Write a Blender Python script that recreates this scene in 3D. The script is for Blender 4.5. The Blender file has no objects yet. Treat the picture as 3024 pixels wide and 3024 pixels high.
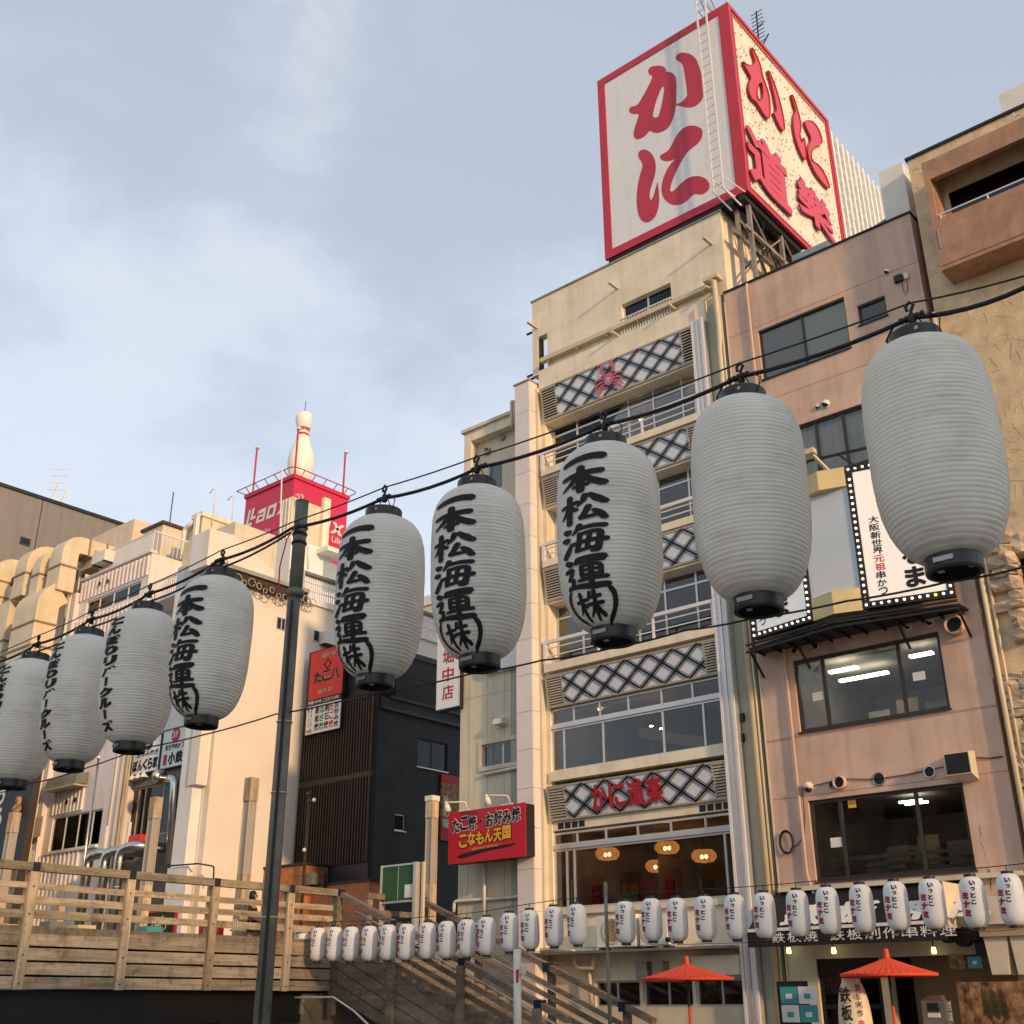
import bpy, bmesh, math, random
from mathutils import Vector, Matrix
from mathutils.geometry import tessellate_polygon
random.seed(7)
S = bpy.context.scene
COL = S.collection

# ------------------------------------------------------------------ camera
CAMZ = 1.6
F_PX, TILT, HEAD, ROLL = 3349.2, 0.410216, 0.709975, -0.004548
_fw = Vector((-math.sin(HEAD)*math.cos(TILT), math.cos(HEAD)*math.cos(TILT), math.sin(TILT)))
_r = Vector((math.cos(HEAD), math.sin(HEAD), 0)); _u = _r.cross(_fw)
_r, _u = _r*math.cos(ROLL)+_u*math.sin(ROLL), -_r*math.sin(ROLL)+_u*math.cos(ROLL)
cam_d = bpy.data.cameras.new('camera'); cam = bpy.data.objects.new('camera', cam_d); COL.objects.link(cam)
cam_d.sensor_width = 36; cam_d.lens = F_PX/3024*36; cam_d.clip_start = .05; cam_d.clip_end = 3000
cam.matrix_world = Matrix(((_r.x, _u.x, -_fw.x, 0), (_r.y, _u.y, -_fw.y, 0), (_r.z, _u.z, -_fw.z, CAMZ), (0, 0, 0, 1)))
S.camera = cam

# ------------------------------------------------------------------ sky, sun, exposure
SUN_TO = Vector((.93, -.27, .25)).normalized()
SUN_EL = math.asin(SUN_TO.z); SUN_AZ = math.atan2(SUN_TO.x, SUN_TO.y)
W = bpy.data.worlds.new('World'); S.world = W; W.use_nodes = True
nt = W.node_tree; N = nt.nodes; L = nt.links; N.clear()
out = N.new('ShaderNodeOutputWorld'); bg = N.new('ShaderNodeBackground')
sky = N.new('ShaderNodeTexSky'); sky.sky_type = 'NISHITA'; sky.sun_disc = False
sky.sun_elevation = SUN_EL; sky.sun_rotation = SUN_AZ; sky.air_density = 1.2; sky.dust_density = 1.6; sky.ozone_density = 3.0
tc = N.new('ShaderNodeTexCoord')
mp = N.new('ShaderNodeMapping'); mp.inputs['Scale'].default_value = (1.7, 1.7, 2.6)
n1 = N.new('ShaderNodeTexNoise'); n1.inputs['Scale'].default_value = 2.3; n1.inputs['Detail'].default_value = 7; n1.inputs['Roughness'].default_value = .55; n1.inputs['Distortion'].default_value = .15
L.new(tc.outputs['Generated'], mp.inputs['Vector']); L.new(mp.outputs['Vector'], n1.inputs['Vector'])
# thin cloud is denser towards the horizon, where one looks through more of it
sx = N.new('ShaderNodeSeparateXYZ'); L.new(tc.outputs['Generated'], sx.inputs['Vector'])
mr = N.new('ShaderNodeMapRange'); mr.inputs['From Min'].default_value = .25; mr.inputs['From Max'].default_value = .75
mr.inputs['To Min'].default_value = .24; mr.inputs['To Max'].default_value = -.24
L.new(sx.outputs['Z'], mr.inputs['Value'])
ad = N.new('ShaderNodeMath'); ad.operation = 'ADD'; ad.use_clamp = True
L.new(n1.outputs['Fac'], ad.inputs[0]); L.new(mr.outputs['Result'], ad.inputs[1])
cr = N.new('ShaderNodeValToRGB'); cr.color_ramp.elements[0].position = .36; cr.color_ramp.elements[1].position = .64; cr.color_ramp.interpolation = 'EASE'
cr.color_ramp.elements[0].color = (.44, .44, .44, 1); cr.color_ramp.elements[1].color = (.66, .66, .66, 1)
L.new(ad.outputs[0], cr.inputs['Fac']); mu = cr
mx = N.new('ShaderNodeMix'); mx.data_type = 'RGBA'
L.new(mu.outputs[0], mx.inputs['Factor']); L.new(sky.outputs['Color'], mx.inputs['A'])
mx.inputs['B'].default_value = (6.6, 6.95, 7.45, 1)      # lit thin cloud, in the sky's own units
L.new(mx.outputs['Result'], bg.inputs['Color']); bg.inputs['Strength'].default_value = .10
L.new(bg.outputs['Background'], out.inputs['Surface'])
sl = bpy.data.lights.new('sun', 'SUN'); sl.energy = 2.15; sl.angle = math.radians(2.5); sl.color = (1, .64, .33)
so = bpy.data.objects.new('sun', sl); COL.objects.link(so); so.location = (60, -30, 60)
so.rotation_euler = (-SUN_TO).to_track_quat('-Z', 'Y').to_euler()
S.view_settings.view_transform = 'Standard'; S.view_settings.look = 'None'
S.view_settings.exposure = 0.60; S.view_settings.gamma = 1.0; S.view_settings.use_curve_mapping = False

# ------------------------------------------------------------------ helpers
def P(x, y, Y=None, X=None, Z=None):
    """the point where the sight line of photo pixel (x, y) meets a plane of the place (Y, X or height Z)"""
    d = _fw + _r*((x-1512)/F_PX) - _u*((y-1512)/F_PX)
    if Y is not None: t = Y/d.y
    elif X is not None: t = X/d.x
    else: t = (Z-CAMZ)/d.z
    return Vector((d.x*t, d.y*t, d.z*t+CAMZ))
def zm(ox, oy, s): return lambda x, y: (ox+x*s, oy+y*s)
zA = zm(1700, 0, .4142); zB = zm(2100, 0, .47826); zC = zm(1280, 600, .5176); zD = zm(2024, 600, .5176)
z3 = zm(1280, 1400, .5176); zE = zm(2024, 1400, .5176); z5 = zm(0, 1900, .5176); z6 = zm(760, 1900, .41408)
zF = zm(1300, 2200, .46584); zG = zm(2100, 2200, .47826); z4 = zm(640, 1180, .42435); zH = zm(0, 2400, .5176); zI = zm(700, 2400, .41408)
a1 = zm(460, 1480, .31056); a2 = zm(380, 2080, .32097); a3 = zm(0, 1540, .2588); a4 = zm(0, 2040, .28986)
a5 = zm(860, 1640, .2588); a6 = zm(1300, 1180, .4245)

WLOC = {}
def _place(o, parent):
    w = o.location.copy(); WLOC[o.name] = w
    if parent is not None:
        o.parent = parent
        o.matrix_parent_inverse = Matrix.Translation(-WLOC[parent.name]) if parent.type == 'EMPTY' else parent.matrix_basis.inverted() @ Matrix.Translation((0, 0, 0))
        if parent.type != 'EMPTY':
            # a part's own world matrix is its basis (its parent inverse cancels the thing's place)
            o.matrix_parent_inverse = parent.matrix_basis.inverted()
def tag(o, label=None, cat=None, group=None, kind=None):
    if label: o['label'] = label
    if cat: o['category'] = cat
    if group: o['group'] = group
    if kind: o['kind'] = kind
    return o
def thing(name, label, cat, loc=(0, 0, 0), group=None):
    o = bpy.data.objects.new(name, None); COL.objects.link(o); o.location = loc; o.empty_display_size = .3
    WLOC[o.name] = Vector(loc)
    return tag(o, label, cat, group)
class MB:
    def __init__(s): s.v = []; s.f = []
    def add(s, vs, fs):
        n = len(s.v); s.v += [tuple(v) for v in vs]; s.f += [tuple(i+n for i in f) for f in fs]; return s
    def box(s, x0, x1, y0, y1, z0, z1):
        return s.add([(x0, y0, z0), (x1, y0, z0), (x1, y1, z0), (x0, y1, z0), (x0, y0, z1), (x1, y0, z1), (x1, y1, z1), (x0, y1, z1)],
                     [(0, 3, 2, 1), (4, 5, 6, 7), (0, 1, 5, 4), (1, 2, 6, 5), (2, 3, 7, 6), (3, 0, 4, 7)])
    def prism(s, pts, vec):
        """closed polygon (3D points) extruded by vec"""
        pts = [Vector(p) for p in pts]; vec = Vector(vec); n = len(pts)
        s.add(pts+[p+vec for p in pts], [tuple(range(n))[::-1], tuple(range(n, 2*n))]+[(i, (i+1) % n, n+(i+1) % n, n+i) for i in range(n)]); return s
    def tube(s, pts, r, n=8, r1=None, caps=True):
        pts = [Vector(p) for p in pts]; m = len(pts); base = len(s.v); up = None
        for i, p in enumerate(pts):
            d = (pts[min(i+1, m-1)]-pts[max(i-1, 0)]).normalized()
            if up is None: up = d.orthogonal().normalized()
            a = (up-d*up.dot(d)); a = a.normalized() if a.length > 1e-5 else d.orthogonal().normalized()
            up = a; b = d.cross(a); rr = r if r1 is None else r+(r1-r)*i/max(1, m-1)
            for k in range(n):
                t = 2*math.pi*k/n; s.v.append(tuple(p+a*(rr*math.cos(t))+b*(rr*math.sin(t))))
        for i in range(m-1):
            for k in range(n):
                k2 = (k+1) % n; s.f.append((base+i*n+k, base+i*n+k2, base+(i+1)*n+k2, base+(i+1)*n+k))
        if caps:
            s.f.append(tuple(base+k for k in range(n))[::-1]); s.f.append(tuple(base+(m-1)*n+k for k in range(n)))
        return s
    def lathe(s, prof, c, n=24, axis='z', caps=True):
        c = Vector(c); base = len(s.v)
        for (r, h) in prof:
            for k in range(n):
                t = 2*math.pi*k/n; a, b = r*math.cos(t), r*math.sin(t)
                q = {'z': (a, b, h), 'y': (a, -h, b), 'x': (h, a, b)}[axis]; s.v.append(tuple(c+Vector(q)))
        for i in range(len(prof)-1):
            for k in range(n):
                k2 = (k+1) % n; s.f.append((base+i*n+k, base+i*n+k2, base+(i+1)*n+k2, base+(i+1)*n+k))
        if caps:
            s.f.append(tuple(base+k for k in range(n))[::-1]); m = len(prof)-1; s.f.append(tuple(base+m*n+k for k in range(n)))
        return s
    def poly(s, loops, fn):
        """flat filled shape: loops of 2D points (outer, holes); fn maps 2D to 3D"""
        l3 = [[Vector((p[0], p[1], 0)) for p in lp] for lp in loops]
        tr = tessellate_polygon(l3); flat = [p for lp in l3 for p in lp]
        return s.add([fn(p.x, p.y) for p in flat], tr)
    def build(s, name, mat, parent=None, smooth=False):
        lo = [min(v[i] for v in s.v) for i in range(3)]; hi = [max(v[i] for v in s.v) for i in range(3)]
        c = Vector(((lo[0]+hi[0])/2, (lo[1]+hi[1])/2, lo[2]))
        me = bpy.data.meshes.new(name); me.from_pydata([(v[0]-c.x, v[1]-c.y, v[2]-c.z) for v in s.v], [], s.f)
        bm = bmesh.new(); bm.from_mesh(me); bmesh.ops.recalc_face_normals(bm, faces=bm.faces); bm.to_mesh(me); bm.free()
        if smooth:
            for p in me.polygons: p.use_smooth = True
        me.materials.append(mat)
        o = bpy.data.objects.new(name, me); COL.objects.link(o); o.location = c; _place(o, parent); return o
_cubes = {}
def bx(name, mat, parent, x0, x1, y0, y1, z0, z1, rot=None):
    """a box piece; alike pieces share one unit mesh per material"""
    if mat.name not in _cubes:
        m = MB().box(-.5, .5, -.5, .5, -.5, .5); me = bpy.data.meshes.new('box_'+mat.name)
        me.from_pydata(m.v, [], m.f); me.materials.append(mat); _cubes[mat.name] = me
    o = bpy.data.objects.new(name, _cubes[mat.name]); COL.objects.link(o)
    o.location = ((x0+x1)/2, (y0+y1)/2, (z0+z1)/2); o.scale = (abs(x1-x0), abs(y1-y0), abs(z1-z0))
    if rot: o.rotation_euler = rot
    _place2(o, parent); return o
def _place2(o, parent):
    WLOC[o.name] = o.location.copy()
    if parent is not None:
        o.parent = parent
        if parent.type == 'EMPTY': o.matrix_parent_inverse = Matrix.Translation(-WLOC[parent.name])
        else: o.matrix_parent_inverse = parent.matrix_basis.inverted()
_place = _place2
def bar(name, mat, parent, a, b, w, h, up=(0, 0, 1)):
    """a box-section bar from a to b, width w (sideways), height h (along up)"""
    a = Vector(a); b = Vector(b); d = b-a; ln = d.length; x = d.normalized(); up = Vector(up)
    y = up.cross(x).normalized(); z = x.cross(y)
    o = bx(name, mat, None, -.5, .5, -.5, .5, -.5, .5)
    o.location = (a+b)/2; o.scale = (ln, w, h)
    o.rotation_euler = Matrix((x, y, z)).transposed().to_euler(); _place2(o, parent); return o
def wall(name, mat, parent, axis, u0, u1, z0, z1, w0, w1, holes=()):
    """wall slab with rectangular openings. axis 'y': u is X and w runs front to back in Y; axis 'x': u is Y, w is X"""
    us = sorted({u0, u1} | {h[0] for h in holes} | {h[1] for h in holes}); zs = sorted({z0, z1} | {h[2] for h in holes} | {h[3] for h in holes})
    us = [u for u in us if u0 <= u <= u1]; zs = [z for z in zs if z0 <= z <= z1]
    def hole(i, j):
        if i < 0 or j < 0 or i >= len(us)-1 or j >= len(zs)-1: return True
        u, z = (us[i]+us[i+1])/2, (zs[j]+zs[j+1])/2
        return any(h[0] < u < h[1] and h[2] < z < h[3] for h in holes)
    m = MB(); Q = (lambda u, w, z: (u, w, z)) if axis == 'y' else (lambda u, w, z: (w, u, z))
    for i in range(len(us)-1):
        for j in range(len(zs)-1):
            if hole(i, j): continue
            a, b, c, d = us[i], us[i+1], zs[j], zs[j+1]
            m.add([Q(a, w0, c), Q(b, w0, c), Q(b, w0, d), Q(a, w0, d)], [(0, 1, 2, 3)])
            m.add([Q(a, w1, c), Q(b, w1, c), Q(b, w1, d), Q(a, w1, d)], [(3, 2, 1, 0)])
            for (di, dj, e) in ((-1, 0, (a, a, c, d)), (1, 0, (b, b, c, d)), (0, -1, (a, b, c, c)), (0, 1, (a, b, d, d))):
                if hole(i+di, j+dj):
                    if di: m.add([Q(e[0], w0, c), Q(e[0], w1, c), Q(e[0], w1, d), Q(e[0], w0, d)], [(0, 1, 2, 3)])
                    else: m.add([Q(a, w0, e[2]), Q(b, w0, e[2]), Q(b, w1, e[2]), Q(a, w1, e[2])], [(0, 1, 2, 3)])
    me_o = m.build(name, mat, parent)
    bm = bmesh.new(); bm.from_mesh(me_o.data); bmesh.ops.remove_doubles(bm, verts=bm.verts, dist=1e-4)
    bmesh.ops.recalc_face_normals(bm, faces=bm.faces); bm.to_mesh(me_o.data); bm.free()
    return me_o

# ------------------------------------------------------------------ materials
def _nodes(name):
    m = bpy.data.materials.new(name); m.use_nodes = True; t = m.node_tree; b = t.nodes['Principled BSDF']; return m, t, b
def mat(name, col, rough=.75, var=.10, scale=1.2, bump=.12, bscale=30, streak=0, metal=0, spec=.35, rnd=0, stretch=None, stain=None, sss=0):
    m, t, b = _nodes(name); N = t.nodes; L = t.links
    b.inputs['Roughness'].default_value = rough; b.inputs['Metallic'].default_value = metal; b.inputs['Specular IOR Level'].default_value = spec
    g = N.new('ShaderNodeNewGeometry'); vec = g.outputs['Position']
    if stretch:
        mp = N.new('ShaderNodeMapping'); mp.inputs['Scale'].default_value = stretch; L.new(vec, mp.inputs['Vector']); vec2 = mp.outputs['Vector']
    else: vec2 = vec
    n = N.new('ShaderNodeTexNoise'); n.inputs['Scale'].default_value = scale; n.inputs['Detail'].default_value = 7; n.inputs['Roughness'].default_value = .62
    L.new(vec2, n.inputs['Vector'])
    r = N.new('ShaderNodeValToRGB'); e = r.color_ramp.elements; e[0].position = .28; e[1].position = .72
    e[0].color = tuple(max(0, c*(1-var*1.6)) for c in col)+(1,); e[1].color = tuple(min(1, c*(1+var)) for c in col)+(1,)
    L.new(n.outputs['Fac'], r.inputs['Fac']); cur = r.outputs['Color']
    if streak:
        mp2 = N.new('ShaderNodeMapping'); mp2.inputs['Scale'].default_value = (2.6, 2.6, .22); L.new(vec, mp2.inputs['Vector'])
        n2 = N.new('ShaderNodeTexNoise'); n2.inputs['Scale'].default_value = 1.3; n2.inputs['Detail'].default_value = 6; L.new(mp2.outputs['Vector'], n2.inputs['Vector'])
        r2 = N.new('ShaderNodeValToRGB'); r2.color_ramp.elements[0].position = .47; r2.color_ramp.elements[1].position = .78
        r2.color_ramp.elements[0].color = (0, 0, 0, 1); r2.color_ramp.elements[1].color = (streak,)*3+(1,); L.new(n2.outputs['Fac'], r2.inputs['Fac'])
        mx = N.new('ShaderNodeMix'); mx.data_type = 'RGBA'; L.new(r2.outputs['Color'], mx.inputs['Factor']); L.new(cur, mx.inputs['A'])
        sc = stain or tuple(c*.35 for c in col); mx.inputs['B'].default_value = tuple(sc)+(1,); cur = mx.outputs['Result']
    if rnd:
        oi = N.new('ShaderNodeObjectInfo'); mr = N.new('ShaderNodeMapRange'); mr.inputs['To Min'].default_value = 1-rnd; mr.inputs['To Max'].default_value = 1+rnd
        L.new(oi.outputs['Random'], mr.inputs['Value']); hs = N.new('ShaderNodeHueSaturation'); L.new(mr.outputs['Result'], hs.inputs['Value']); L.new(cur, hs.inputs['Color']); cur = hs.outputs['Color']
    L.new(cur, b.inputs['Base Color'])
    if bump:
        n3 = N.new('ShaderNodeTexNoise'); n3.inputs['Scale'].default_value = bscale; n3.inputs['Detail'].default_value = 5; L.new(vec2 if stretch else vec, n3.inputs['Vector'])
        bp = N.new('ShaderNodeBump'); bp.inputs['Strength'].default_value = bump; bp.inputs['Distance'].default_value = .02; L.new(n3.outputs['Fac'], bp.inputs['Height']); L.new(bp.outputs['Normal'], b.inputs['Normal'])
    return m
def emit(name, col, strength):
    m, t, b = _nodes(name); b.inputs['Base Color'].default_value = (*col, 1); b.inputs['Emission Color'].default_value = (*col, 1); b.inputs['Emission Strength'].default_value = strength; return m
def glass_mat(name, tint=.55, refl=.09, rough=.01):
    m, t, b = _nodes(name); N = t.nodes; L = t.links; N.remove(b); out = [n for n in N if n.type == 'OUTPUT_MATERIAL'][0]
    tr = N.new('ShaderNodeBsdfTransparent'); tr.inputs['Color'].default_value = (tint, tint*1.0, tint*.98, 1)
    gl = N.new('ShaderNodeBsdfGlossy'); gl.inputs['Roughness'].default_value = rough; gl.inputs['Color'].default_value = (.92, .95, .97, 1)
    fr = N.new('ShaderNodeFresnel'); fr.inputs['IOR'].default_value = 1.45
    ad = N.new('ShaderNodeMath'); ad.operation = 'ADD'; ad.use_clamp = True; ad.inputs[1].default_value = refl; L.new(fr.outputs['Fac'], ad.inputs[0])
    mx = N.new('ShaderNodeMixShader'); L.new(ad.outputs[0], mx.inputs['Fac']); L.new(tr.outputs[0], mx.inputs[1]); L.new(gl.outputs[0], mx.inputs[2]); L.new(mx.outputs[0], out.inputs['Surface']); return m
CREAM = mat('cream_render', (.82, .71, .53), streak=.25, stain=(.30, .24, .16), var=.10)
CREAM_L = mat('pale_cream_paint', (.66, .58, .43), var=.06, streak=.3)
GREYGREEN = mat('grey_green_paint', (.40, .40, .31), var=.07, streak=.3)
PILAS = mat('pale_pink_tile', (.74, .66, .60), rough=.45, var=.06, rnd=.03, bump=.03)
PINK = mat('pink_render', (.63, .435, .33), streak=.45, stain=(.30, .19, .145), var=.15, scale=.7)
PINKJ = mat('pink_joint', (.27, .17, .14), var=.1)
TAN = mat('textured_plaster', (.68, .51, .31), var=.16, scale=2.2, bump=.55, bscale=16, streak=.35, stain=(.36, .28, .17))
BROWN = mat('brown_orange_render', (.42, .24, .145), var=.16, scale=2.4, bump=.35, bscale=30, streak=.4, stain=(.2, .1, .05))
STONE = mat('sandstone', (.55, .42, .28), var=.22, scale=6, bump=.8, bscale=14, rnd=.16)
MORTAR = mat('mortar', (.22, .17, .11), var=.2)
WHITE = mat('white_paint', (.76, .73, .69), var=.05, streak=.22, stain=(.45, .40, .34))
WHITE2 = mat('aged_white_wall', (.75, .68, .59), var=.04, streak=.06, scale=.5, stain=(.5, .4, .3))
WSIDING = mat('white_siding', (.74, .66, .62), var=.06, streak=.25, rough=.5)
DUCT = mat('cream_duct', (.68, .56, .38), rough=.5, var=.10, streak=.3, stain=(.4, .3, .18))
DUCTJ = mat('duct_flange', (.26, .20, .12), rough=.5)
GREYB = mat('grey_cladding', (.215, .20, .185), var=.08, scale=.2, streak=.25)
DARK = mat('charcoal_wall', (.020, .022, .025), var=.3, rough=.6)
DARKR = mat('charcoal_metal', (.035, .036, .038), rough=.45, var=.2)
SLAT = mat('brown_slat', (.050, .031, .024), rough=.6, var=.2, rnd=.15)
SLATB = mat('slat_backing', (.02, .014, .012), rough=.8)
ORANGE = mat('orange_tile', (.37, .135, .055), var=.2, scale=4, rnd=.35, bump=.3)
BLACK = mat('black_paint', (.012, .012, .013), rough=.5, var=.2)
BLACKG = mat('black_plastic', (.014, .014, .015), rough=.38, var=.2, bump=0, spec=.5)
BLACKINK = mat('black_ink', (.018, .018, .022), rough=.65, var=.15, bump=0, spec=.2)
REDINK = mat('red_ink', (.42, .02, .035), rough=.5, var=.08, bump=0)
RED = mat('sign_red', (.50, .035, .06), rough=.45, var=.06, bump=.02, scale=.8)
REDL = mat('lacquer_red', (.62, .02, .04), rough=.22, var=.06, bump=0, spec=.6)
REDB = mat('bright_red', (.60, .03, .03), rough=.45, var=.06, bump=0)
SIGNW = mat('sign_white', (.76, .755, .74), rough=.4, var=.03, streak=.12, bump=0, scale=.5)
SIGNC = mat('sign_cream', (.86, .83, .74), rough=.5, var=.05, bump=0)
PANELW = mat('opal_panel', (.70, .72, .76), rough=.3, var=.04, bump=0)
LATT = mat('lattice_black', (.012, .013, .015), rough=.35, bump=0)
LOUV = mat('louvre_tan', (.42, .37, .29), rough=.5, bump=0)
ALU = mat('aluminium', (.62, .61, .60), rough=.35, metal=.6, var=.05, bump=0)
ALUW = mat('white_aluminium', (.70, .68, .66), rough=.35, var=.04, bump=0)
DFRAME = mat('bronze_frame', (.04, .034, .03), rough=.4, bump=0)
STEEL = mat('galvanised_steel', (.36, .35, .33), rough=.4, metal=.85, var=.15)
STAIN = mat('stainless', (.6, .57, .53), rough=.22, metal=1, var=.1)
DSTEEL = mat('dark_steel', (.03, .03, .032), rough=.5, metal=.3, var=.2)
POLE = mat('green_grey_pole', (.16, .148, .125), rough=.5, metal=.2, var=.35, scale=3, streak=.4)
POLET = mat('green_pole_cap', (.115, .13, .09), rough=.5, var=.25, scale=5)
GPOLE = mat('grey_green_pole', (.16, .17, .14), rough=.5, var=.2)
PIPE = mat('cream_pipe', (.62, .52, .36), rough=.45, var=.06, bump=0)
PVC = mat('white_pvc', (.72, .68, .6), rough=.4, bump=0)
ROOM = mat('dark_interior', (.36, .29, .22), rough=.9, var=.2, bump=0)
ROOMW = mat('interior_wall', (.42, .30, .18), rough=.9, var=.1, bump=0)
GLASS = glass_mat('window_glass', .82, refl=.0)
GLASSD = glass_mat('tinted_glass', .5, refl=.0)
CURT = mat('curtain', (.78, .78, .74), rough=.9, var=.1, bump=0)
BLIND = mat('green_blind', (.62, .68, .54), rough=.8, var=.06, bump=0)
SHADE = mat('brown_screen', (.38, .33, .28), rough=.8, var=.06, bump=0)
YELLOW = mat('yellow_box', (.66, .53, .26), rough=.5, var=.08, bump=0)
YELINK = mat('yellow_ink', (.80, .42, .02), rough=.5, bump=0)
GREEN = mat('green_board', (.03, .10, .035), rough=.6, var=.15)
GREENINK = mat('green_ink', (.02, .22, .08), rough=.6, bump=0)
TEAL = mat('teal_print', (.05, .30, .30), rough=.5, bump=0)
PAPER = mat('paper', (.72, .70, .64), rough=.7, bump=0)
def thin(name, col, trans, **k):
    """thin sheet that lets part of the light through"""
    m = mat(name, col, **k); t = m.node_tree; N = t.nodes; L = t.links; b = N['Principled BSDF']; out = [n for n in N if n.type == 'OUTPUT_MATERIAL'][0]
    tr = N.new('ShaderNodeBsdfTranslucent'); cur = b.inputs['Base Color'].links[0].from_socket; L.new(cur, tr.inputs['Color'])
    mx = N.new('ShaderNodeMixShader'); mx.inputs['Fac'].default_value = trans; L.new(b.outputs[0], mx.inputs[1]); L.new(tr.outputs[0], mx.inputs[2]); L.new(mx.outputs[0], out.inputs['Surface']); return m
LANT = thin('lantern_vinyl', (.86, .815, .735), .20, rough=.42, var=.05, scale=3, bump=0, streak=.2, stain=(.55, .50, .43), spec=.4)
LANTS = mat('small_lantern_vinyl', (.80, .79, .78), rough=.4, var=.03, bump=0)
PIN = mat('pin_white', (.82, .78, .68), rough=.25, var=.03, bump=0)
def lantern_dirt(m):
    t = m.node_tree; N = t.nodes; L = t.links; b = N['Principled BSDF']; cur = b.inputs['Base Color'].links[0].from_socket
    g = N.new('ShaderNodeNewGeometry'); mp = N.new('ShaderNodeMapping'); mp.inputs['Scale'].default_value = (4, 4, 46); L.new(g.outputs['Position'], mp.inputs['Vector'])
    n = N.new('ShaderNodeTexNoise'); n.inputs['Scale'].default_value = 1.0; n.inputs['Detail'].default_value = 6; n.inputs['Roughness'].default_value = .65; L.new(mp.outputs['Vector'], n.inputs['Vector'])
    n2 = N.new('ShaderNodeTexNoise'); n2.inputs['Scale'].default_value = 2.6; n2.inputs['Detail'].default_value = 3; L.new(g.outputs['Position'], n2.inputs['Vector'])
    mu = N.new('ShaderNodeMath'); mu.operation = 'MULTIPLY'; L.new(n.outputs['Fac'], mu.inputs[0]); L.new(n2.outputs['Fac'], mu.inputs[1])
    r = N.new('ShaderNodeValToRGB'); r.color_ramp.elements[0].position = .26; r.color_ramp.elements[1].position = .46; r.color_ramp.elements[0].color = (0, 0, 0, 1); r.color_ramp.elements[1].color = (.55, .55, .55, 1); L.new(mu.outputs[0], r.inputs['Fac'])
    mx = N.new('ShaderNodeMix'); mx.data_type = 'RGBA'; L.new(r.outputs['Color'], mx.inputs['Factor']); L.new(cur, mx.inputs['A']); mx.inputs['B'].default_value = (.36, .32, .27, 1)
    L.new(mx.outputs['Result'], b.inputs['Base Color'])
lantern_dirt(LANT)
UMB = thin('umbrella_red', (.88, .10, .05), .18, rough=.55, var=.08, bump=0)
CONC = mat('concrete', (.34, .31, .27), var=.15, scale=1.5, bump=.3, streak=.3)
ASPH = mat('paving', (.20, .19, .18), var=.15, scale=3)
def wood(name, col, stretch, **k): return mat(name, col, rough=.8, var=.30, scale=1.0, bump=.5, bscale=2.2, stretch=stretch, rnd=.14, streak=.0, **k)
def woodm(name, col, stretch, dirt):
    m = mat(name, col, rough=.82, var=.28, scale=1.0, bump=.45, bscale=2.5, stretch=stretch, rnd=.26); t = m.node_tree; N = t.nodes; L = t.links; b = N['Principled BSDF']
    lk = b.inputs['Base Color'].links[0]; cur = lk.from_socket
    g = N.new('ShaderNodeNewGeometry'); n = N.new('ShaderNodeTexNoise'); n.inputs['Scale'].default_value = 1.7; n.inputs['Detail'].default_value = 8; n.inputs['Roughness'].default_value = .7; L.new(g.outputs['Position'], n.inputs['Vector'])
    r = N.new('ShaderNodeValToRGB'); r.color_ramp.elements[0].position = .50; r.color_ramp.elements[1].position = .70; r.color_ramp.elements[0].color = (0, 0, 0, 1); r.color_ramp.elements[1].color = (dirt,)*3+(1,); L.new(n.outputs['Fac'], r.inputs['Fac'])
    mx = N.new('ShaderNodeMix'); mx.data_type = 'RGBA'; L.new(r.outputs['Color'], mx.inputs['Factor']); L.new(cur, mx.inputs['A']); mx.inputs['B'].default_value = (.055, .042, .03, 1)
    n4 = N.new('ShaderNodeTexNoise'); n4.inputs['Scale'].default_value = 7.5; n4.inputs['Detail'].default_value = 6; n4.inputs['Roughness'].default_value = .7; L.new(g.outputs['Position'], n4.inputs['Vector'])
    r4 = N.new('ShaderNodeValToRGB'); r4.color_ramp.elements[0].position = .56; r4.color_ramp.elements[1].position = .70; r4.color_ramp.elements[0].color = (0, 0, 0, 1); r4.color_ramp.elements[1].color = (dirt,)*3+(1,); L.new(n4.outputs['Fac'], r4.inputs['Fac'])
    m4 = N.new('ShaderNodeMix'); m4.data_type = 'RGBA'; L.new(r4.outputs['Color'], m4.inputs['Factor']); L.new(mx.outputs['Result'], m4.inputs['A']); m4.inputs['B'].default_value = (.035, .03, .024, 1)
    L.new(m4.outputs['Result'], b.inputs['Base Color']); return m
WOODY = woodm('weathered_board', (.47, .37, .25), (9, .9, 12), .65)
WOODZ = woodm('weathered_post', (.56, .43, .28), (9, 9, .9), .45)
WOODX = woodm('weathered_stair_timber', (.25, .195, .14), (1.2, 9, 9), .6)
WOODH = woodm('mossy_handrail', (.30, .25, .17), (9, .9, 12), .8)
CAPB = mat('navy_cap', (.012, .02, .045), rough=.5, bump=0)

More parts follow.
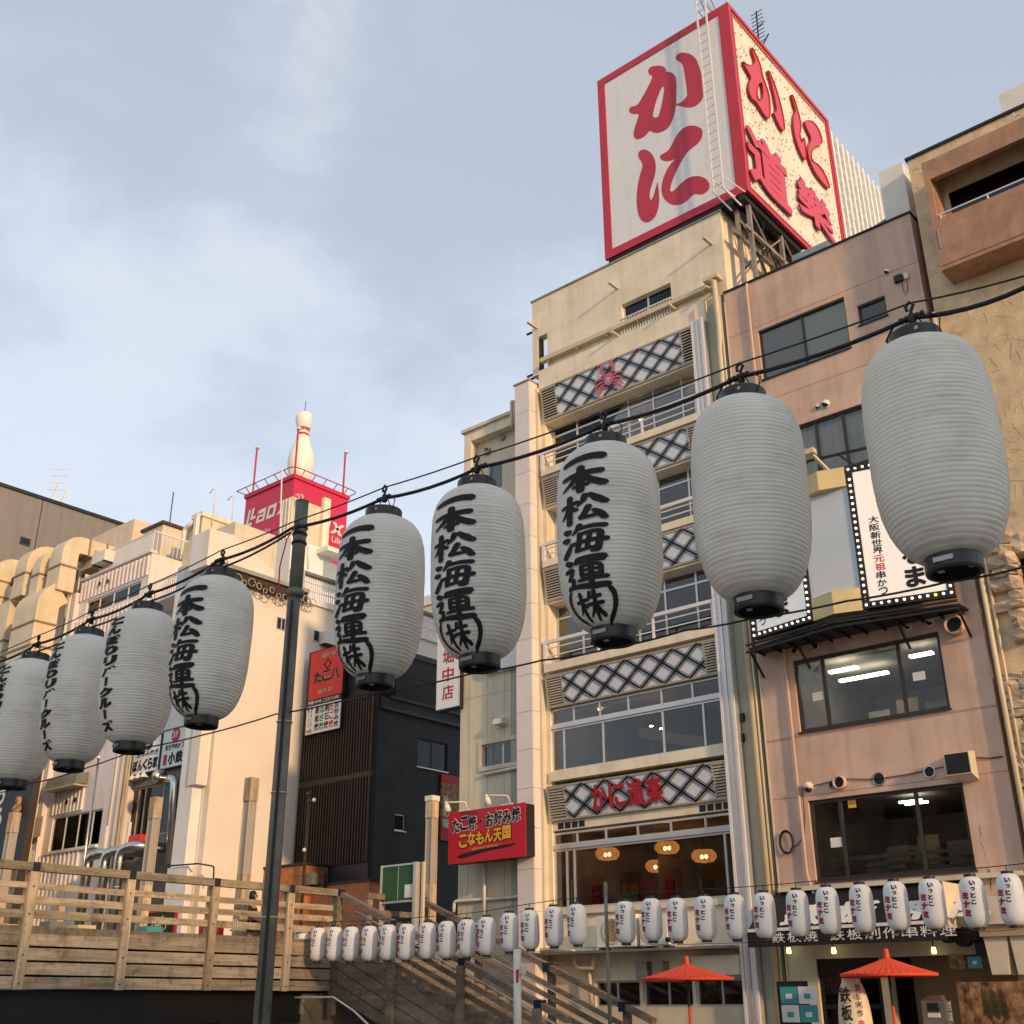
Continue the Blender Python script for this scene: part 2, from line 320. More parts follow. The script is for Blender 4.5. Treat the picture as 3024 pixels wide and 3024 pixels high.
# ------------------------------------------------------------------ lettering (Blender's built-in font)
_tc = {}
def glyphs(text, bold=.0, res=3):
    """2D mesh of a text set at size 1: (verts, faces), width, from the built-in font"""
    key = (text, bold, res)
    if key in _tc: return _tc[key]
    c = bpy.data.curves.new('t', 'FONT'); c.body = text; c.size = 1; c.resolution_u = res; c.offset = bold; c.fill_mode = 'FRONT'
    o = bpy.data.objects.new('t', c); COL.objects.link(o); bpy.context.view_layer.update()
    dg = bpy.context.evaluated_depsgraph_get(); me = o.evaluated_get(dg).to_mesh()
    v = [(p.co.x, p.co.y) for p in me.vertices]; f = [tuple(p.vertices) for p in me.polygons]
    o.evaluated_get(dg).to_mesh_clear(); bpy.data.objects.remove(o); bpy.data.curves.remove(c)
    _tc[key] = (v, f); return _tc[key]
def lettering(mb, text, fn, u0, v0, w, h, bold=.02, fit=True, res=3, layered=True):
    """sets a text into the box (u0,v0,w,h) of a surface; fn(u,v) gives the 3D point. Heavy strokes are laid in several thin coats"""
    v, f = glyphs(text, bold if not layered else min(bold, .012), res)
    if not v: return
    x0 = min(p[0] for p in v); x1 = max(p[0] for p in v); y0 = min(p[1] for p in v); y1 = max(p[1] for p in v)
    ex = max(0, bold-.012) if layered else 0
    sx = w/max(1e-6, x1-x0+2*ex); sy = h/max(1e-6, y1-y0+2*ex)
    if not fit: sx = sy = min(sx, sy)
    coats = [(0, 0)]
    if ex > 0:
        nr = 1 if ex < .03 else 2
        coats += [(ex*r/nr*math.cos(k*math.pi/4), ex*r/nr*math.sin(k*math.pi/4)) for r in range(1, nr+1) for k in range(8)]
    c = Vector(fn(u0+w/2, v0+h/2)); e = .01
    nrm = (Vector(fn(u0+w/2+e, v0+h/2))-c).cross(Vector(fn(u0+w/2, v0+h/2+e))-c)
    nrm = nrm.normalized() if nrm.length > 1e-9 else Vector((0, 0, 0))
    for i, (dx, dy) in enumerate(coats):
        mb.add([tuple(Vector(fn(u0+(p[0]-x0+ex+dx)*sx, v0+(p[1]-y0+ex+dy)*sy))+nrm*(.0004*i)) for p in v], f)
def column_text(mb, text, fn, u0, vtop, cw, ch, gap=.06, bold=.02):
    """vertical writing, one character under the other"""
    for i, c in enumerate(text):
        if c == 'ー':
            a, b, e, g = u0+cw*.42, u0+cw*.58, vtop-(i+1)*ch+ch*.12, vtop-(i+1)*ch+ch*.88
            mb.add([fn(a, e), fn(b, e), fn(b, g), fn(a, g)], [(0, 1, 2, 3)])
        else: lettering(mb, c, fn, u0, vtop-(i+1)*ch+ch*gap/2, cw, ch*(1-gap), bold)
def onY(Y): return lambda u, v: (u, Y, v)
def smooth_loop(pts, it=2):
    for _ in range(it):
        q = []
        for i in range(len(pts)):
            a = pts[i]; b = pts[(i+1) % len(pts)]
            q += [(a[0]*.75+b[0]*.25, a[1]*.75+b[1]*.25), (a[0]*.25+b[0]*.75, a[1]*.25+b[1]*.75)]
        pts = q
    return pts
# ------------------------------------------------------------------ the setting
WATER = mat('canal_water', (.03, .05, .045), rough=.08, var=.2, bump=.25, bscale=2.5, spec=.6)
tag(MB().box(-1500, 1500, -1500, 1500, -2.6, -2.5).build('ground', ASPH), kind='structure')
tag(MB().box(-300, 200, 3.0, 19.0, -1.4, -1.3).build('canal_water', WATER), kind='structure')
tag(MB().box(-300, 200, -60, 3.0, -2.45, 0).build('near_bank', mat('pale_paving', (.48, .45, .40), var=.12, scale=2)), kind='structure')
tag(MB().box(-24.0, 200, 19.0, 26.0, -2.45, -.02).build('promenade', CONC), kind='structure')
tag(MB().box(-300, -24.4, 21.6, 140, -2.45, 3.05).build('street', ASPH), kind='structure')
tag(MB().box(-24.4, 200, 26.0, 140, -2.45, .0).build('building_plot', CONC), kind='structure')

# ------------------------------------------------------------------ wooden bridge and its stairs
BX = -24.14
br = thing('footbridge', 'weathered timber footbridge with slatted railing crossing the canal', 'bridge', (BX-4, 12, 1.9))
def zx(x, y): return P(*zH(x, y), X=BX).z
bx('deck', WOODX, br, -41, BX-.16, -.5, 21.6, 2.95, 3.10)
bx('girder', BLACK, br, BX-1.2, BX-.35, -.5, 21.0, 1.25, 1.93)
bx('underside', BLACK, br, -41, BX-1.25, -.5, 21.0, 2.2, 2.9)
bx('kerb_beam', WOODX, br, BX-.16, BX-.02, -.5, 21.0, 3.02, 3.17)
PY_ = [.9, 3.2, 5.5, 7.81, 10.12, 12.43, 14.74, 17.04, 19.33, 20.93]
# rows of the railing: z ranges read off the photo
rails = [(4.26, 4.43), (3.90, 4.03), (3.62, 3.76), (3.33, 3.49)]
boards = [(2.78, 3.10), (2.50, 2.755), (2.22, 2.475), (1.95, 2.195)]
for i in range(len(PY_)-1):
    a, b = PY_[i], PY_[i+1]
    for j, (z0, z1) in enumerate(rails):
        if j == 0: bx('handrail', WOODH, br, BX-.10, BX+.10, a+.08, b-.08, z0, z1)
        else: bx('rail', WOODY, br, BX-.07+random.uniform(-.006, .006), BX-.02, a+.03, b-.03, z0+random.uniform(-.012, .012), z1, (random.uniform(-.006, .006), random.uniform(-.04, .04), 0))
    for (z0, z1) in boards:
        t = random.uniform(-.008, .008)
        bx('board', WOODY, br, BX-.06+t, BX-.015+t, a+.03, b-.03, z0+.004, z1-.012, (random.uniform(-.0035, .0035), random.uniform(-.03, .05), 0))
BOLT = mat('bolt', (.10, .085, .07), rough=.5, metal=.6, bump=0)
for y in PY_:
    for z in (2.05, 2.6, 3.4, 3.95): bx('bolt', BOLT, br, BX+.085, BX+.098, y-.016, y+.016, z-.016, z+.016)
    bx('post', WOODZ, br, BX-.015, BX+.085, y-.10, y+.10, 1.94, 4.258)
    bx('post', WOODZ, br, BX-.19, BX-.075, y-.08, y+.08, 2.95, 4.258)
    bx('cap', CAPB, br, BX-.108, BX+.108, y-.078, y+.078, 4.252, 4.438)
# the railing of the far edge, seen through the gaps of the near one
for (z0, z1) in ((4.24, 4.40), (3.88, 4.0), (3.58, 3.70), (3.28, 3.42)):
    bx('rail', WOODY, br, -32.05, -31.98, -.5, 18.6, z0, z1)
for y in [2.3*k+1.3 for k in range(8)]:
    bx('post', WOODZ, br, -31.97, -31.85, y-.1, y+.1, 3.1, 4.38)

st = thing('staircase', 'weathered timber staircase going down from the footbridge to the promenade', 'stairs', (-20.3, 22.5, 0))
SL = -.40
def zr(X, z): return z+SL*(X-BX)
def sloped(name, m, x0, x1, y, z, w, h): return bar(name, m, st, (x0, y, zr(x0, z)), (x1, y, zr(x1, z)), w, h)
for yy, xe, px_ in ((21.0, -16.5, [-24.10, -21.95, -19.6, -17.3]), (24.02, -16.35, [-24.10, -22.0, -19.50, -17.2])):
    s = -1 if yy < 22 else 1
    xs = [BX-.05, -22.0, -19.6, -17.3, xe]
    for k in range(4):
        a, b = xs[k], xs[k+1]-.015
        sloped('handrail', WOODX, a, b, yy, 4.35, .20, .13)
        for dz in (3.92, 3.66, 3.40): sloped('rail', WOODX, a, b, yy+s*(-.03), dz, .05, .12)
        for dz in (2.98, 2.66, 2.34, 2.02): sloped('cladding_board', WOODX, a, b, yy+s*.02, dz, .05, .27)
    for x in px_:
        bx('post', WOODX, st, x-.09, x+.09, yy+s*.05-.0, yy+s*.05+s*.13, max(0, zr(x, 1.4)), zr(x, 4.27))
        bx('cap', CAPB, st, x-.10, x+.10, yy-.105, yy+.105, zr(x, 4.22), zr(x, 4.44))
for dy, dz in ((-.12, 3.98), (.12, 3.9)):
    m = MB(); q = [(BX+.2, 22.6+dy*10, zr(BX+.2, dz)), (-16.6, 22.6+dy*10, zr(-16.6, dz))]
    m.tube(q, .022, 8)
    m.build('grab_rail', STAIN, st)
n = 19
for i in range(n):
    x = BX+.1+i*.41; z = 3.10-(i+1)*.163
    bx('tread', WOODX, st, x, x+.44, 21.1, 23.92, z-.05, z)
    bx('riser', WOODX, st, x, x+.03, 21.1, 23.92, z, z+.113)
# landing end railing and masonry under the landing
for (z0, z1) in ((4.27, 4.42), (3.85, 4.0)):
    bx('landing_rail', WOODX, st, BX-.1, BX+.04, 22.0, 23.9, z0, z1)
bx('landing_post', WOODX, st, BX-.12, BX+.02, 22.0, 22.18, 3.0, 4.26)
ab = thing('abutment', 'dark block masonry abutment under the bridge end', 'wall', (BX-2, 20.6, 0))
bx('core', MORTAR, ab, -40, BX-.30, 20.2, 21.9, -1.3, 1.9)
for r in range(7):
    for c in range(5):
        x1 = BX-.28-.62*c-(.31 if r % 2 else 0)
        bx('block', CONC, ab, x1-.60, x1, 20.16, 20.25, -1.28+.45*r, -1.28+.45*r+.43)
g = MB().tube([(BX-.6, 20.0, 1.80), (BX+1.0, 20.1, 1.80), (BX+1.75, 20.1, 1.50), (BX+3.8, 20.1, .35), (BX+3.8, 20.1, 0)], .025, 8)
tag(g.build('handrail_pipe', PVC), 'thin pale pipe handrail below the staircase', 'handrail')

# square light columns with timber caps
def light_column(px, top, X, foot, label):
    t = P(*top, X=X); w = .26; zf = foot
    o = thing('light_column', label, 'column', (X, t.y, zf), 'light columns on the bridge')
    cp = .62
    bx('cap', WOODZ, o, X-w/2-.01, X+w/2+.01, t.y-w/2-.01, t.y+w/2+.01, t.z-cp, t.z)
    bx('diffuser', mat_col, o, X-w/2+.025, X+w/2-.025, t.y-w/2+.025, t.y+w/2-.025, t.z-2.5, t.z-cp)
    for sx in (-1, 1):
        for sy in (-1, 1): bx('edge_strip', LOUV, o, X+sx*(w/2-.015)-.015, X+sx*(w/2-.015)+.015, t.y+sy*(w/2-.015)-.015, t.y+sy*(w/2-.015)+.015, t.z-2.5, t.z-cp)
    bx('base', WOODZ, o, X-w/2, X+w/2, t.y-w/2, t.y+w/2, zf, t.z-2.5)
    return o
mat_col = mat('column_diffuser', (.36, .32, .28), rough=.4, var=.06, bump=0)
light_column(0, (745, 2298), -25.7, 3.1, 'light column with timber cap standing before the big blank peach wall')
light_column(0, (463, 2355), -30.4, 3.1, 'light column with timber cap in front of the steel exhaust pipes')
light_column(0, (45, 2400), -36.0, 3.1, 'light column with timber cap at the left edge of the picture')
o = light_column(0, (1277, 2353), -24.3, 3.0, 'light column wrapped in white at its top, between green board and red food sign')
bx('wrap', PAPER, o, -24.3-.16, -24.3+.16, P(1277, 2353, X=-24.3).y-.16, P(1277, 2353, X=-24.3).y+.16, P(1277, 2353, X=-24.3).z-.13, P(1277, 2353, X=-24.3).z+.02)

# green notice board
gb = thing('notice_board', 'green notice board in a metal frame at the top of the stairs', 'notice board', (-25, 22.6, 3.1))
A = P(*z6(892, 1600), Y=22.6); B = P(*z6(1120, 1572), Y=22.6); C = P(*z6(885, 1845), Y=22.6)
bx('board', GREEN, gb, A.x, B.x, 22.62, 22.68, C.z, A.z)
bx('post', ALU, gb, A.x-.05, A.x, 22.58, 22.72, 3.1, A.z+.05); bx('post', ALU, gb, B.x, B.x+.10, 22.56, 22.74, 3.1, A.z+.06)
bx('post', PIPE, gb, B.x+.18, B.x+.26, 22.7, 22.78, 3.1, A.z+.06)
bx('frame', ALU, gb, A.x, B.x, 22.6, 22.7, A.z, A.z+.05); bx('frame', ALU, gb, A.x, B.x, 22.6, 22.7, C.z-.05, C.z)
bx('seam', ALU, gb, (A.x+B.x)/2-.008, (A.x+B.x)/2+.008, 22.612, 22.622, C.z, A.z)
bx('notice', PAPER, gb, B.x-.36, B.x-.06, 22.605, 22.615, C.z+.06, C.z+.40)
# ------------------------------------------------------------------ window, room and fitting helpers
def window(parent, u0, u1, z0, z1, w, cols=(), rows=(), fr=.05, fm=ALU, gm=GLASS, depth=.07, axis='y', sgn=1, name='window'):
    """frame (one part) with each pane a piece of its own; w is the face plane, going back by sgn*depth"""
    m = MB(); d0, d1 = (w, w+sgn*depth)
    def bq(mb, a, b, c, d, e0, e1):
        lo, hi = min(e0, e1), max(e0, e1)
        return mb.box(a, b, lo, hi, c, d) if axis == 'y' else mb.box(lo, hi, a, b, c, d)
    bq(m, u0, u0+fr, z0, z1, d0, d1); bq(m, u1-fr, u1, z0, z1, d0, d1); bq(m, u0+fr, u1-fr, z0, z0+fr, d0, d1); bq(m, u0+fr, u1-fr, z1-fr, z1, d0, d1)
    us = [u0+fr]+[u0+(u1-u0)*c for c in cols]+[u1-fr]; zs = [z0+fr]+[z0+(z1-z0)*c for c in rows]+[z1-fr]
    for c in us[1:-1]: bq(m, c-fr/2, c+fr/2, z0+fr, z1-fr, d0+sgn*.004, d1-sgn*.004)
    for c in zs[1:-1]: bq(m, u0+fr, u1-fr, c-fr/2, c+fr/2, d0+sgn*.008, d1-sgn*.008)
    o = m.build(name, fm, parent)
    for i in range(len(us)-1):
        for j in range(len(zs)-1):
            a, b, c, d = us[i], us[i+1], zs[j], zs[j+1]; e = d0+sgn*depth*.5
            if axis == 'y': bx('pane', gm, o, a, b, e-.004, e+.004, c, d)
            else: bx('pane', gm, o, e-.004, e+.004, a, b, c, d)
    return o
def room(parent, x0, x1, y0, y1, z0, z1, m=None, open_='y0'):
    q = MB(); m = m or ROOM
    V = [(x0, y0, z0), (x1, y0, z0), (x1, y1, z0), (x0, y1, z0), (x0, y0, z1), (x1, y0, z1), (x1, y1, z1), (x0, y1, z1)]
    F = {'bot': (0, 1, 2, 3), 'top': (4, 5, 6, 7), 'y0': (0, 1, 5, 4), 'x1': (1, 2, 6, 5), 'y1': (2, 3, 7, 6), 'x0': (3, 0, 4, 7)}
    q.add(V, [f for k, f in F.items() if k != open_]); return q.build('room', m, parent)
def elbow_path(pts, r=.06, seg=5):
    """rounds the corners of a pipe run"""
    pts = [Vector(p) for p in pts]; o = [pts[0]]
    for i in range(1, len(pts)-1):
        a, b, c = pts[i-1], pts[i], pts[i+1]; d0 = (a-b); d1 = (c-b); k = min(r, d0.length*.45, d1.length*.45)
        p0 = b+d0.normalized()*k; p1 = b+d1.normalized()*k
        for s in range(seg+1):
            t = s/seg; o.append(p0*(1-t)**2+b*2*t*(1-t)+p1*t*t)
    return o+[pts[-1]]
def pipe(name, m, parent, pts, r, n=8, er=.1): return MB().tube(elbow_path(pts, er), r, n).build(name, m, parent, smooth=True)
def vent_cap(name, m, parent, c, r, depth=.12, hood=False):
    """round wall vent facing -Y"""
    q = MB(); q.lathe([(r, 0), (r, depth), (r*.82, depth+.01), (r*.80, depth*.3)], c, 16, 'y'); return q.build(name, m, parent, smooth=True)
def dome_vent(parent, c, r, m=None):
    """half-dome rain hood on a wall, open below"""
    q = MB(); n = 14; rows = 6; vs = []; fs = []
    for i in range(rows+1):
        a = math.pi/2*i/rows
        for k in range(n+1):
            t = math.pi*k/n - math.pi*.15
            vs.append((c[0]+r*math.cos(t)*math.cos(a), c[1]-r*math.sin(a)*.9, c[2]+r*math.sin(t)*math.cos(a)))
    for i in range(rows):
        for k in range(n): fs.append((i*(n+1)+k, i*(n+1)+k+1, (i+1)*(n+1)+k+1, (i+1)*(n+1)+k))
    q.add(vs, fs); q.lathe([(r*1.02, 0), (r*1.02, .02)], c, 16, 'y'); o = q.build('vent_hood', m or PVC, parent, smooth=True)
    MB().lathe([(r*.7, .02), (r*.7, .03)], c, 14, 'y').build('opening', BLACK, o); return o
def ac_unit(name, label, x0, x1, y0, y1, z0, z1, group=None, fan=True):
    o = thing(name, label, 'air conditioner', ((x0+x1)/2, (y0+y1)/2, z0), group)
    bx('casing', PVC, o, x0, x1, y0, y1, z0+.06, z1)
    for x in (x0+.1, x1-.1): bx('foot', DSTEEL, o, x-.04, x+.04, y0, y1, z0, z0+.058)
    if fan:
        c = ((x0+x1)/2-.08*(x1-x0), y0-.002, (z0+z1)/2+.03); r = (z1-z0)*.38
        MB().lathe([(r, 0), (r, .025), (r*.93, .03), (r*.93, .005)], c, 24, 'y').build('fan_ring', PIPE, o)
        MB().lathe([(r*.93, .004), (r*.2, .012), (0.01, .012)], c, 24, 'y').build('fan_disc', mat_fan, o)
        g = MB()
        for k in range(1, 5): g.lathe([(r*k/5, .03), (r*k/5+.008, .034), (r*k/5+.008, .026), (r*k/5, .03)], c, 20, 'y', caps=False)
        g.build('fan_guard', PIPE, o)
    return o
mat_fan = mat('fan_brown', (.30, .20, .11), rough=.6, bump=0)
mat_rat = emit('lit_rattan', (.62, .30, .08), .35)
def _weave(m):
    t = m.node_tree; b = t.nodes['Principled BSDF']; o = [n for n in t.nodes if n.type == 'OUTPUT_MATERIAL'][0]; tr = t.nodes.new('ShaderNodeBsdfTransparent'); mx = t.nodes.new('ShaderNodeMixShader'); mx.inputs['Fac'].default_value = .62
    t.links.new(tr.outputs[0], mx.inputs[1]); t.links.new(b.outputs[0], mx.inputs[2]); t.links.new(mx.outputs[0], o.inputs['Surface'])
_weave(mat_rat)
LAMP_W = emit('warm_lamp', (1.0, .62, .25), 16.0)
TUBE_L = emit('tube_light', (.95, 1.0, .90), 7.0)

# ------------------------------------------------------------------ crab restaurant building
b1 = thing('restaurant_building', 'cream restaurant block with black lattice panels under the giant rooftop billboard', 'building', (-17.7, 30, 0))
Y0 = 26.0
def y26(x, y): return P(x, y, Y=Y0)
XL, XR = -20.85, -14.95            # the glazed bay
ROOF = y26(1850, 759).z; CORN = y26(1603, 1100).z
w = [P(*zC(1072, 580), Y=Y0), P(*zC(1352, 450), Y=Y0), P(*zC(1362, 575), Y=Y0)]
wx0, wx1, wz1, wz0 = w[0].x, w[1].x, w[0].z, w[2].z
sx0, sx1 = P(*zC(600, 900), Y=Y0).x, P(*zC(652, 900), Y=Y0).x; sz1 = P(*zC(650, 740), Y=Y0).z
wall('upper_wall', CREAM, b1, 'y', -21.38, -13.75, CORN, ROOF, Y0, Y0+.30, [(wx0, wx1, wz0, wz1), (sx0, sx1, CORN-.01, sz1)])
wall('side_wall', CREAM, b1, 'x', Y0+.30, 40, 0, ROOF, -13.95, -13.75)
bx('back_wall', CREAM, b1, -21.4, -13.96, 39.8, 40, 0, ROOF-.02)
bx('roof', CONC, b1, -20.3, -13.96, Y0+.31, 39.8, ROOF-.5, ROOF-.3)
bx('inner_wall', CREAM, b1, -20.5, -20.3, Y0+.31, 39.8, CORN, ROOF-.3)
bx('side_wall', CREAM, b1, -21.72, -21.5, Y0+.31, 40, 0, CORN-.02)
bx('slot_beam', DSTEEL, b1, sx0-.02, sx0+.06, Y0+.02, Y0+.22, CORN-.4, sz1-.05)
bx('coping', CONC, b1, -21.42, -13.71, Y0-.04, Y0+.34, ROOF, ROOF+.06)
bx('coping', CONC, b1, -13.97, -13.70, Y0+.345, 40, ROOF+.003, ROOF+.055)
window(b1, wx0, wx1, wz0, wz1, Y0+.12, cols=(.5,)); room(b1, wx0-.3, wx1+.3, Y0+.301, Y0+2.2, wz0-.3, wz1+.2)
gr = MB()
for i in range(19):
    x = wx0+.03+(wx1-wx0-.06)*i/18; gr.box(x-.012, x+.012, Y0-.10, Y0-.076, wz0-.42, wz0+.16)
gr.box(wx0-.03, wx1+.03, Y0-.12, Y0-.06, wz0+.161, wz0+.20); gr.box(wx0-.03, wx1+.03, Y0-.12, Y0-.06, wz0-.46, wz0-.42)
gr.build('window_guard', ALUW, b1)
for (bxx, byy) in ((1585, 235), (1050, 488), (588, 712), (1385, 612), (1065, 768), (1600, 515)):
    p = P(*zC(bxx, byy), Y=Y0)
    bx('rod', PIPE, b1, p.x-.05, p.x+.05, Y0-.48, Y0-.002, p.z-.03, p.z+.03)
for (ex, ey) in ((560, 735), (590, 965), (560, 1000)):
    p = P(*zC(ex, ey), Y=Y0+.1); bx('stub', DSTEEL, b1, -21.38-.35, -21.385, Y0+.1, Y0+.16, p.z-.03, p.z+.03)
# gutter, cornice beam
xg1 = P(*zC(1590, 520), Y=Y0).x
bx('gutter', PIPE, b1, -20.9, xg1, Y0-.20, Y0-.003, CORN+.30, CORN+.36); bx('gutter_lip', PIPE, b1, -20.9, xg1, Y0-.22, Y0-.19, CORN+.28, CORN+.43)
for k in range(6): bx('bracket', PIPE, b1, -20.6+k*1.22, -20.56+k*1.22, Y0-.18, Y0-.003, CORN+.22, CORN+.299)
lv = {}
for n_, (x, y) in dict(p1t=(1609, 1162), p1b=(1616, 1245), r1=(1611, 1345), s1t=(1606, 1400), s1b=(1606, 1419), p2t=(1616, 1424), p2b=(1621, 1497), r2=(1619, 1612), s2t=(1611, 1667), s2b=(1611, 1687),
        p3t=(1619, 1691), p3b=(1627, 1776), r3=(1621, 1900), s3t=(1614, 1972), s3b=(1616, 1995), p4t=(1627, 2006), p4b=(1632, 2091), t4b=(1632, 2146), w4b=(1636, 2281), s4b=(1619, 2312),
        p5t=(1626, 2331), p5b=(1635, 2425), t5t=(1640, 2461), t5b=(1640, 2500), w5b=(1640, 2686)).items(): lv[n_] = y26(x, y).z
bx('cornice_beam', CREAM, b1, -21.0, -14.5, Y0-.16, Y0+.5, lv['p1t']+.06, CORN-.002)
# bay side jambs
bx('jamb', CREAM, b1, -20.99, XL-.001, Y0-.05, Y0+.7, 0, lv['p1t']+.055)
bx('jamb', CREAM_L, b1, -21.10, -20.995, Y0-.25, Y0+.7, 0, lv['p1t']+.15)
# white tiled pilaster, tile by tile
pz = y26(1552, 1159).z
bx('pilaster_core', MORTAR, b1, -21.70, -21.12, Y0-.53, Y0+.3, 0, pz-.01)
k = 0; z = pz
while z > .3:
    h = 1.12; bx('pilaster_tile', PILAS, b1, -21.72, -21.105, Y0-.56, Y0-.531, z-h+.012, z); bx('pilaster_side_tile', PILAS, b1, -21.119, -21.09, Y0-.53, Y0+.0, z-h+.012, z); z -= h
bx('pilaster_cap', CONC, b1, -21.76, -21.06, Y0-.6, Y0+.3, pz, pz+.05)
# right edge: ribbed white aluminium strip, cream wall, square downpipe
za = P(*zC(1520, 690), Y=Y0).z
for i in range(5):
    x = XR+.01+i*.085; bx('ribbed_strip', ALUW if i != 2 else ALU, b1, x, x+.072, Y0-.30+(.03 if i % 2 else 0), Y0-.05, 0, za)
bx('strip_backing', ALU, b1, XR, XR+.43, Y0-.25, Y0-.06, 0, za-.02)
bx('cable_cover', PINK, b1, XR+.03, XR+.14, Y0-.2, Y0-.05, za, za+.45)
wall('edge_wall', GREYGREEN, b1, 'y', XR+.0, -13.95, 0, CORN-.02, Y0, Y0+.3)
for (yy) in (2120, 2180, 2290, 2420):
    p = P(2190, yy, Y=Y0); bx('junction_box', DSTEEL, b1, p.x-.06, p.x+.10, Y0-.10, Y0-.002, p.z-.1, p.z+.1)
dp = P(*zC(1605, 470), Y=Y0); xd = dp.x+.05
pipe('downpipe', PIPE, b1, [(xd-.05, Y0-.35, dp.z), (xd+.1, Y0-.30, dp.z-.05), (xd+.1, Y0-.25, dp.z-1.6), (xd-.0, Y0-.12, dp.z-2.3), (xd-.0, Y0-.12, .2)], .085, 8)
bx('pipe_hopper', PIPE, b1, xd-.22, xd+.28, Y0-.42, Y0-.10, dp.z-.02, dp.z+.12)
pipe('downpipe', CREAM_L, b1, [(-14.12, Y0-.09, CORN-.3), (-14.12, Y0-.09, .2)], .06, 8)
pipe('downpipe', PIPE, b1, [(-13.98, Y0-.12, CORN-.1), (-13.98, Y0-.12, .2)], .035, 8)

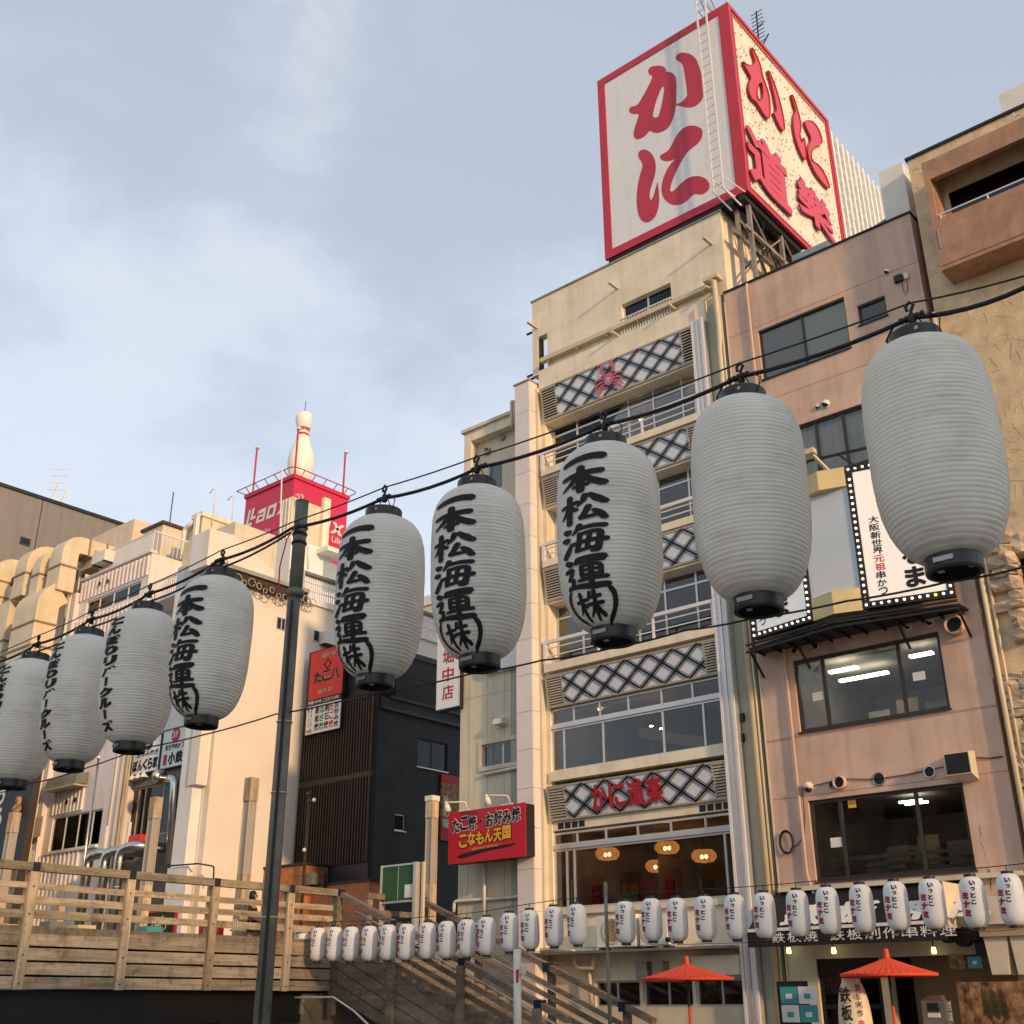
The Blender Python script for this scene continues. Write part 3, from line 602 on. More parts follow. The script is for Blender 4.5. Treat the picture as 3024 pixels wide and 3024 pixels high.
def lattice_panel(k, zt, zb, crab=False, text=None, lxa=.62, lxb=.42):
    """tilted opal panel with crossed black bars and a louvre at each end"""
    yt, yb = Y0-.27, Y0-.10
    def on(x, t, d=0): return Vector((x, yt+(yb-yt)*t-d*.98, zt+(zb-zt)*t-d*.17))
    o = thing('lattice_panel', k, 'sign panel', ((XL+XR)/2, Y0-.2, zb), 'lattice panels of the restaurant front')
    xa, xb = XL+lxa, XR-lxb
    pn = MB().prism([on(xa, 0), on(xb, 0), on(xb, 1), on(xa, 1)], (0, .08, .014)).build('opal_sheet', PANELW, o)
    for t0, t1 in ((-.03, .03), (.97, 1.03)):
        MB().prism([on(XL, t0, .02), on(XR, t0, .02), on(XR, t1, .02), on(XL, t1, .02)], (0, .12, .02)).build('frame_bar', LOUV, o)
    for x in (XL, xa-.03, xb, XR-.03):
        MB().prism([on(x, .03, .02), on(x+.03, .03, .02), on(x+.03, .97, .02), on(x, .97, .02)], (0, .12, .02)).build('frame_bar', LOUV, o)
    for (l0, l1) in ((XL+.03, xa-.03), (xb+.03, XR-.03)):
        bk = MB().prism([on(l0, 0, -.06), on(l1, 0, -.06), on(l1, 1, -.06), on(l0, 1, -.06)], (0, .04, .01)).build('louvre_back', DSTEEL, o)
        ns = 12
        for i in range(ns):
            t = (i+.5)/ns; a = on(l0, t, .01); b = on(l1, t, .01)
            MB().prism([a+Vector((0, 0, .012)), b+Vector((0, 0, .012)), b+Vector((0, -.004, -.03)), a+Vector((0, -.004, -.03))], (0, .05, .03)).build('louvre_slat', LOUV, o)
    # crossed bars: thick pair and thin pair in each direction
    H = 1.0; Wd = xb-xa; dx = (zt-zb)*1.35; step = .80
    def strip(x0, sgn, wd, m, lift):
        # bar from the top edge at x0 to the bottom edge at x0+sgn*dx, cut to the panel
        a, b = (x0, 0.), (x0+sgn*dx, 1.)
        pts = []
        t0, t1 = 0., 1.
        for lim, side in ((xa, -1), (xb, 1)):
            fa = (a[0]-lim)*side; fb = (b[0]-lim)*side
            if fa > 0 and fb > 0: return
            if fa > 0 or fb > 0:
                tt = fa/(fa-fb)
                if fa > 0: t0 = max(t0, tt)
                else: t1 = min(t1, tt)
        if t1-t0 < .04: return
        xa0, xa1 = a[0]+(b[0]-a[0])*t0, a[0]+(b[0]-a[0])*t1
        hw = wd/2
        q = [on(xa0-hw, t0, lift), on(xa0+hw, t0, lift), on(xa1+hw, t1, lift), on(xa1-hw, t1, lift)]
        MB().prism(q, (0, .012, .002)).build('lattice_bar', m, o)
    x = xa-dx*2-.1
    while x < xb+dx*2:
        strip(x, 1, .095, LATT, .018); strip(x, -1, .095, LATT, .022)
        strip(x+.115, 1, .014, LATT, .017); strip(x-.115, 1, .014, LATT, .017)
        strip(x+.115, -1, .014, LATT, .0175); strip(x-.115, -1, .014, LATT, .0175)
        x += step
    fnp = lambda u, v: tuple(on(u, 1-v, .032))
    if text:
        tw, th = 2.45, .86; x0 = (xa+xb)/2-.3-tw/2+.0
        for c, ch in enumerate(text):
            m = MB(); 
            for off in (0, .012):
                lettering(m, ch, lambda u, v, off=off: tuple(on(u, 1-v, .05+off)), x0+c*tw/4+.03, .12+.045*c*.0, tw/4-.06, .76, bold=.035)
            m.build('lettering', REDINK, o)
    if crab:
        cx, cy, s = (xa+xb)/2-.30, .46, .74
        def E(u, v, d): return on(cx+u*s, 1-(cy+v*s/(zt-zb)), d)
        CR = mat('crab_red', (.55, .13, .20), rough=.5, bump=0)
        def blob(name, pts, d=.045): 
            lp = smooth_loop(pts, 2); m = MB()
            n_ = len(lp); fr_ = [E(*p, d) for p in lp]; bk_ = [E(*p, .033) for p in lp]
            m.add(fr_, tessellate_polygon([[Vector((p[0], p[1], 0)) for p in lp]])); m.add(fr_+bk_, [(i, (i+1) % n_, n_+(i+1) % n_, n_+i) for i in range(n_)])
            return m.build(name, CR, o)
        blob('crab_body', [(-.20, .22), (-.1, .27), (0, .25), (.1, .27), (.2, .22), (.25, .05), (.22, -.16), (.1, -.27), (0, -.30), (-.1, -.27), (-.22, -.16), (-.25, .05)], .06)
        for sg in (-1, 1):
            blob('crab_claw', [(sg*.16, .22), (sg*.24, .22), (sg*.40, .40), (sg*.38, .60), (sg*.24, .86), (sg*.22, .66), (sg*.12, .84), (sg*.16, .56), (sg*.28, .42)])
            for i in range(4):
                y = .12-i*.12; L_ = .92-.06*i; dr = .06-.17*i
                blob('crab_leg', [(sg*.2, y), (sg*.2, y-.08), (sg*.5, y-.03+dr*.4), (sg*L_, y-.18+dr), (sg*.55, y+.07+dr*.4)])
        m = MB(); lettering(m, 'か', lambda u, v: tuple(E(u, v, .064)), -.12, -.16, .24, .26, .02); m.build('lettering', PANELW, o)
    return o
lattice_panel('lattice panel with the red crab emblem, topmost on the restaurant front', lv['p1t'], lv['p1b'], crab=True)
lattice_panel('second lattice panel from the top, half hidden by two white lanterns', lv['p2t'], lv['p2b'])
lattice_panel('third lattice panel from the top, in the middle of the restaurant front', lv['p3t'], lv['p3b'])
lattice_panel('fourth lattice panel from the top, plain, above a closed window band', lv['p4t'], lv['p4b'])
lattice_panel('lowest lattice panel with four red brush characters', lv['p5t'], lv['p5b'], text='かに道楽')

def bay_band(zb, zt, cols, rows=(), lamp=True, Y=Y0+.35, fm=ALU):
    window(b1, XL+.02, XR-.02, zb, zt, Y, cols, rows, fr=.06, fm=fm)
    rm = room(b1, XL, XR, Y+.08, Y+4.5, zb-.4, zt+.1)
    return rm
def slab(zb, zt, yf=Y0-.30): return bx('floor_slab', CREAM, b1, XL, XR, yf, Y0+1.0, zb, zt)
def fills(za_, zb_): return bx('lintel', CREAM, b1, XL+.002, XR-.002, Y0-.06, Y0+.9, zb_, za_)
def balcony(zr_, zs):
    o = MB(); 
    bx('railing_rail', ALUW, b1, XL-.05, XR-.003, Y0-.28, Y0-.18, zr_-.10, zr_)
    for f in (.33, .66): bx('railing_bar', ALUW, b1, XL-.04, XR-.003, Y0-.25, Y0-.21, zs+(zr_-zs)*f-.015, zs+(zr_-zs)*f+.015)
    for i in range(4):
        x = XL+.03+(XR-XL-.1)*i/3; bx('railing_post', ALUW, b1, x, x+.06, Y0-.26, Y0-.20, zs, zr_-.1)
    for sx_ in (XL-.04,): bx('baluster', ALUW, b1, sx_, sx_+.1, Y0-.28, Y0-.15, zs, zr_-.1)
for (pb, r, s_t, s_b, nxt) in (('p1b', 'r1', 's1t', 's1b', 'p2t'), ('p2b', 'r2', 's2t', 's2b', 'p3t'), ('p3b', 'r3', 's3t', 's3b', 'p4t')):
    fills(lv[pb]+.02, lv[pb]-.10)
    bay_band(lv[s_t], lv[pb]-.1, (.17, .34, .52, .68, .86), (.80,))
    slab(lv[s_b], lv[s_t]); fills(lv[s_b], lv[nxt]-.3 if False else lv[nxt]-.02)
    balcony(lv[r], lv[s_t])
    # panels hang in front of a closed spandrel
for (a, b) in (('p1t', 'p1b'), ('p2t', 'p2b'), ('p3t', 'p3b'), ('p4t', 'p4b'), ('p5t', 'p5b')):
    bx('spandrel', CREAM, b1, XL+.004, XR-.004, Y0+.02, Y0+.8, lv[b]-.02, lv[a]+.05)
# lamps glimpsed behind the upper windows
for (x, y) in (zC(1183, 1230), zC(876, 1350), zC(1515, 1105)):
    p = P(x, y, Y=Y0+1.2); o = thing('globe_lamp', 'small round lit lamp behind an upper restaurant window, '+('left' if x < 1800 else ('middle' if x < 1950 else 'right'))+' of three', 'lamp', p, 'lamps behind the upper windows')
    MB().lathe([(.01, -.07), (.06, -.04), (.075, 0), (.06, .04), (.01, .07)], p, 12).build('globe', LAMP_W, o, smooth=True); bx('cord', BLACK, o, p.x-.006, p.x+.006, p.y-.006, p.y+.006, p.z+.07, p.z+.55)
# fourth floor: closed band of transom and big windows, with a room behind
def closed_band(zt, ztb, zb, cols, tcols, lamps, roomh):
    Yw = Y0+.02
    window(b1, XL, XR, ztb+.01, zt, Yw, tcols, fr=.055, fm=ALU)
    bx('transom_beam', ALU, b1, XL, XR, Yw-.05, Yw+.12, ztb-.09, ztb+.008)
    window(b1, XL, XR, zb, ztb-.092, Yw, cols, fr=.06, fm=ALU)
    return room(b1, XL, XR, Yw+.09, Yw+5, zb-.3, zt+.2, ROOM)
closed_band(lv['p4b']-.05, lv['t4b'], lv['w4b'], (.075, .315, .66, .88), (.14, .30, .47, .66, .83), 3, 0)
slab(lv['s4b'], lv['w4b'], Y0-.12)
bx('sloping_ceiling', ROOMW, b1, -18.6, -16.4, 27.2, 29.5, lv['t4b']-.75, lv['t4b']-.45, rot=(.0, .28, .0))
for (q, lab) in ((z3(1243, 1440), 'tiny lit ceiling spotlight on the fourth floor, left of the close pair'), (z3(1300, 1455), 'tiny lit ceiling spotlight on the fourth floor, right of the close pair'), (z3(950, 1345), 'tiny lit ceiling spotlight behind a fourth floor transom pane')):
    p = P(*q, Y=Y0+1.4); tag(MB().lathe([(.055, 0), (.055, .02), (.02, .03)], p, 12).build('ceiling_spot', LAMP_W), lab, 'lamp', 'spotlights on the fourth floor')
slab(lv['p5b']-.28, lv['p5b']-.03, Y0-.02)
for (xa_, xb_) in ((XL+.2, XL+1.2), (XR-1.0, XR-.05)):
    for k in range(4):
        x = xa_+(xb_-xa_)*k/4; bx('grille', DSTEEL, b1, x, x+(xb_-xa_)/4-.05, Y0-.03, Y0-.021, lv['p5b']-.25, lv['p5b']-.08)
closed_band(lv['t5t'], lv['t5b'], lv['w5b'], (.075, .12, .94), (.14, .31, .49, .67, .85), 4, 0)
for i, (x, y) in enumerate((zF(1060, 690), zF(1438, 650), zF(1672, 703), zF(1376, 768))):
    p = P(x, y, Y=Y0+1.6+.5*i); o = thing('pendant_lamp', 'oval rattan pendant lamp with lit bulbs behind the big lower window, '+['leftmost', 'highest', 'rightmost', 'lowest'][i]+' of four', 'lamp', p, 'pendant lamps in the dining room')
    MB().lathe([(.06, .18), (.26, .155), (.35, .055), (.35, -.055), (.26, -.155), (.10, -.18)], p, 20, caps=False).build('shade', mat_rat, o, smooth=True)
    for d in (-.07, .07): MB().lathe([(.005, -.06), (.04, -.03), (.045, 0), (.03, .04), (.005, .05)], (p.x+d, p.y, p.z-.02), 8).build('bulb', LAMP_W, o, smooth=True)
    bx('cord', BLACK, o, p.x-.008, p.x+.008, p.y-.008, p.y+.008, p.z+.16, lv['t5t'])
for i, (x, y, hh) in enumerate(((985, 925, .3), (1450, 890, .32))):
    p = P(*zF(x, y), Y=Y0+1.0); tag(MB().box(p.x-.13, p.x+.13, p.y, p.y+.1, lv['w5b']-.25, p.z+hh*.5).build('menu_stand', REDINK), 'red menu card standing in the dining room window, '+('left' if i == 0 else 'right')+' one', 'menu stand', 'red cards in the dining room')
# ground part of the restaurant
bx('lower_wall', CREAM, b1, XL, XR, Y0, Y0+.3, lv['w5b']-.75, lv['w5b']-.003); bx('sill', CREAM_L, b1, XL, XR, Y0-.12, Y0+.1, lv['w5b']-.16, lv['w5b']-.005)
zlo = P(*zF(1300, 1490), Y=Y0).z; zlb = P(*zF(1300, 1660), Y=Y0).z
bx('lower_wall', CREAM, b1, XL, XR, Y0+.001, Y0+.3, zlo, lv['w5b']-.752)
wx_ = [P(*zF(x, 1570), Y=Y0).x for x in (980, 1108, 1268, 1285, 1450, 1600, 1620, 1780, 1932)]
window(b1, wx_[0], wx_[2]-.02, zlb, zlo, Y0+.08, (.48,), fr=.05); window(b1, wx_[3], wx_[5], zlb, zlo, Y0+.08, (.5,), fr=.05); window(b1, wx_[6], XR-.05, zlb, zlo, Y0+.08, (.5,), fr=.05)
room(b1, wx_[0]-.4, XR, Y0+.3, Y0+3, zlb-.3, zlo)
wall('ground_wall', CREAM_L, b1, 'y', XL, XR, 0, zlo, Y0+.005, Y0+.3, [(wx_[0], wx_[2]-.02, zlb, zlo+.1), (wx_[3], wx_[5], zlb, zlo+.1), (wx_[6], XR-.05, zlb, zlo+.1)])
e = P(*zF(1590, 1345), Y=Y0-.4); f = P(*zF(1920, 1440), Y=Y0-.4)
bx('awning_box', CREAM_L, b1, e.x, min(f.x, XR), Y0-.4, Y0-.002, f.z-.05, e.z+.02)
lz = P(*zF(1200, 1295), Y=Y0-.6).z
bx('ledge', STEEL, b1, P(*zF(650, 1300), Y=Y0).x, XR, Y0-.75, Y0-.003, lz-.06, lz)
for k, (xa_, xb_, lab) in enumerate(((995, 1240, 'cream air conditioner with a brown fan on the ledge left of the thin pole'), (1268, 1440, 'cream air conditioner half hidden behind small lanterns'))):
    a_ = P(*zF(xa_, 1180), Y=Y0-.6).x; b_ = P(*zF(xb_, 1180), Y=Y0-.6).x; zt_ = P(*zF(xa_, 1085), Y=Y0-.6).z
    ac_unit('air_conditioner', lab, a_, b_, Y0-.62, Y0-.2, lz, zt_, 'air conditioners on the ledge')
pts = [P(*zF(x, y), Y=Y0-.35) for x, y in ((600, 1300), (850, 1300), (850, 1385), (880, 1415), (970, 1415), (970, 1285))]
pipe('drain_pipe', PIPE, b1, pts, .055, 8, .09); pipe('drain_pipe', PIPE, b1, [P(*zF(945, 1430), Y=Y0-.2), P(*zF(960, 1640), Y=Y0-.2)], .05, 8)
pipe('drain_pipe', PIPE, b1, [P(*zF(x, y), Y=Y0-.15) for x, y in ((640, 1240), (645, 1290), (640, 1380), (900, 1375))], .035, 8)
for k, xx in enumerate((1237, 1340)):
    a_ = P(*zF(xx, 1372), Y=Y0-.3); b_ = P(*zF(xx+75, 1500), Y=Y0-.3); tag(MB().box(a_.x, b_.x, Y0-.3, Y0-.01, b_.z, a_.z).build('meter_box', STEEL), 'grey metal box on the wall left of the umbrella, '+('left' if k == 0 else 'right')+' of two', 'metal box', 'metal boxes on the wall')
p = P(*zF(1470, 1245), Y=Y0-.7)
cm = thing('security_camera', 'white tube security camera under the ledge with a dark lens', 'camera', p); MB().lathe([(.05, -.02), (.06, 0), (.06, .34), (.03, .36)], (p.x+.0, p.y, p.z), 12, 'x').build('body', PVC, cm, smooth=True); MB().lathe([(.09, -.06), (.10, 0), (.09, .05)], (p.x-.08, p.y, p.z+.05), 12, 'z').build('lens_housing', BLACK, cm, smooth=True)

# furniture glimpsed behind the restaurant windows
for (zf_, n_) in ((lv['w4b'], 4), (lv['w5b'], 5), (lv['s1t'], 3), (lv['s2t'], 3), (lv['s3t'], 4)):
    for k in range(n_):
        x = XL+.6+(XR-XL-1.4)*k/(n_-1)+random.uniform(-.2, .2); y = Y0+1.6+random.uniform(0, 1.2)
        bx('dining_table', WOODX, b1, x-.4, x+.4, y-.4, y+.4, zf_-.28, zf_+.42); bx('seat_back', (ROOMW, REDINK, LOUV)[k % 3], b1, x+.45, x+.52, y-.35, y+.35, zf_-.28, zf_+.75)
    bx('partition', ROOMW, b1, XL+1.9, XL+2.0, Y0+2.4, Y0+4.4, zf_-.25, zf_+1.5); bx('shoji_screen', PAPER, b1, XR-2.4, XR-.6, Y0+4.2, Y0+4.25, zf_, zf_+1.4)
# ------------------------------------------------------------------ annex left of the restaurant
an = thing('annex_building', 'narrow cream annex with a recessed bay, left of the lattice fronted restaurant', 'building', (-23.1, 30, 0))
AX0, AX1 = -24.55, -21.73
AT = y26(1373, 1273).z; rz = P(*a6(560, 690), Y=Y0+.2).z
w = [P(*z3(275, 1548), Y=Y0), P(*z3(497, 1505), Y=Y0), P(*z3(285, 1675), Y=Y0)]
aw = (w[0].x, w[1].x, w[2].z, w[0].z)
wall('lower_wall', CREAM_L, an, 'y', AX0, AX1, 0, rz, Y0, Y0+.3, [aw])
bx('left_fin', CREAM, an, AX0, AX0+.32, Y0-.0, Y0+.6, rz+.001, AT-.5)
bx('top_band', CREAM, an, AX0, AX1, Y0, Y0+.6, AT-.5, AT-.12); bx('coping', CREAM_L, an, AX0-.08, AX1, Y0-.10, Y0+.6, AT-.119, AT)
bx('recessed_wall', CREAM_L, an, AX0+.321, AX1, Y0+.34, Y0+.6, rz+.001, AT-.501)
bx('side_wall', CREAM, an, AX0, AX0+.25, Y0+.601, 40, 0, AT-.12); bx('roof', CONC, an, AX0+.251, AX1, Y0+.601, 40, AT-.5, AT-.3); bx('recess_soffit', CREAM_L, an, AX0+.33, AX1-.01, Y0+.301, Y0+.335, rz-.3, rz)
# greyish painted bands run down the lower wall
for (xa_, xb_) in ((1508, 1553),):
    a_ = P(xa_, 2200, Y=Y0).x; bx('painted_band', GREYGREEN, an, a_, AX1-.001, Y0-.004, Y0-.001, 0, rz-.02)
for xx in (1386, 1440, 1490):
    x = P(xx, 2150, Y=Y0).x; bx('joint', GREYGREEN, an, x-.008, x+.008, Y0-.005, Y0-.0015, 0, rz-.02)
jz = P(1400, 2060, Y=Y0).z; bx('joint', GREYGREEN, an, AX0+.002, AX1-.3, Y0-.006, Y0-.002, jz-.008, jz+.008)
window(an, aw[0], aw[1], aw[2], aw[3], Y0+.10, (.5,), fm=ALU, gm=GLASSD); room(an, aw[0]-.2, aw[1]+.2, Y0+.301, Y0+2, aw[2]-.2, aw[3]+.2)
fm_ = MB(); a_, b_, c_, d_ = aw
fm_.box(a_-.12, a_-.001, Y0-.03, Y0-.001, c_-.12, d_+.12).box(b_+.001, b_+.12, Y0-.03, Y0-.001, c_-.12, d_+.12).box(a_, b_, Y0-.03, Y0-.001, d_+.001, d_+.12).box(a_, b_, Y0-.06, Y0-.001, c_-.12, c_-.001)
fm_.build('window_surround', CREAM_L, an)
c = P(*z3(400, 1415), Y=Y0)
hd = MB().prism([(c.x-.18, Y0-.02, c.z-.10), (c.x-.18, Y0-.30, c.z-.10), (c.x-.18, Y0-.30, c.z+.04), (c.x-.18, Y0-.16, c.z+.12), (c.x-.18, Y0-.02, c.z+.12)], (.36, 0, 0)).build('vent_hood', PVC, an)
bx('vent_plate', CREAM_L, an, c.x-.26, c.x+.32, Y0-.02, Y0-.001, c.z-.16, c.z+.22)
for (x, y, r) in ((437, 268, .10), (333, 363, .13)):
    q = P(*a6(x, y), Y=Y0+.33); vent_cap('round_vent', STEEL, an, (q.x, Y0+.34, q.z), r)
q0 = P(*a6(345, 470), Y=Y0+.33); q1 = P(*a6(425, 600), Y=Y0+.33); bx('shutter', mat('blue_grey_shutter', (.16, .19, .20), rough=.5), an, q0.x, q1.x, Y0+.30, Y0+.339, q1.z, q0.z)
for k in range(3):
    x = P(*a6(572+k*13, 400), Y=Y0+.3).x; zt = P(*a6(560, 170), Y=Y0+.25).z; zb = P(*a6(585, 670), Y=Y0+.25).z
    bx('riser_pipe', PIPE, an, x-.035, x+.035, Y0+.22, Y0+.32, zb, zt)
zt = P(*a6(500, 20), Y=Y0-.1).z; zb = P(*a6(510, 185), Y=Y0-.1).z
for k in range(5):
    x = P(*a6(502+k*17, 100), Y=Y0-.1).x; pipe('roof_pipe', PIPE, an, [(x, Y0+.5, zt+.05), (x, Y0-.14, zt+.05-.02*k), (x, Y0-.14, zb+(.0 if k == 0 else .25)), (x+.1, Y0+.3, zb+.05)], .055 if k == 0 else .035, 8)
pipe('drain_pipe', PVC, an, [P(*zF(x, y), Y=Y0-.08) for x, y in ((270, 188), (527, 135), (527, 700), (505, 720), (505, 958), (470, 965), (90, 992), (85, 1060))], .05, 8)
pipe('drain_pipe', PVC, an, [P(*zF(282, 740), Y=Y0-.12), P(*zF(278, 1090), Y=Y0-.12)], .05, 8)
# a small aerial on the pilaster
p = y26(1560, 1120)

# red takoyaki sign with two spotlights
SY = Y0-.95
tl = P(*zF(55, 433), Y=SY); tr = P(*zF(538, 367), Y=SY); brr = P(*zF(538, 705), Y=SY)
ks = thing('takoyaki_sign', 'red box sign with black and yellow brush lettering on the annex wall', 'sign', ((tl.x+tr.x)/2, SY+.2, brr.z))
bx('face', mat('crimson', (.52, .010, .026), rough=.35, var=.05, bump=0), ks, tl.x, tr.x, SY, SY+.04, brr.z, tl.z)
bx('case', DSTEEL, ks, tl.x+.01, tr.x-.01, SY+.041, Y0-.35, brr.z+.02, tl.z-.02)
for x in (tl.x+1.2, tr.x-.3): bx('bracket', DSTEEL, ks, x-.05, x+.05, Y0-.36, Y0-.001, brr.z+.5, brr.z+.6)
Wd, Ht = tr.x-tl.x, tl.z-brr.z
def ktext(txt, u, v, w_, h_, ink, d, bold, nm='lettering', tilt=.0):
    m = MB(); gw = 1.12 if nm == 'letter_outline' else 1
    for i, ch in enumerate(txt):
        cw = w_/len(txt); lw, lh = cw*Wd*(.3 if ch == '・' else .95), h_*Ht*(.25 if ch == '・' else 1)
        lettering(m, ch, lambda a, b: (a, SY-d, b+tilt*(a-tl.x)), tl.x+u*Wd+i*cw*Wd-lw*(gw-1)/2+(cw*Wd*.33 if ch == '・' else 0), brr.z+v*Ht+(.02*Ht if i % 2 else 0)-lh*(gw-1)/2+(h_*Ht*.35 if ch == '・' else 0), lw*gw, lh*gw, bold)
    return m.build(nm, ink, ks)
ktext('たこ焼・お好み焼', .05, .59, .90, .27, PAPER, .003, .085, 'letter_outline', .03); ktext('たこ焼・お好み焼', .05, .59, .90, .27, BLACKINK, .016, .035, tilt=.03)
ktext('こなもん天国', .15, .27, .68, .26, BLACKINK, .003, .09, 'letter_outline', .04); ktext('こなもん天国', .15, .27, .68, .26, YELINK, .016, .045, tilt=.04)
sw = smooth_loop([(tl.x+.11*Wd, brr.z+.10*Ht), (tl.x+.15*Wd, brr.z+.17*Ht), (tl.x+.5*Wd, brr.z+.235*Ht), (tl.x+.75*Wd, brr.z+.255*Ht), (tl.x+.90*Wd, brr.z+.27*Ht), (tl.x+.86*Wd, brr.z+.21*Ht), (tl.x+.5*Wd, brr.z+.17*Ht), (tl.x+.2*Wd, brr.z+.08*Ht)], 2)
MB().poly([sw], lambda u, v: (u, SY-.002, v)).build('brush_stroke', BLACKINK, ks)
m = MB(); lettering(m, 'KONAMON TENGOKU', lambda a, b: (a, SY-.012, b+.04*(a-tl.x)), tl.x+.32*Wd, brr.z+.19*Ht, .34*Wd, .045*Ht, .01); m.build('lettering', YELINK, ks)
for k, (hx, hy, bx_, by_) in enumerate(((35, 390, 175, 408), (290, 345, 445, 370))):
    h0 = P(*zF(hx, hy), Y=SY-.35); b0 = P(*zF(bx_, by_), Y=SY+.2)
    sp = thing('spotlight', 'white spotlight on a bent arm above the red takoyaki sign, '+('left' if k == 0 else 'right')+' one', 'spotlight', b0, 'spotlights over the red sign')
    pipe('arm', PVC, sp, [b0, b0+Vector((-.05, -.05, .22)), h0+Vector((.06, .05, .12))], .022, 6, .08)
    d = Vector((.15, .25, -1)).normalized(); q = [h0+Vector((0, 0, .14))+d*t for t in (0, .08, .16, .30)]
    MB().tube(q[:2], .045, 10).tube(q[1:], .07, 10, .10).build('lamp_head', PVC, sp, smooth=True)
    bx('base_bar', PVC, sp, b0.x-.35, b0.x+.08, b0.y-.03, b0.y+.03, b0.z-.04, b0.z+.0)

# vertical white sign hung on the annex corner, and a rounded sign above it
vx0 = P(*z6(1277, 480), Y=Y0-.2).x; vx1 = P(*z6(1440, 450), Y=Y0-.2).x; vz0 = P(*z6(1277, 480), Y=Y0-.2).z; vz1 = P(1290, 1800, Y=Y0-.2).z
vs = thing('vertical_sign', 'tall narrow white sign with red characters on the annex corner', 'sign', ((vx0+vx1)/2, Y0, vz0))
bx('panel', SIGNW, vs, vx0+.03, vx1-.03, Y0-.22, Y0-.19, vz0+.03, vz1); bx('case', DSTEEL, vs, vx0, vx1, Y0-.189, Y0-.006, vz0-.05, vz1+.02)
fb = MB().box(vx0, vx0+.029, Y0-.225, Y0-.19, vz0, vz1+.03).box(vx1-.029, vx1, Y0-.225, Y0-.19, vz0, vz1+.03).box(vx0+.03, vx1-.03, Y0-.225, Y0-.19, vz0, vz0+.029).build('frame', ALU, vs)
m = MB(); ch = (P(*z6(1350, 440), Y=Y0).z-P(*z6(1350, 310), Y=Y0).z)*-1
chz = 1.02*(P(*z6(1350, 200), Y=Y0-.2).z-P(*z6(1350, 325), Y=Y0-.2).z)
for i, c_ in enumerate('店中堀頓道'):
    lettering(m, c_, onY(Y0-.224), vx0+.26*(vx1-vx0), vz0+.28+i*chz, .5*(vx1-vx0), chz*.80, .018)
m.build('lettering', REDINK, vs)
rx0, rx1 = P(1420, 1940, Y=Y0-.15).x, P(1537, 1900, Y=Y0-.15).x; rz0, rz1 = P(1500, 1975, Y=Y0-.15).z, P(1500, 1700, Y=Y0-.15).z
rp = []
for (cx, cz, a0) in ((rx1-.35, rz0+.35, -90), (rx1-.35, rz1-.35, 0), (rx0+.35, rz1-.35, 90), (rx0+.35, rz0+.35, 180)):
    for k in range(7): a = math.radians(a0+15*k); rp.append((cx+.35*math.cos(a), cz+.35*math.sin(a)))
rs = thing('rounded_sign', 'white rounded sign with red lettering half hidden behind a lantern on the annex', 'sign', ((rx0+rx1)/2, Y0-.1, rz0))
MB().prism([(u, Y0-.16, v) for u, v in rp], (0, .15, 0)).build('panel', SIGNW, rs)
m = MB(); lettering(m, 'め', onY(Y0-.163), rx0+.3, rz0+.42, rx1-rx0-.5, (rz1-rz0)*.55, .07); m.build('lettering', REDB, rs)

# ------------------------------------------------------------------ rooftop billboard
SX0, SX1 = -18.13, -12.80; SZ0, SZ1 = y26(2000, 667).z, y26(1950, 131).z; SYB = 33.27
bb = thing('rooftop_billboard', 'giant red bordered white billboard box with red brush lettering on the restaurant roof', 'billboard', ((SX0+SX1)/2, 29.6, ROOF))
bx('core', STEEL, bb, SX0+.05, SX1-.05, Y0+.05, SYB, SZ0+.05, SZ1-.05)
bw = .30
bx('front_border', RED, bb, SX0, SX1, Y0-.06, Y0+.049, SZ1-bw, SZ1); bx('front_border', RED, bb, SX0, SX1, Y0-.06, Y0+.049, SZ0, SZ0+bw)
bx('front_border', RED, bb, SX0, SX0+bw, Y0-.06, Y0+.049, SZ0+bw, SZ1-bw); bx('front_border', RED, bb, SX1-bw, SX1, Y0-.06, Y0+.049, SZ0+bw, SZ1-bw)
npan = 4
for i in range(npan):
    xa_ = SX0+bw+(SX1-SX0-2*bw)*i/npan; xb_ = SX0+bw+(SX1-SX0-2*bw)*(i+1)/npan
    bx('front_panel', SIGNW, bb, xa_+.001, xb_-.001, Y0-.03, Y0+.045, SZ0+bw, SZ1-bw)
KA = [[(515,510),(520,490),(540,473),(575,467),(610,468),(630,477),(643,492),(645,512),(662,510),(690,520),(710,540),(718,570),(720,620),(718,680),(717,735),(716,750),(705,810),(690,860),(665,905),(640,928),(600,945),(575,948),(550,942),(530,930),(518,940),(505,960),(480,980),(450,992),(430,992),(415,975),(412,950),(420,915),(440,850),(455,812),(430,812),(400,810),(383,800),(380,780),(388,765),(405,757),(430,755),(450,735),(480,685),(520,610),(548,550),(545,540),(525,530)],
      [(622,612),(605,640),(585,690),(565,750),(552,805),(550,830),(560,838),(578,838),(592,825),(605,780),(620,710),(630,650),(630,618)]]
KA2 = [[(710,415),(720,390),(740,377),(770,374),(805,380),(835,395),(858,420),(873,450),(885,490),(905,560),(915,620),(917,660),(910,690),(895,720),(870,745),(840,762),(810,768),(780,765),(750,757),(720,752),(716,740),(740,735),(765,720),(785,695),(795,680),(793,640),(785,580),(775,520),(768,480),(760,455),(745,440),(722,432)]]
NI1 = [[(445,1100),(452,1080),(470,1067),(490,1064),(515,1072),(540,1092),(560,1125),(570,1165),(572,1210),(562,1260),(545,1310),(530,1360),(526,1400),(532,1424),(542,1424),(555,1395),(570,1345),(584,1290),(590,1330),(595,1390),(596,1440),(588,1490),(573,1535),(550,1565),(520,1585),(495,1586),(470,1572),(452,1545),(440,1500),(434,1440),(436,1370),(445,1300),(460,1240),(475,1195),(478,1170),(465,1145),(450,1125)]]
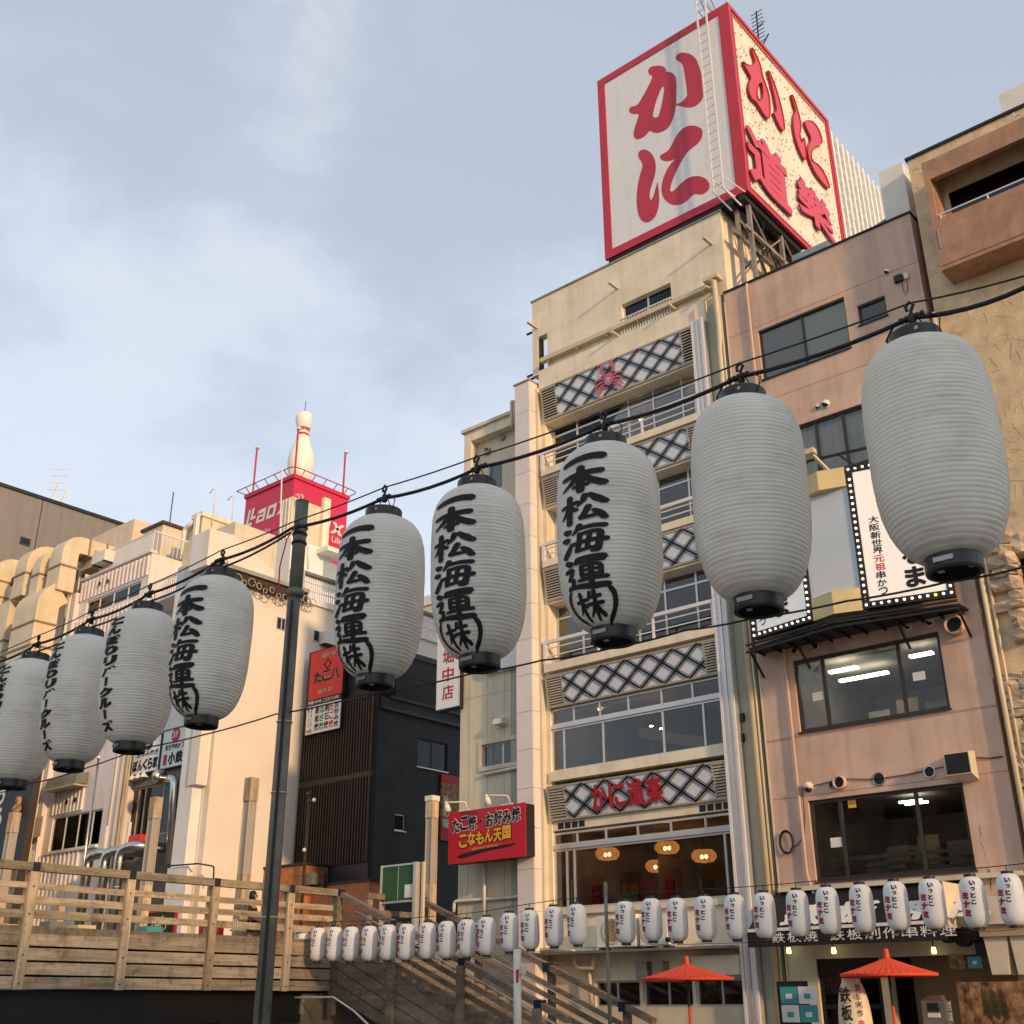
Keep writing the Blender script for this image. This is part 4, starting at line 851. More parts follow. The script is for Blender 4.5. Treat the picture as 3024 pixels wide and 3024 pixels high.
NI2 = [[(600,1120),(605,1105),(625,1095),(650,1080),(670,1060),(695,1010),(725,955),(755,920),(790,900),(820,894),(850,895),(880,905),(900,920),(906,945),(903,970),(890,1000),(865,1030),(830,1055),(795,1085),(765,1130),(735,1185),(705,1245),(685,1300),(673,1345),(676,1366),(690,1365),(715,1345),(745,1310),(780,1280),(820,1260),(860,1252),(900,1260),(930,1275),(950,1300),(957,1325),(950,1350),(930,1372),(905,1385),(880,1386),(850,1382),(825,1400),(790,1435),(750,1458),(710,1463),(675,1455),(640,1430),(618,1395),(610,1345),(618,1290),(640,1230),(670,1175),(700,1145),(712,1133),(690,1142),(660,1150),(630,1147),(608,1138)]]
def traced(name, loops, zf, m_, parent, Y=None, X=None, thick=0, rim=None):
    """a letter whose outline was measured on its sign plane"""
    L3 = []
    for lp in loops:
        w3 = [P(*zf(*p), Y=Y, X=X) for p in lp]
        L3.append(smooth_loop([((q.x if Y is not None else q.y), q.z) for q in w3], 2))
    q = MB(); base = (lambda u, v, d=0: (u, Y-d, v)) if Y is not None else (lambda u, v, d=0: (X+d, u, v))
    q.poly(L3, lambda u, v: base(u, v, thick))
    o = q.build(name, m_, parent)
    if thick:
        r_ = MB()
        for lp in L3:
            n_ = len(lp); r_.add([base(u, v, thick+.03) for u, v in lp]+[base(u, v, 0) for u, v in lp], [(i, (i+1) % n_, n_+(i+1) % n_, n_+i) for i in range(n_)])
        r_.build('letter_return', rim, o)
    return o
for lp in (KA, KA2, NI1, NI2): traced('letter', lp, zA, RED, bb, Y=Y0-.036)
# side face: cream board with fine ribs, red channel letters, double red border
SXF = SX1
for (a_, b_, c_, d_) in ((Y0-.06, SYB, SZ1-.16, SZ1), (Y0-.06, SYB, SZ0, SZ0+.16), (Y0-.06, Y0+.10, SZ0+.16, SZ1-.16), (SYB-.16, SYB, SZ0+.16, SZ1-.16)):
    bx('side_border', RED, bb, SXF+.001, SXF+.10, a_, b_, c_, d_)
for (a_, b_, c_, d_) in ((Y0+.17, SYB-.2, SZ1-.30, SZ1-.24), (Y0+.17, SYB-.2, SZ0+.24, SZ0+.30), (Y0+.17, Y0+.23, SZ0+.30, SZ1-.30), (SYB-.26, SYB-.2, SZ0+.30, SZ1-.30)):
    bx('side_trim', REDL, bb, SXF+.001, SXF+.08, a_, b_, c_, d_)
bx('side_board', SIGNC, bb, SXF-.049, SXF+.0, Y0+.10, SYB-.16, SZ0+.16, SZ1-.16)
rb = MB(); ny = 62
for i in range(ny):
    y = Y0+.26+(SYB-Y0-.56)*i/(ny-1); rb.box(SXF+.001, SXF+.035, y-.02, y+.02, SZ0+.32, SZ1-.32)
tag(rb.build('neon_ribs', SIGNC, bb), kind='stuff')
st_ = MB(); 
for i in range(340):
    y = random.uniform(Y0+.3, SYB-.3); z = random.uniform(SZ0+.35, SZ1-.35); st_.box(SXF+.036, SXF+.075, y-.02, y+.02, z-.012, z+.012)
for i in range(60):
    y = Y0+.3+(SYB-Y0-.6)*i/59; st_.box(SXF+.036, SXF+.10, y-.015, y+.015, SZ1-.36, SZ1-.33)
tag(st_.build('neon_holders', mat('neon_holder', (.55, .46, .32), rough=.6, bump=0), bb), kind='stuff')
SKA = [[(235,300),(242,300),(262,340),(285,390),(298,425),(303,470),(325,530),(345,590),(352,650),(352,710),(346,742),(335,740),(310,710),(285,670),(265,635),(240,620),(222,585),(216,545),(224,505),(235,490),(218,455),(195,420),(180,385),(190,390),(208,408),(235,410),(258,398),(255,370),(240,330)],[(292,515),(278,535),(270,570),(275,610),(288,630),(300,625),(308,600),(305,550),(300,520)]]
SKA2 = [[(333,440),(345,445),(365,490),(385,540),(400,590),(420,660),(437,740),(443,800),(435,820),(420,805),(400,770),(380,720),(368,700),(385,700),(392,690),(385,640),(370,570),(350,490)]]
SN1 = [[(480,590),(490,590),(510,640),(522,685),(535,730),(545,775),(542,810),(535,840),(545,870),(552,890),(560,850),(566,870),(574,930),(576,980),(568,998),(550,975),(530,930),(510,870),(497,810),(493,760),(500,710),(510,690),(498,650)]]
SN2 = [[(562,760),(575,748),(605,752),(635,775),(655,810),(670,850),(675,890),(665,900),(640,905),(615,925),(605,960),(612,1000),(640,1015),(670,1045),(695,1090),(712,1130),(722,1165),(712,1170),(690,1150),(660,1115),(630,1075),(608,1030),(590,985),(583,940),(590,900),(605,870),(598,840),(580,810)]]
RIMD = mat('letter_rim', (.30, .02, .02), rough=.4, bump=0)
for lp in (SKA, SKA2, SN1, SN2): traced('channel_letter', lp, zB, REDL, bb, X=SXF+.06, thick=.07, rim=RIMD)
def side_glyph(ch, A_, B_):
    y0_, z1_ = A_.y, A_.z; y1_, z0_ = B_.y, B_.z
    m = MB(); lettering(m, ch, lambda u, v: (SXF+.15, u, v), y0_, z0_, y1_-y0_, z1_-z0_, .035); o = m.build('channel_letter', REDL, bb)
    m = MB(); lettering(m, ch, lambda u, v: (SXF+.135, u, v), y0_-.05, z0_-.05, y1_-y0_+.1, z1_-z0_+.1, .04); m.build('letter_return', RIMD, o)
    m = MB(); lettering(m, ch, lambda u, v: (SXF+.11, u, v), y0_-.03, z0_-.05, y1_-y0_+.1, z1_-z0_+.1, .04); m.build('letter_return', RIMD, o)
YK = [P(*zB(x, y), X=SXF+.2) for x, y in ((225, 800), (500, 1215), (535, 1130), (770, 1440))]
side_glyph('道', Vector((0, YK[0].y, P(*zB(228, 745), X=SXF+.2).z)), Vector((0, YK[1].y, P(*zB(508, 1335), X=SXF+.2).z))); side_glyph('樂', Vector((0, YK[2].y, P(*zB(532, 1055), X=SXF+.2).z)), Vector((0, YK[3].y, P(*zB(765, 1500), X=SXF+.2).z)))
# ladder with its top hoop and foot stays
lx0, lx1 = P(*zA(920, 700), Y=Y0-.45).x, P(*zA(985, 660), Y=Y0-.45).x; lzb = P(*zA(985, 1370), Y=Y0-.45).z; lzt = SZ1+1.1
ld = thing('ladder', 'white metal ladder fixed to the front of the giant billboard', 'ladder', ((lx0+lx1)/2, Y0-.45, lzb))
for x in (lx0, lx1): bx('stile', ALUW, ld, x-.025, x+.025, Y0-.48, Y0-.42, lzb, lzt)
nr = 25
for i in range(nr):
    z = lzb+.2+(lzt-lzb-.4)*i/(nr-1); bx('rung', ALUW, ld, lx0+.026, lx1-.026, Y0-.463, Y0-.437, z-.014, z+.014)
for x in (lx0, lx1):
    bar('stay', ALUW, ld, (x, Y0-.45, lzb), (x+.3, Y0+.05, lzb-.55), .04, .04); bar('stay', ALUW, ld, (x, Y0-.45, lzb+.45), (x+.55, Y0-.1, lzb-.25), .03, .03)
    bar('stay', ALUW, ld, (x, Y0-.45, lzt), (x, Y0+.6, SZ1), .05, .05); bar('stay', ALUW, ld, (x, Y0-.45, SZ1+.05), (x, Y0+.1, SZ1+.03), .04, .04)
bar('stay', ALUW, ld, (lx0, Y0-.45, lzt), (lx1, Y0+.6, SZ1), .04, .04); bar('stay', ALUW, ld, (lx1+.0, Y0+.6, SZ1), (lx1+.35, Y0+.6, SZ1+1.0), .05, .05)
# steel truss that carries the billboard
TR_ = mat('truss_paint', (.34, .29, .23), rough=.5, metal=.4, var=.3)
tz0, tz1 = CORN+.5, SZ0-.02
for y in (Y0+.35, Y0+2.4, Y0+4.6, SYB-.2):
    for x in (SX1-.15, -13.35): bx('truss_post', TR_, bb, x-.06, x+.06, y-.06, y+.06, CORN-.3, SZ0)
for x in (SX1-.15, -13.35):
    bx('truss_chord', DSTEEL, bb, x-.09, x+.09, Y0-.05, SYB, SZ0-.22, SZ0-.02); bx('truss_chord', TR_, bb, x-.05, x+.05, Y0, SYB, SZ0-1.25, SZ0-1.13)
    ys = [Y0+.35+i*1.1 for i in range(7)]
    for i in range(6): bar('truss_brace', TR_, bb, (x, ys[i], SZ0-1.2 if i % 2 else SZ0-.2), (x, ys[i+1], SZ0-.2 if i % 2 else SZ0-1.2), .05, .05)
    for i in range(6): bar('truss_brace', DSTEEL, bb, (x, ys[i], SZ0-1.2 if i % 2 else SZ0-2.5), (x, ys[i+1], SZ0-2.5 if i % 2 else SZ0-1.2), .05, .05)
for i in range(8):
    y = Y0+.35+i*.95; bar('truss_brace', DSTEEL, bb, (SX1-.15, y, SZ0-.2), (-13.4, y+.5, SZ0-1.1), .06, .06); bar('truss_brace', TR_, bb, (SX1-.15, y, SZ0-1.2), (-13.4, y, SZ0-.4), .05, .05)
bx('underside_beam', DSTEEL, bb, SX0+.1, SX1-.1, Y0+.0, Y0+.25, SZ0-.12, SZ0-.003)
for x in (SX0+.3, -16.6, -15.1): bx('foot', DSTEEL, bb, x-.08, x+.08, Y0+.05, Y0+.25, ROOF+.06, SZ0-.12)
# white slatted screen behind the billboard
sc = thing('slatted_screen', 'white slatted steel screen behind the giant billboard', 'screen', (SX1, 36, ROOF))
cz = P(*zB(850, 1455), X=SX1).z
for i in range(12):
    y = SYB+.25+i*.46; bx('upright', SIGNC, sc, SX1-.05, SX1+.05, y-.07, y+.07, CORN, SZ1-.35)
for k in range(14): 
    z = SZ1-.5-k*.62; bx('cross_slat', ALUW, sc, SX1-.12, SX1-.06, SYB+.1, SYB+5.5, z-.05, z+.05)
# roof aerial behind the sign
p0 = P(*zB(258, 230), Y=36); ar = thing('television_aerial', 'dark television aerial sticking up behind the billboard', 'aerial', (p0.x, 36, SZ1-.4))
tp = P(*zB(278, 70), Y=36); bar('mast', DSTEEL, ar, (p0.x, 36, SZ1-1.5), (tp.x, 36, tp.z), .05, .05)
for k in range(9):
    z = tp.z-.1-k*.22; bar('element', DSTEEL, ar, (tp.x-.28, 36, z), (tp.x+.28, 36, z+.02), .025, .025)
a_ = P(*zB(330, 130), Y=36); bar('boom', DSTEEL, ar, (p0.x, 36, p0.z+.3), a_, .03, .03); a_ = P(*zB(355, 208), Y=36); bar('boom', DSTEEL, ar, (p0.x+.3, 36, p0.z-.9), a_, .06, .03)
# ------------------------------------------------------------------ pink building
YP = 25.94; PX0, PX1 = -13.86, -8.07; RP = P(2400, 754, Y=YP).z
pk = thing('pink_building', 'pinkish brown rendered building with dark framed windows beside the lattice fronted restaurant', 'building', (-11, 30, 0))
def rect(zf, TL, TR, BL, Y=YP): 
    a, b, c = P(*zf(*TL), Y=Y), P(*zf(*TR), Y=Y), P(*zf(*BL), Y=Y); return (a.x, b.x, c.z, a.z)
h1 = rect(zD, (412, 730), (903, 535), (440, 1010)); h2 = rect(zD, (978, 587), (1135, 520), (990, 700))
h4 = rect(zE, (610, 1065), (1440, 885), (650, 1475)); h5 = rect(zG, (595, 345), (1550, 225), (645, 845))
z3t = P(*zD(985, 1150), Y=YP).z; z3b = P(*zD(870, 1520), Y=YP).z; h3 = (-12.3, -9.3, z3b, z3t)
wall('front_wall', PINK, pk, 'y', PX0, PX1, 2.9, RP, YP, YP+.25, [h1, h2, h3, h4, h5])
wall('side_wall', PINK, pk, 'x', YP+.25, 40, 0, RP, PX1-.25, PX1); bx('roof', CONC, pk, PX0, PX1-.26, YP+.26, 40, RP-.4, RP-.2); bx('back_wall', PINK, pk, PX0, PX1-.26, 39.7, 40, 0, RP-.42)
bx('coping', DSTEEL, pk, PX0, PX1+.04, YP-.05, YP+.28, RP, RP+.05); bx('coping', DSTEEL, pk, PX1-.27, PX1+.05, YP+.285, 40, RP+.002, RP+.052)
bx('corner_trim', CREAM_L, pk, PX0-.01, PX0+.03, YP-.02, YP-.002, 0, RP-.3)
for (x, y, f) in ((250, 770, zD), (480, 1120, zD), (450, 1535, zE), (1500, 1360, zE), (380, 340, zG)):
    z = P(*f(x, y), Y=YP).z; bx('joint', PINKJ, pk, PX0+.04, PX1-.002, YP-.003, YP-.0005, z-.007, z+.007)
def win(h, cols, fm=DFRAME, gm=GLASS, fr=.07, inset=.08, rows=()):
    o = window(pk, h[0], h[1], h[2], h[3], YP+inset, cols, rows, fr=fr, fm=fm, gm=gm); 
    ins = .05
    bx('sill', fm, o, h[0]-.03, h[1]+.03, YP-.05, YP+inset, h[2]-.04, h[2]-.001); return o
win(h1, (.5,), fr=.045); room(pk, h1[0], h1[1], YP+.251, YP+2.5, h1[2]-.2, h1[3]+.1)
bx('screen', SHADE, pk, h1[0]+.05, (h1[0]+h1[1])/2, YP+.18, YP+.19, h1[2]+.03, h1[3]-.03)
nb = 26
for i in range(nb):
    z = h1[2]+.04+(h1[3]-h1[2]-.08)*i/nb; bx('blind_slat', BLIND, pk, (h1[0]+h1[1])/2+.03, h1[1]-.05, YP+.19, YP+.215, z, z+(h1[3]-h1[2])/nb*.9)
win(h2, (), fr=.05); room(pk, h2[0], h2[1], YP+.251, YP+1.2, h2[2]-.1, h2[3]+.1)
win(h3, (.26, .52, .78), fr=.07); room(pk, h3[0], h3[1], YP+.251, YP+2, h3[2]-.2, h3[3]+.1)
cu = MB(); n_ = 120
for i in range(n_):
    u0 = h3[0]+.05+(h3[1]-h3[0]-.1)*i/n_; u1 = h3[0]+.05+(h3[1]-h3[0]-.1)*(i+1)/n_
    g_ = lambda u: YP+.24+.03*math.sin(u*26)+.015*math.sin(u*61)
    cu.add([(u0, g_(u0), h3[2]+.02), (u1, g_(u1), h3[2]+.02), (u1, g_(u1)+.01, h3[3]-.02), (u0, g_(u0)+.01, h3[3]-.02)], [(0, 1, 2, 3)])
cu.build('curtain', CURT, pk, smooth=True)
win(h4, (.20, .72), fr=.085); r4 = room(pk, h4[0]-.5, h4[1]+.3, YP+.251, YP+6, h4[2]-.35, h4[3]+.25)
win(h5, (.205, .70), fr=.085); r5 = room(pk, h5[0]-.5, h5[1]+.3, YP+.251, YP+6, h5[2]-.35, h5[3]+.25)
for k, (xa_, ya_, xb_, yb_, dep, lab) in enumerate(((815, 1065, 975, 1045, 1.6, 'upper left'), (880, 1165, 1155, 1130, 2.6, 'middle'), (1270, 965, 1400, 945, 1.6, 'upper right'))):
    a_ = P(*zE(xa_, ya_), Y=YP+dep); b_ = P(*zE(xb_, yb_), Y=YP+dep); tag(MB().box(min(a_.x, b_.x), max(a_.x, b_.x), YP+dep-.08, YP+dep+.08, h4[3]-.05, h4[3]+.01).build('tube_light', TUBE_L), 'lit fluorescent tube behind the window below the kushikatsu sign, '+lab+' one', 'lamp', 'fluorescent tubes in the pink building')
a_ = P(*zG(1180, 370), Y=YP+2.2); b_ = P(*zG(1262, 375), Y=YP+2.2)
for k in range(2):
    y = YP+2.0+.35*k; tag(MB().box(a_.x, b_.x+.25, y, y+.08, h5[3]+.02, h5[3]+.07).build('tube_light', TUBE_L), 'lit fluorescent tube behind the lower window of the pink building, '+('nearer' if k == 0 else 'farther')+' of a pair', 'lamp', 'fluorescent tubes in the pink building')
# notices on the panes, AED sticker
def sheet(name, m_, parent, zf, a, b, Y, th=.006):
    p, q = P(*zf(*a), Y=Y), P(*zf(*b), Y=Y); return bx(name, m_, parent, min(p.x, q.x), max(p.x, q.x), Y-th, Y, min(p.z, q.z), max(p.z, q.z))
sheet('notice', PAPER, pk, zE, (1295, 1135), (1372, 1170), YP+.11); sheet('notice', PAPER, pk, zE, (724, 1250), (792, 1285), YP+.11); sheet('notice', PAPER, pk, zG, (735, 575), (812, 628), YP+.11)
sheet('notice', PAPER, pk, zE, (690, 1125), (735, 1240), YP+.25)
s_ = sheet('sticker', YELINK, pk, zG, (843, 340), (897, 385), YP+.109); p = P(*zG(848, 365), Y=YP+.1); q = P(*zG(892, 350), Y=YP+.1)
m = MB(); lettering(m, 'AED', onY(YP+.101), p.x, p.z-.02, q.x-p.x, .09, .01); m.build('lettering', BLACKINK, s_)
for (h_, cc) in ((h4, PAPER), (h5, WOODX)):
    for k in range(4):
        x = h_[0]+.4+k*.8; bx('desk', cc, pk, x, x+.6, YP+1.4+.3*(k % 2), YP+2.2, h_[2]-.3, h_[2]+.35); bx('locker', (LOUV, ROOMW, GREYB, CURT)[k], pk, x-.1, x+.5, YP+3.6, YP+4.1, h_[2]-.3, h_[2]+1.1+.2*(k % 2))
    bx('inner_door', ROOMW, pk, h_[1]-1.0, h_[1]-.2, YP+5.8, YP+5.9, h_[2]-.3, h_[3]-.2)
# inner timber rail and a guest in yellow behind the lower window
for k in range(3):
    z = h5[2]+.12+.17*k; bx('inner_rail', WOODX, pk, h5[0]+.1, h5[1]-.1, YP+.45, YP+.50, z, z+.09)
for k in range(5): x = h5[0]+.3+k*.62; bx('inner_post', WOODX, pk, x, x+.07, YP+.51, YP+.56, h5[2]-.2, h5[2]+.6)
# vents and small fittings
for (x, y, r, f) in ((1150, 395, .10, zD), (800, 1148, .13, zD), (755, 1165, .085, zD), (1395, 845, .12, zE), (1270, 870, .10, zE)): 
    p = P(*f(x, y), Y=YP); dome_vent(pk, (p.x, YP-.002, p.z), r)
for (x, y, r, d, f, mm) in ((1548, 868, .23, .22, zE, BLACK), (805, 235, .16, .16, zG, BLACK), (748, 245, .09, .05, zG, STEEL), (1037, 210, .16, .02, zG, STEEL), (1352, 167, .14, .05, zG, PVC), (1490, 143, .14, .14, zG, BLACK), (630, 1010, .10, .1, zE, BLACK), (750, 985, .10, .1, zE, BLACK)):
    p = P(*f(x, y), Y=YP); o = vent_cap('round_vent', PINK if mm is BLACK else mm, pk, (p.x, YP-.002, p.z), r, d); MB().lathe([(r*.8, d*.5), (r*.3, d*.5+.005), (.01, d*.5+.005)], (p.x, YP-.002, p.z), 14, 'y').build('opening', BLACK, o)
p = P(*zG(1565, 130), Y=YP); ho = MB().prism([(p.x-.28, YP-.42, p.z-.24), (p.x-.28, YP-.42, p.z+.24), (p.x-.28, YP-.02, p.z+.30), (p.x-.28, YP-.02, p.z-.34)], (.56, 0, 0)).build('extract_hood', CREAM_L, pk)
bx('hood_opening', BLACK, pk, p.x-.26, p.x+.26, YP-.43, YP-.421, p.z-.22, p.z+.22)
p = P(*zG(612, 258), Y=YP); o = thing('dome_camera', 'white dome camera on the pink wall above the lower window', 'camera', (p.x, YP, p.z)); MB().lathe([(.10, 0), (.11, .08), (.10, .16), (.06, .2)], (p.x, YP-.003, p.z), 14, 'y').build('mount', PVC, o, smooth=True); MB().lathe([(.005, -.19), (.06, -.165), (.088, -.11), (.09, -.06)], (p.x, YP-.12, p.z+.03), 14).build('dome', BLACKG, o, smooth=True)
p = P(*zD(1222, 435), Y=YP); bx('switch_box', DSTEEL, pk, p.x-.12, p.x+.10, YP-.10, YP-.002, p.z-.10, p.z+.10); bx('switch_box', PVC, pk, p.x+.16, p.x+.26, YP-.10, YP-.002, p.z-.10, p.z+.06)
pts = [P(*zD(x, y), Y=YP-.03) for x, y in ((1235, 455), (1245, 500), (1255, 520), (1270, 490), (1262, 445))]; MB().tube(pts, .008, 5).build('loose_wire', DSTEEL, pk)
SOOT = mat('soot', (.03, .025, .022), rough=.9, bump=0); _t = SOOT.node_tree; _o = [n for n in _t.nodes if n.type == 'OUTPUT_MATERIAL'][0]; _b = _t.nodes['Principled BSDF']
def _stain_mix(lo, hi, sc):
    g = _t.nodes.new('ShaderNodeNewGeometry'); mp = _t.nodes.new('ShaderNodeMapping'); mp.inputs['Scale'].default_value = sc; _t.links.new(g.outputs['Position'], mp.inputs['Vector'])
    n = _t.nodes.new('ShaderNodeTexNoise'); n.inputs['Scale'].default_value = 1; n.inputs['Detail'].default_value = 8; n.inputs['Roughness'].default_value = .7; _t.links.new(mp.outputs['Vector'], n.inputs['Vector'])
    r = _t.nodes.new('ShaderNodeValToRGB'); r.color_ramp.elements[0].position = lo; r.color_ramp.elements[1].position = hi; _t.links.new(n.outputs['Fac'], r.inputs['Fac'])
    tr = _t.nodes.new('ShaderNodeBsdfTransparent'); mx = _t.nodes.new('ShaderNodeMixShader'); _t.links.new(r.outputs['Color'], mx.inputs['Fac']); _t.links.new(tr.outputs[0], mx.inputs[1]); _t.links.new(_b.outputs[0], mx.inputs[2]); _t.links.new(mx.outputs[0], _o.inputs['Surface'])
_stain_mix(.52, .66, (9, 9, 3.2))
for (xa_, ya_, xb_, yb_) in ((1625, 330, 1665, 470), (1640, 450, 1685, 640), (1675, 640, 1735, 830), (1700, 740, 1745, 900)):
    a_, b_ = P(*zG(xa_, ya_), Y=YP), P(*zG(xb_, yb_), Y=YP); MB().add([(a_.x, YP-.004, b_.z), (b_.x, YP-.004, b_.z), (b_.x-.02, YP-.004, a_.z), (a_.x+.03, YP-.004, a_.z)], [(0, 1, 2, 3)]).build('soot_stain', SOOT, pk)
# downpipe on the left part, loose cable coil lower down
xp = P(*zD(352, 450), Y=YP).x; xq = P(*zE(620, 1300), Y=YP).x
pipe('downpipe', PINK, pk, [(xp, YP-.02, RP-.02), (xp, YP-.07, RP-.15), (xp, YP-.07, h4[3]+.5), (xq-.10, YP-.07, h4[3]+.1), (xq-.10, YP-.07, 4.4), (xq+.05, YP-.07, 3.9)], .04, 8)
c_ = P(*zG(465, 600), Y=YP-.06); cc = MB()
for k in range(3): cc.tube([(c_.x+(.16+.015*k)*math.cos(t*.4), YP-.05-.01*k, c_.z+(.24+.02*k)*math.sin(t*.4)) for t in range(17)], .012, 5)
cc.build('cable_coil', BLACK, pk); MB().tube([P(*zG(x, y), Y=YP-.03) for x, y in ((490, 640), (540, 610), (575, 560), (575, 400), (560, 270), (740, 225), (850, 210), (1000, 212), (1200, 185), (1480, 125))], .012, 5).build('cable', DSTEEL, pk)
MB().tube([P(*zG(x, y), Y=YP-.03) for x, y in ((1640, 78), (1720, 82), (1800, 70))], .015, 5).build('cable', DSTEEL, pk)
# air conditioner and clutter on its roof
a_, b_ = P(*zB(1075, 1110), Y=YP+1.0), P(*zB(1165, 1300), Y=YP+1.0)
ac_unit('rooftop_air_conditioner', 'tall grey white air conditioner on the roof edge of the pink building', a_.x, a_.x+.7, YP+.5, YP+1.4, RP+.35, P(*zB(1135, 1095), Y=YP+1).z, None, False)
fr_ = thing('roof_frame', 'steel support frame under the rooftop air conditioner', 'frame', (a_.x, YP+1, RP))
for x in (a_.x+.04, a_.x+.66):
    for y in (YP+.55, YP+1.35): bx('leg', STEEL, fr_, x-.03, x+.03, y-.03, y+.03, RP-.2, RP+.35)
bar('brace', STEEL, fr_, (a_.x-1.6, YP+.4, RP+.02), (a_.x, YP+.6, RP+.6), .04, .04)
a_ = P(*zB(515, 1610), Y=YP+.2); b_ = P(*zB(730, 1500), Y=YP+.2); rl = thing('roof_box', 'long low metal box lying on the roof edge of the pink building', 'box', (a_.x, YP+.2, RP)); bx('body', STEEL, rl, a_.x, b_.x, YP+.05, YP+.4, RP+.051, RP+.32); MB().lathe([(.09, 0), (.10, .06), (.06, .12)], (a_.x+.3, YP+.2, RP+.32), 10).build('cap', PVC, rl, smooth=True)

# ------------------------------------------------------------------ kushikatsu sign: two bulb framed panels meeting in a bow, blank niche between
KZ0, KZ1 = 8.63+CAMZ, 12.38+CAMZ
kk = thing('kushikatsu_sign', 'bow shaped illuminated sign with white panels, black lettering and bulb borders', 'sign', (-11.1, 25.4, KZ0))
BULB = emit('bulb_glow', (1, .86, .66), 1.2); BULBO = emit('bulb_amber', (1, .5, .05), 3.0)
SIGNL = emit('lit_sign_face', (.80, .76, .70), .18)
def kpanel(A_, B_, lines, flip, lname):
    """vertical panel between plan points A_ and B_ (left to right)"""
    A_, B_ = Vector((*A_, 0)), Vector((*B_, 0)); d = (B_-A_); ln = d.length; d = d/ln; nrm = Vector((d.y, -d.x, 0))
    def f(u, v, off=0): p = A_+d*u+nrm*off; return Vector((p.x, p.y, v))
    def qd(name, m_, u0, u1, v0, v1, off, th=.03): return MB().prism([f(u0, v0, off), f(u1, v0, off), f(u1, v1, off), f(u0, v1, off)], -nrm*th).build(name, m_, kk)
    t_ = .17
    qd('panel', SIGNL, t_, ln-t_, KZ0+t_, KZ1-t_, 0); qd('case', DSTEEL, .01, ln-.01, KZ0+.01, KZ1-.01, -.031, .16)
    for (u0, u1, v0, v1) in ((0, ln, KZ0, KZ0+t_), (0, ln, KZ1-t_, KZ1), (0, t_, KZ0+t_, KZ1-t_), (ln-t_, ln, KZ0+t_, KZ1-t_)): qd('border', BLACK, u0, u1, v0, v1, .02, .05)
    nb_ = int((ln-.1)/.165); nv_ = int((KZ1-KZ0)/.165)
    pos = [(.085+(ln-.17)*i/(nb_-1), KZ0+.085) for i in range(nb_)]+[(.085+(ln-.17)*i/(nb_-1), KZ1-.085) for i in range(nb_)]
    pos += [(.085, KZ0+.25+.165*i) for i in range(nv_-2)]+[(ln-.085, KZ0+.25+.165*i) for i in range(nv_-2)]
    for i, (u, v) in enumerate(pos):
        c_ = f(u, v, .045); o = bulb(c_, BULBO if (flip and i == 9) else BULB); 
    for (txt, u, v1, cw, ch, ink, bold) in lines:
        m = MB(); column_text(m, txt, lambda a, b: tuple(f(a, b, .006)), u, v1, cw, ch, .1, bold); m.build('lettering', ink, kk)
_bm = None
def bulb(c_, m_):
    global _bm
    key = m_.name
    if key not in _bulbs:
        q = MB(); q.lathe([(.002, -.035), (.028, -.02), (.036, 0), (.028, .02), (.002, .035)], (0, 0, 0), 8); me = bpy.data.meshes.new('bulb'); me.from_pydata(q.v, [], q.f); me.materials.append(m_)
        _bulbs[key] = me
    o = bpy.data.objects.new('bulb', _bulbs[key]); COL.objects.link(o); o.location = c_; _place2(o, kk); return o
_bulbs = {}
Lp, Li, Ri, Rp = (-13.66, 25.42), (-11.74, 25.0), (-10.44, 25.0), (-8.40, 25.5)
ln_ = 2.1
def klines(u1, u2): return [('大阪新世界', u1, KZ0+2.33, .24, .205, BLACKINK, .02), ('元祖', u1, KZ0+2.33-.205*5, .24, .205, REDB, .02), ('串かつ', u1, KZ0+2.33-.205*7, .22, .205, BLACKINK, .02), ('だるま', u2, KZ0+.33+.57*3, .46, .57, BLACKINK, .045)]
kpanel(Ri, Rp, klines(.40, 1.05), True, 'r'); kpanel(Lp, Li, klines(.26, .80), False, 'l')
# the blank niche and the yellow blocks above and below it
NB = mat('niche_back', (.55, .60, .63), rough=.5, var=.05, bump=0)
mid = (-11.09, 24.78)
MB().prism([(Li[0], Li[1]+.02, KZ0+.55), (Ri[0], Ri[1]+.02, KZ0+.55), (Ri[0], Ri[1]+.02, KZ1-.5), (Li[0], Li[1]+.02, KZ1-.5)], (0, .1, 0)).build('niche_back', NB, kk)
for (za_, zb_) in ((KZ0-.02, KZ0+.55), (KZ1-.5, KZ1+.02)):
    MB().prism([(Li[0]+.01, Li[1]-.02, za_), (mid[0], mid[1], za_), (Ri[0]-.01, Ri[1]-.02, za_), (Ri[0]-.01, Ri[1]+.35, za_), (Li[0]+.01, Li[1]+.35, za_)], (0, 0, zb_-za_)).build('yellow_block', YELLOW, kk)
# service gantry under and over the sign
for (za_, zb_) in ((KZ0-.28, KZ0-.24),):
    MB().prism([(-13.75, 25.3, za_), (mid[0], 24.65, za_), (-8.3, 25.35, za_), (-8.3, 25.9, za_), (-13.75, 25.9, za_)], (0, 0, zb_-za_)).build('gantry_floor', DSTEEL, kk)
for k in range(12):
    x = -13.6+k*.47; yf = 25.32+(24.68-25.32)*(1-abs((x-mid[0])/(2.7)) if abs(x-mid[0]) < 2.7 else 0); bar('gantry_joist', BLACK, kk, (x, yf, KZ0-.33), (x, 25.9, KZ0-.33), .04, .05)
for (p, q) in (((-13.75, 25.28), mid), (mid, (-8.3, 25.33))):
    for z in (KZ0-.38, KZ0-.20): bar('gantry_rail', BLACK, kk, (p[0], p[1]-.1, z), (q[0], q[1]-.1, z), .05, .05)
for x in (-13.7, -12.4, -9.8, -8.35): bar('gantry_strut', DSTEEL, kk, (x, 25.3, KZ0-.35), (x, 25.9, KZ0-.9), .05, .05)
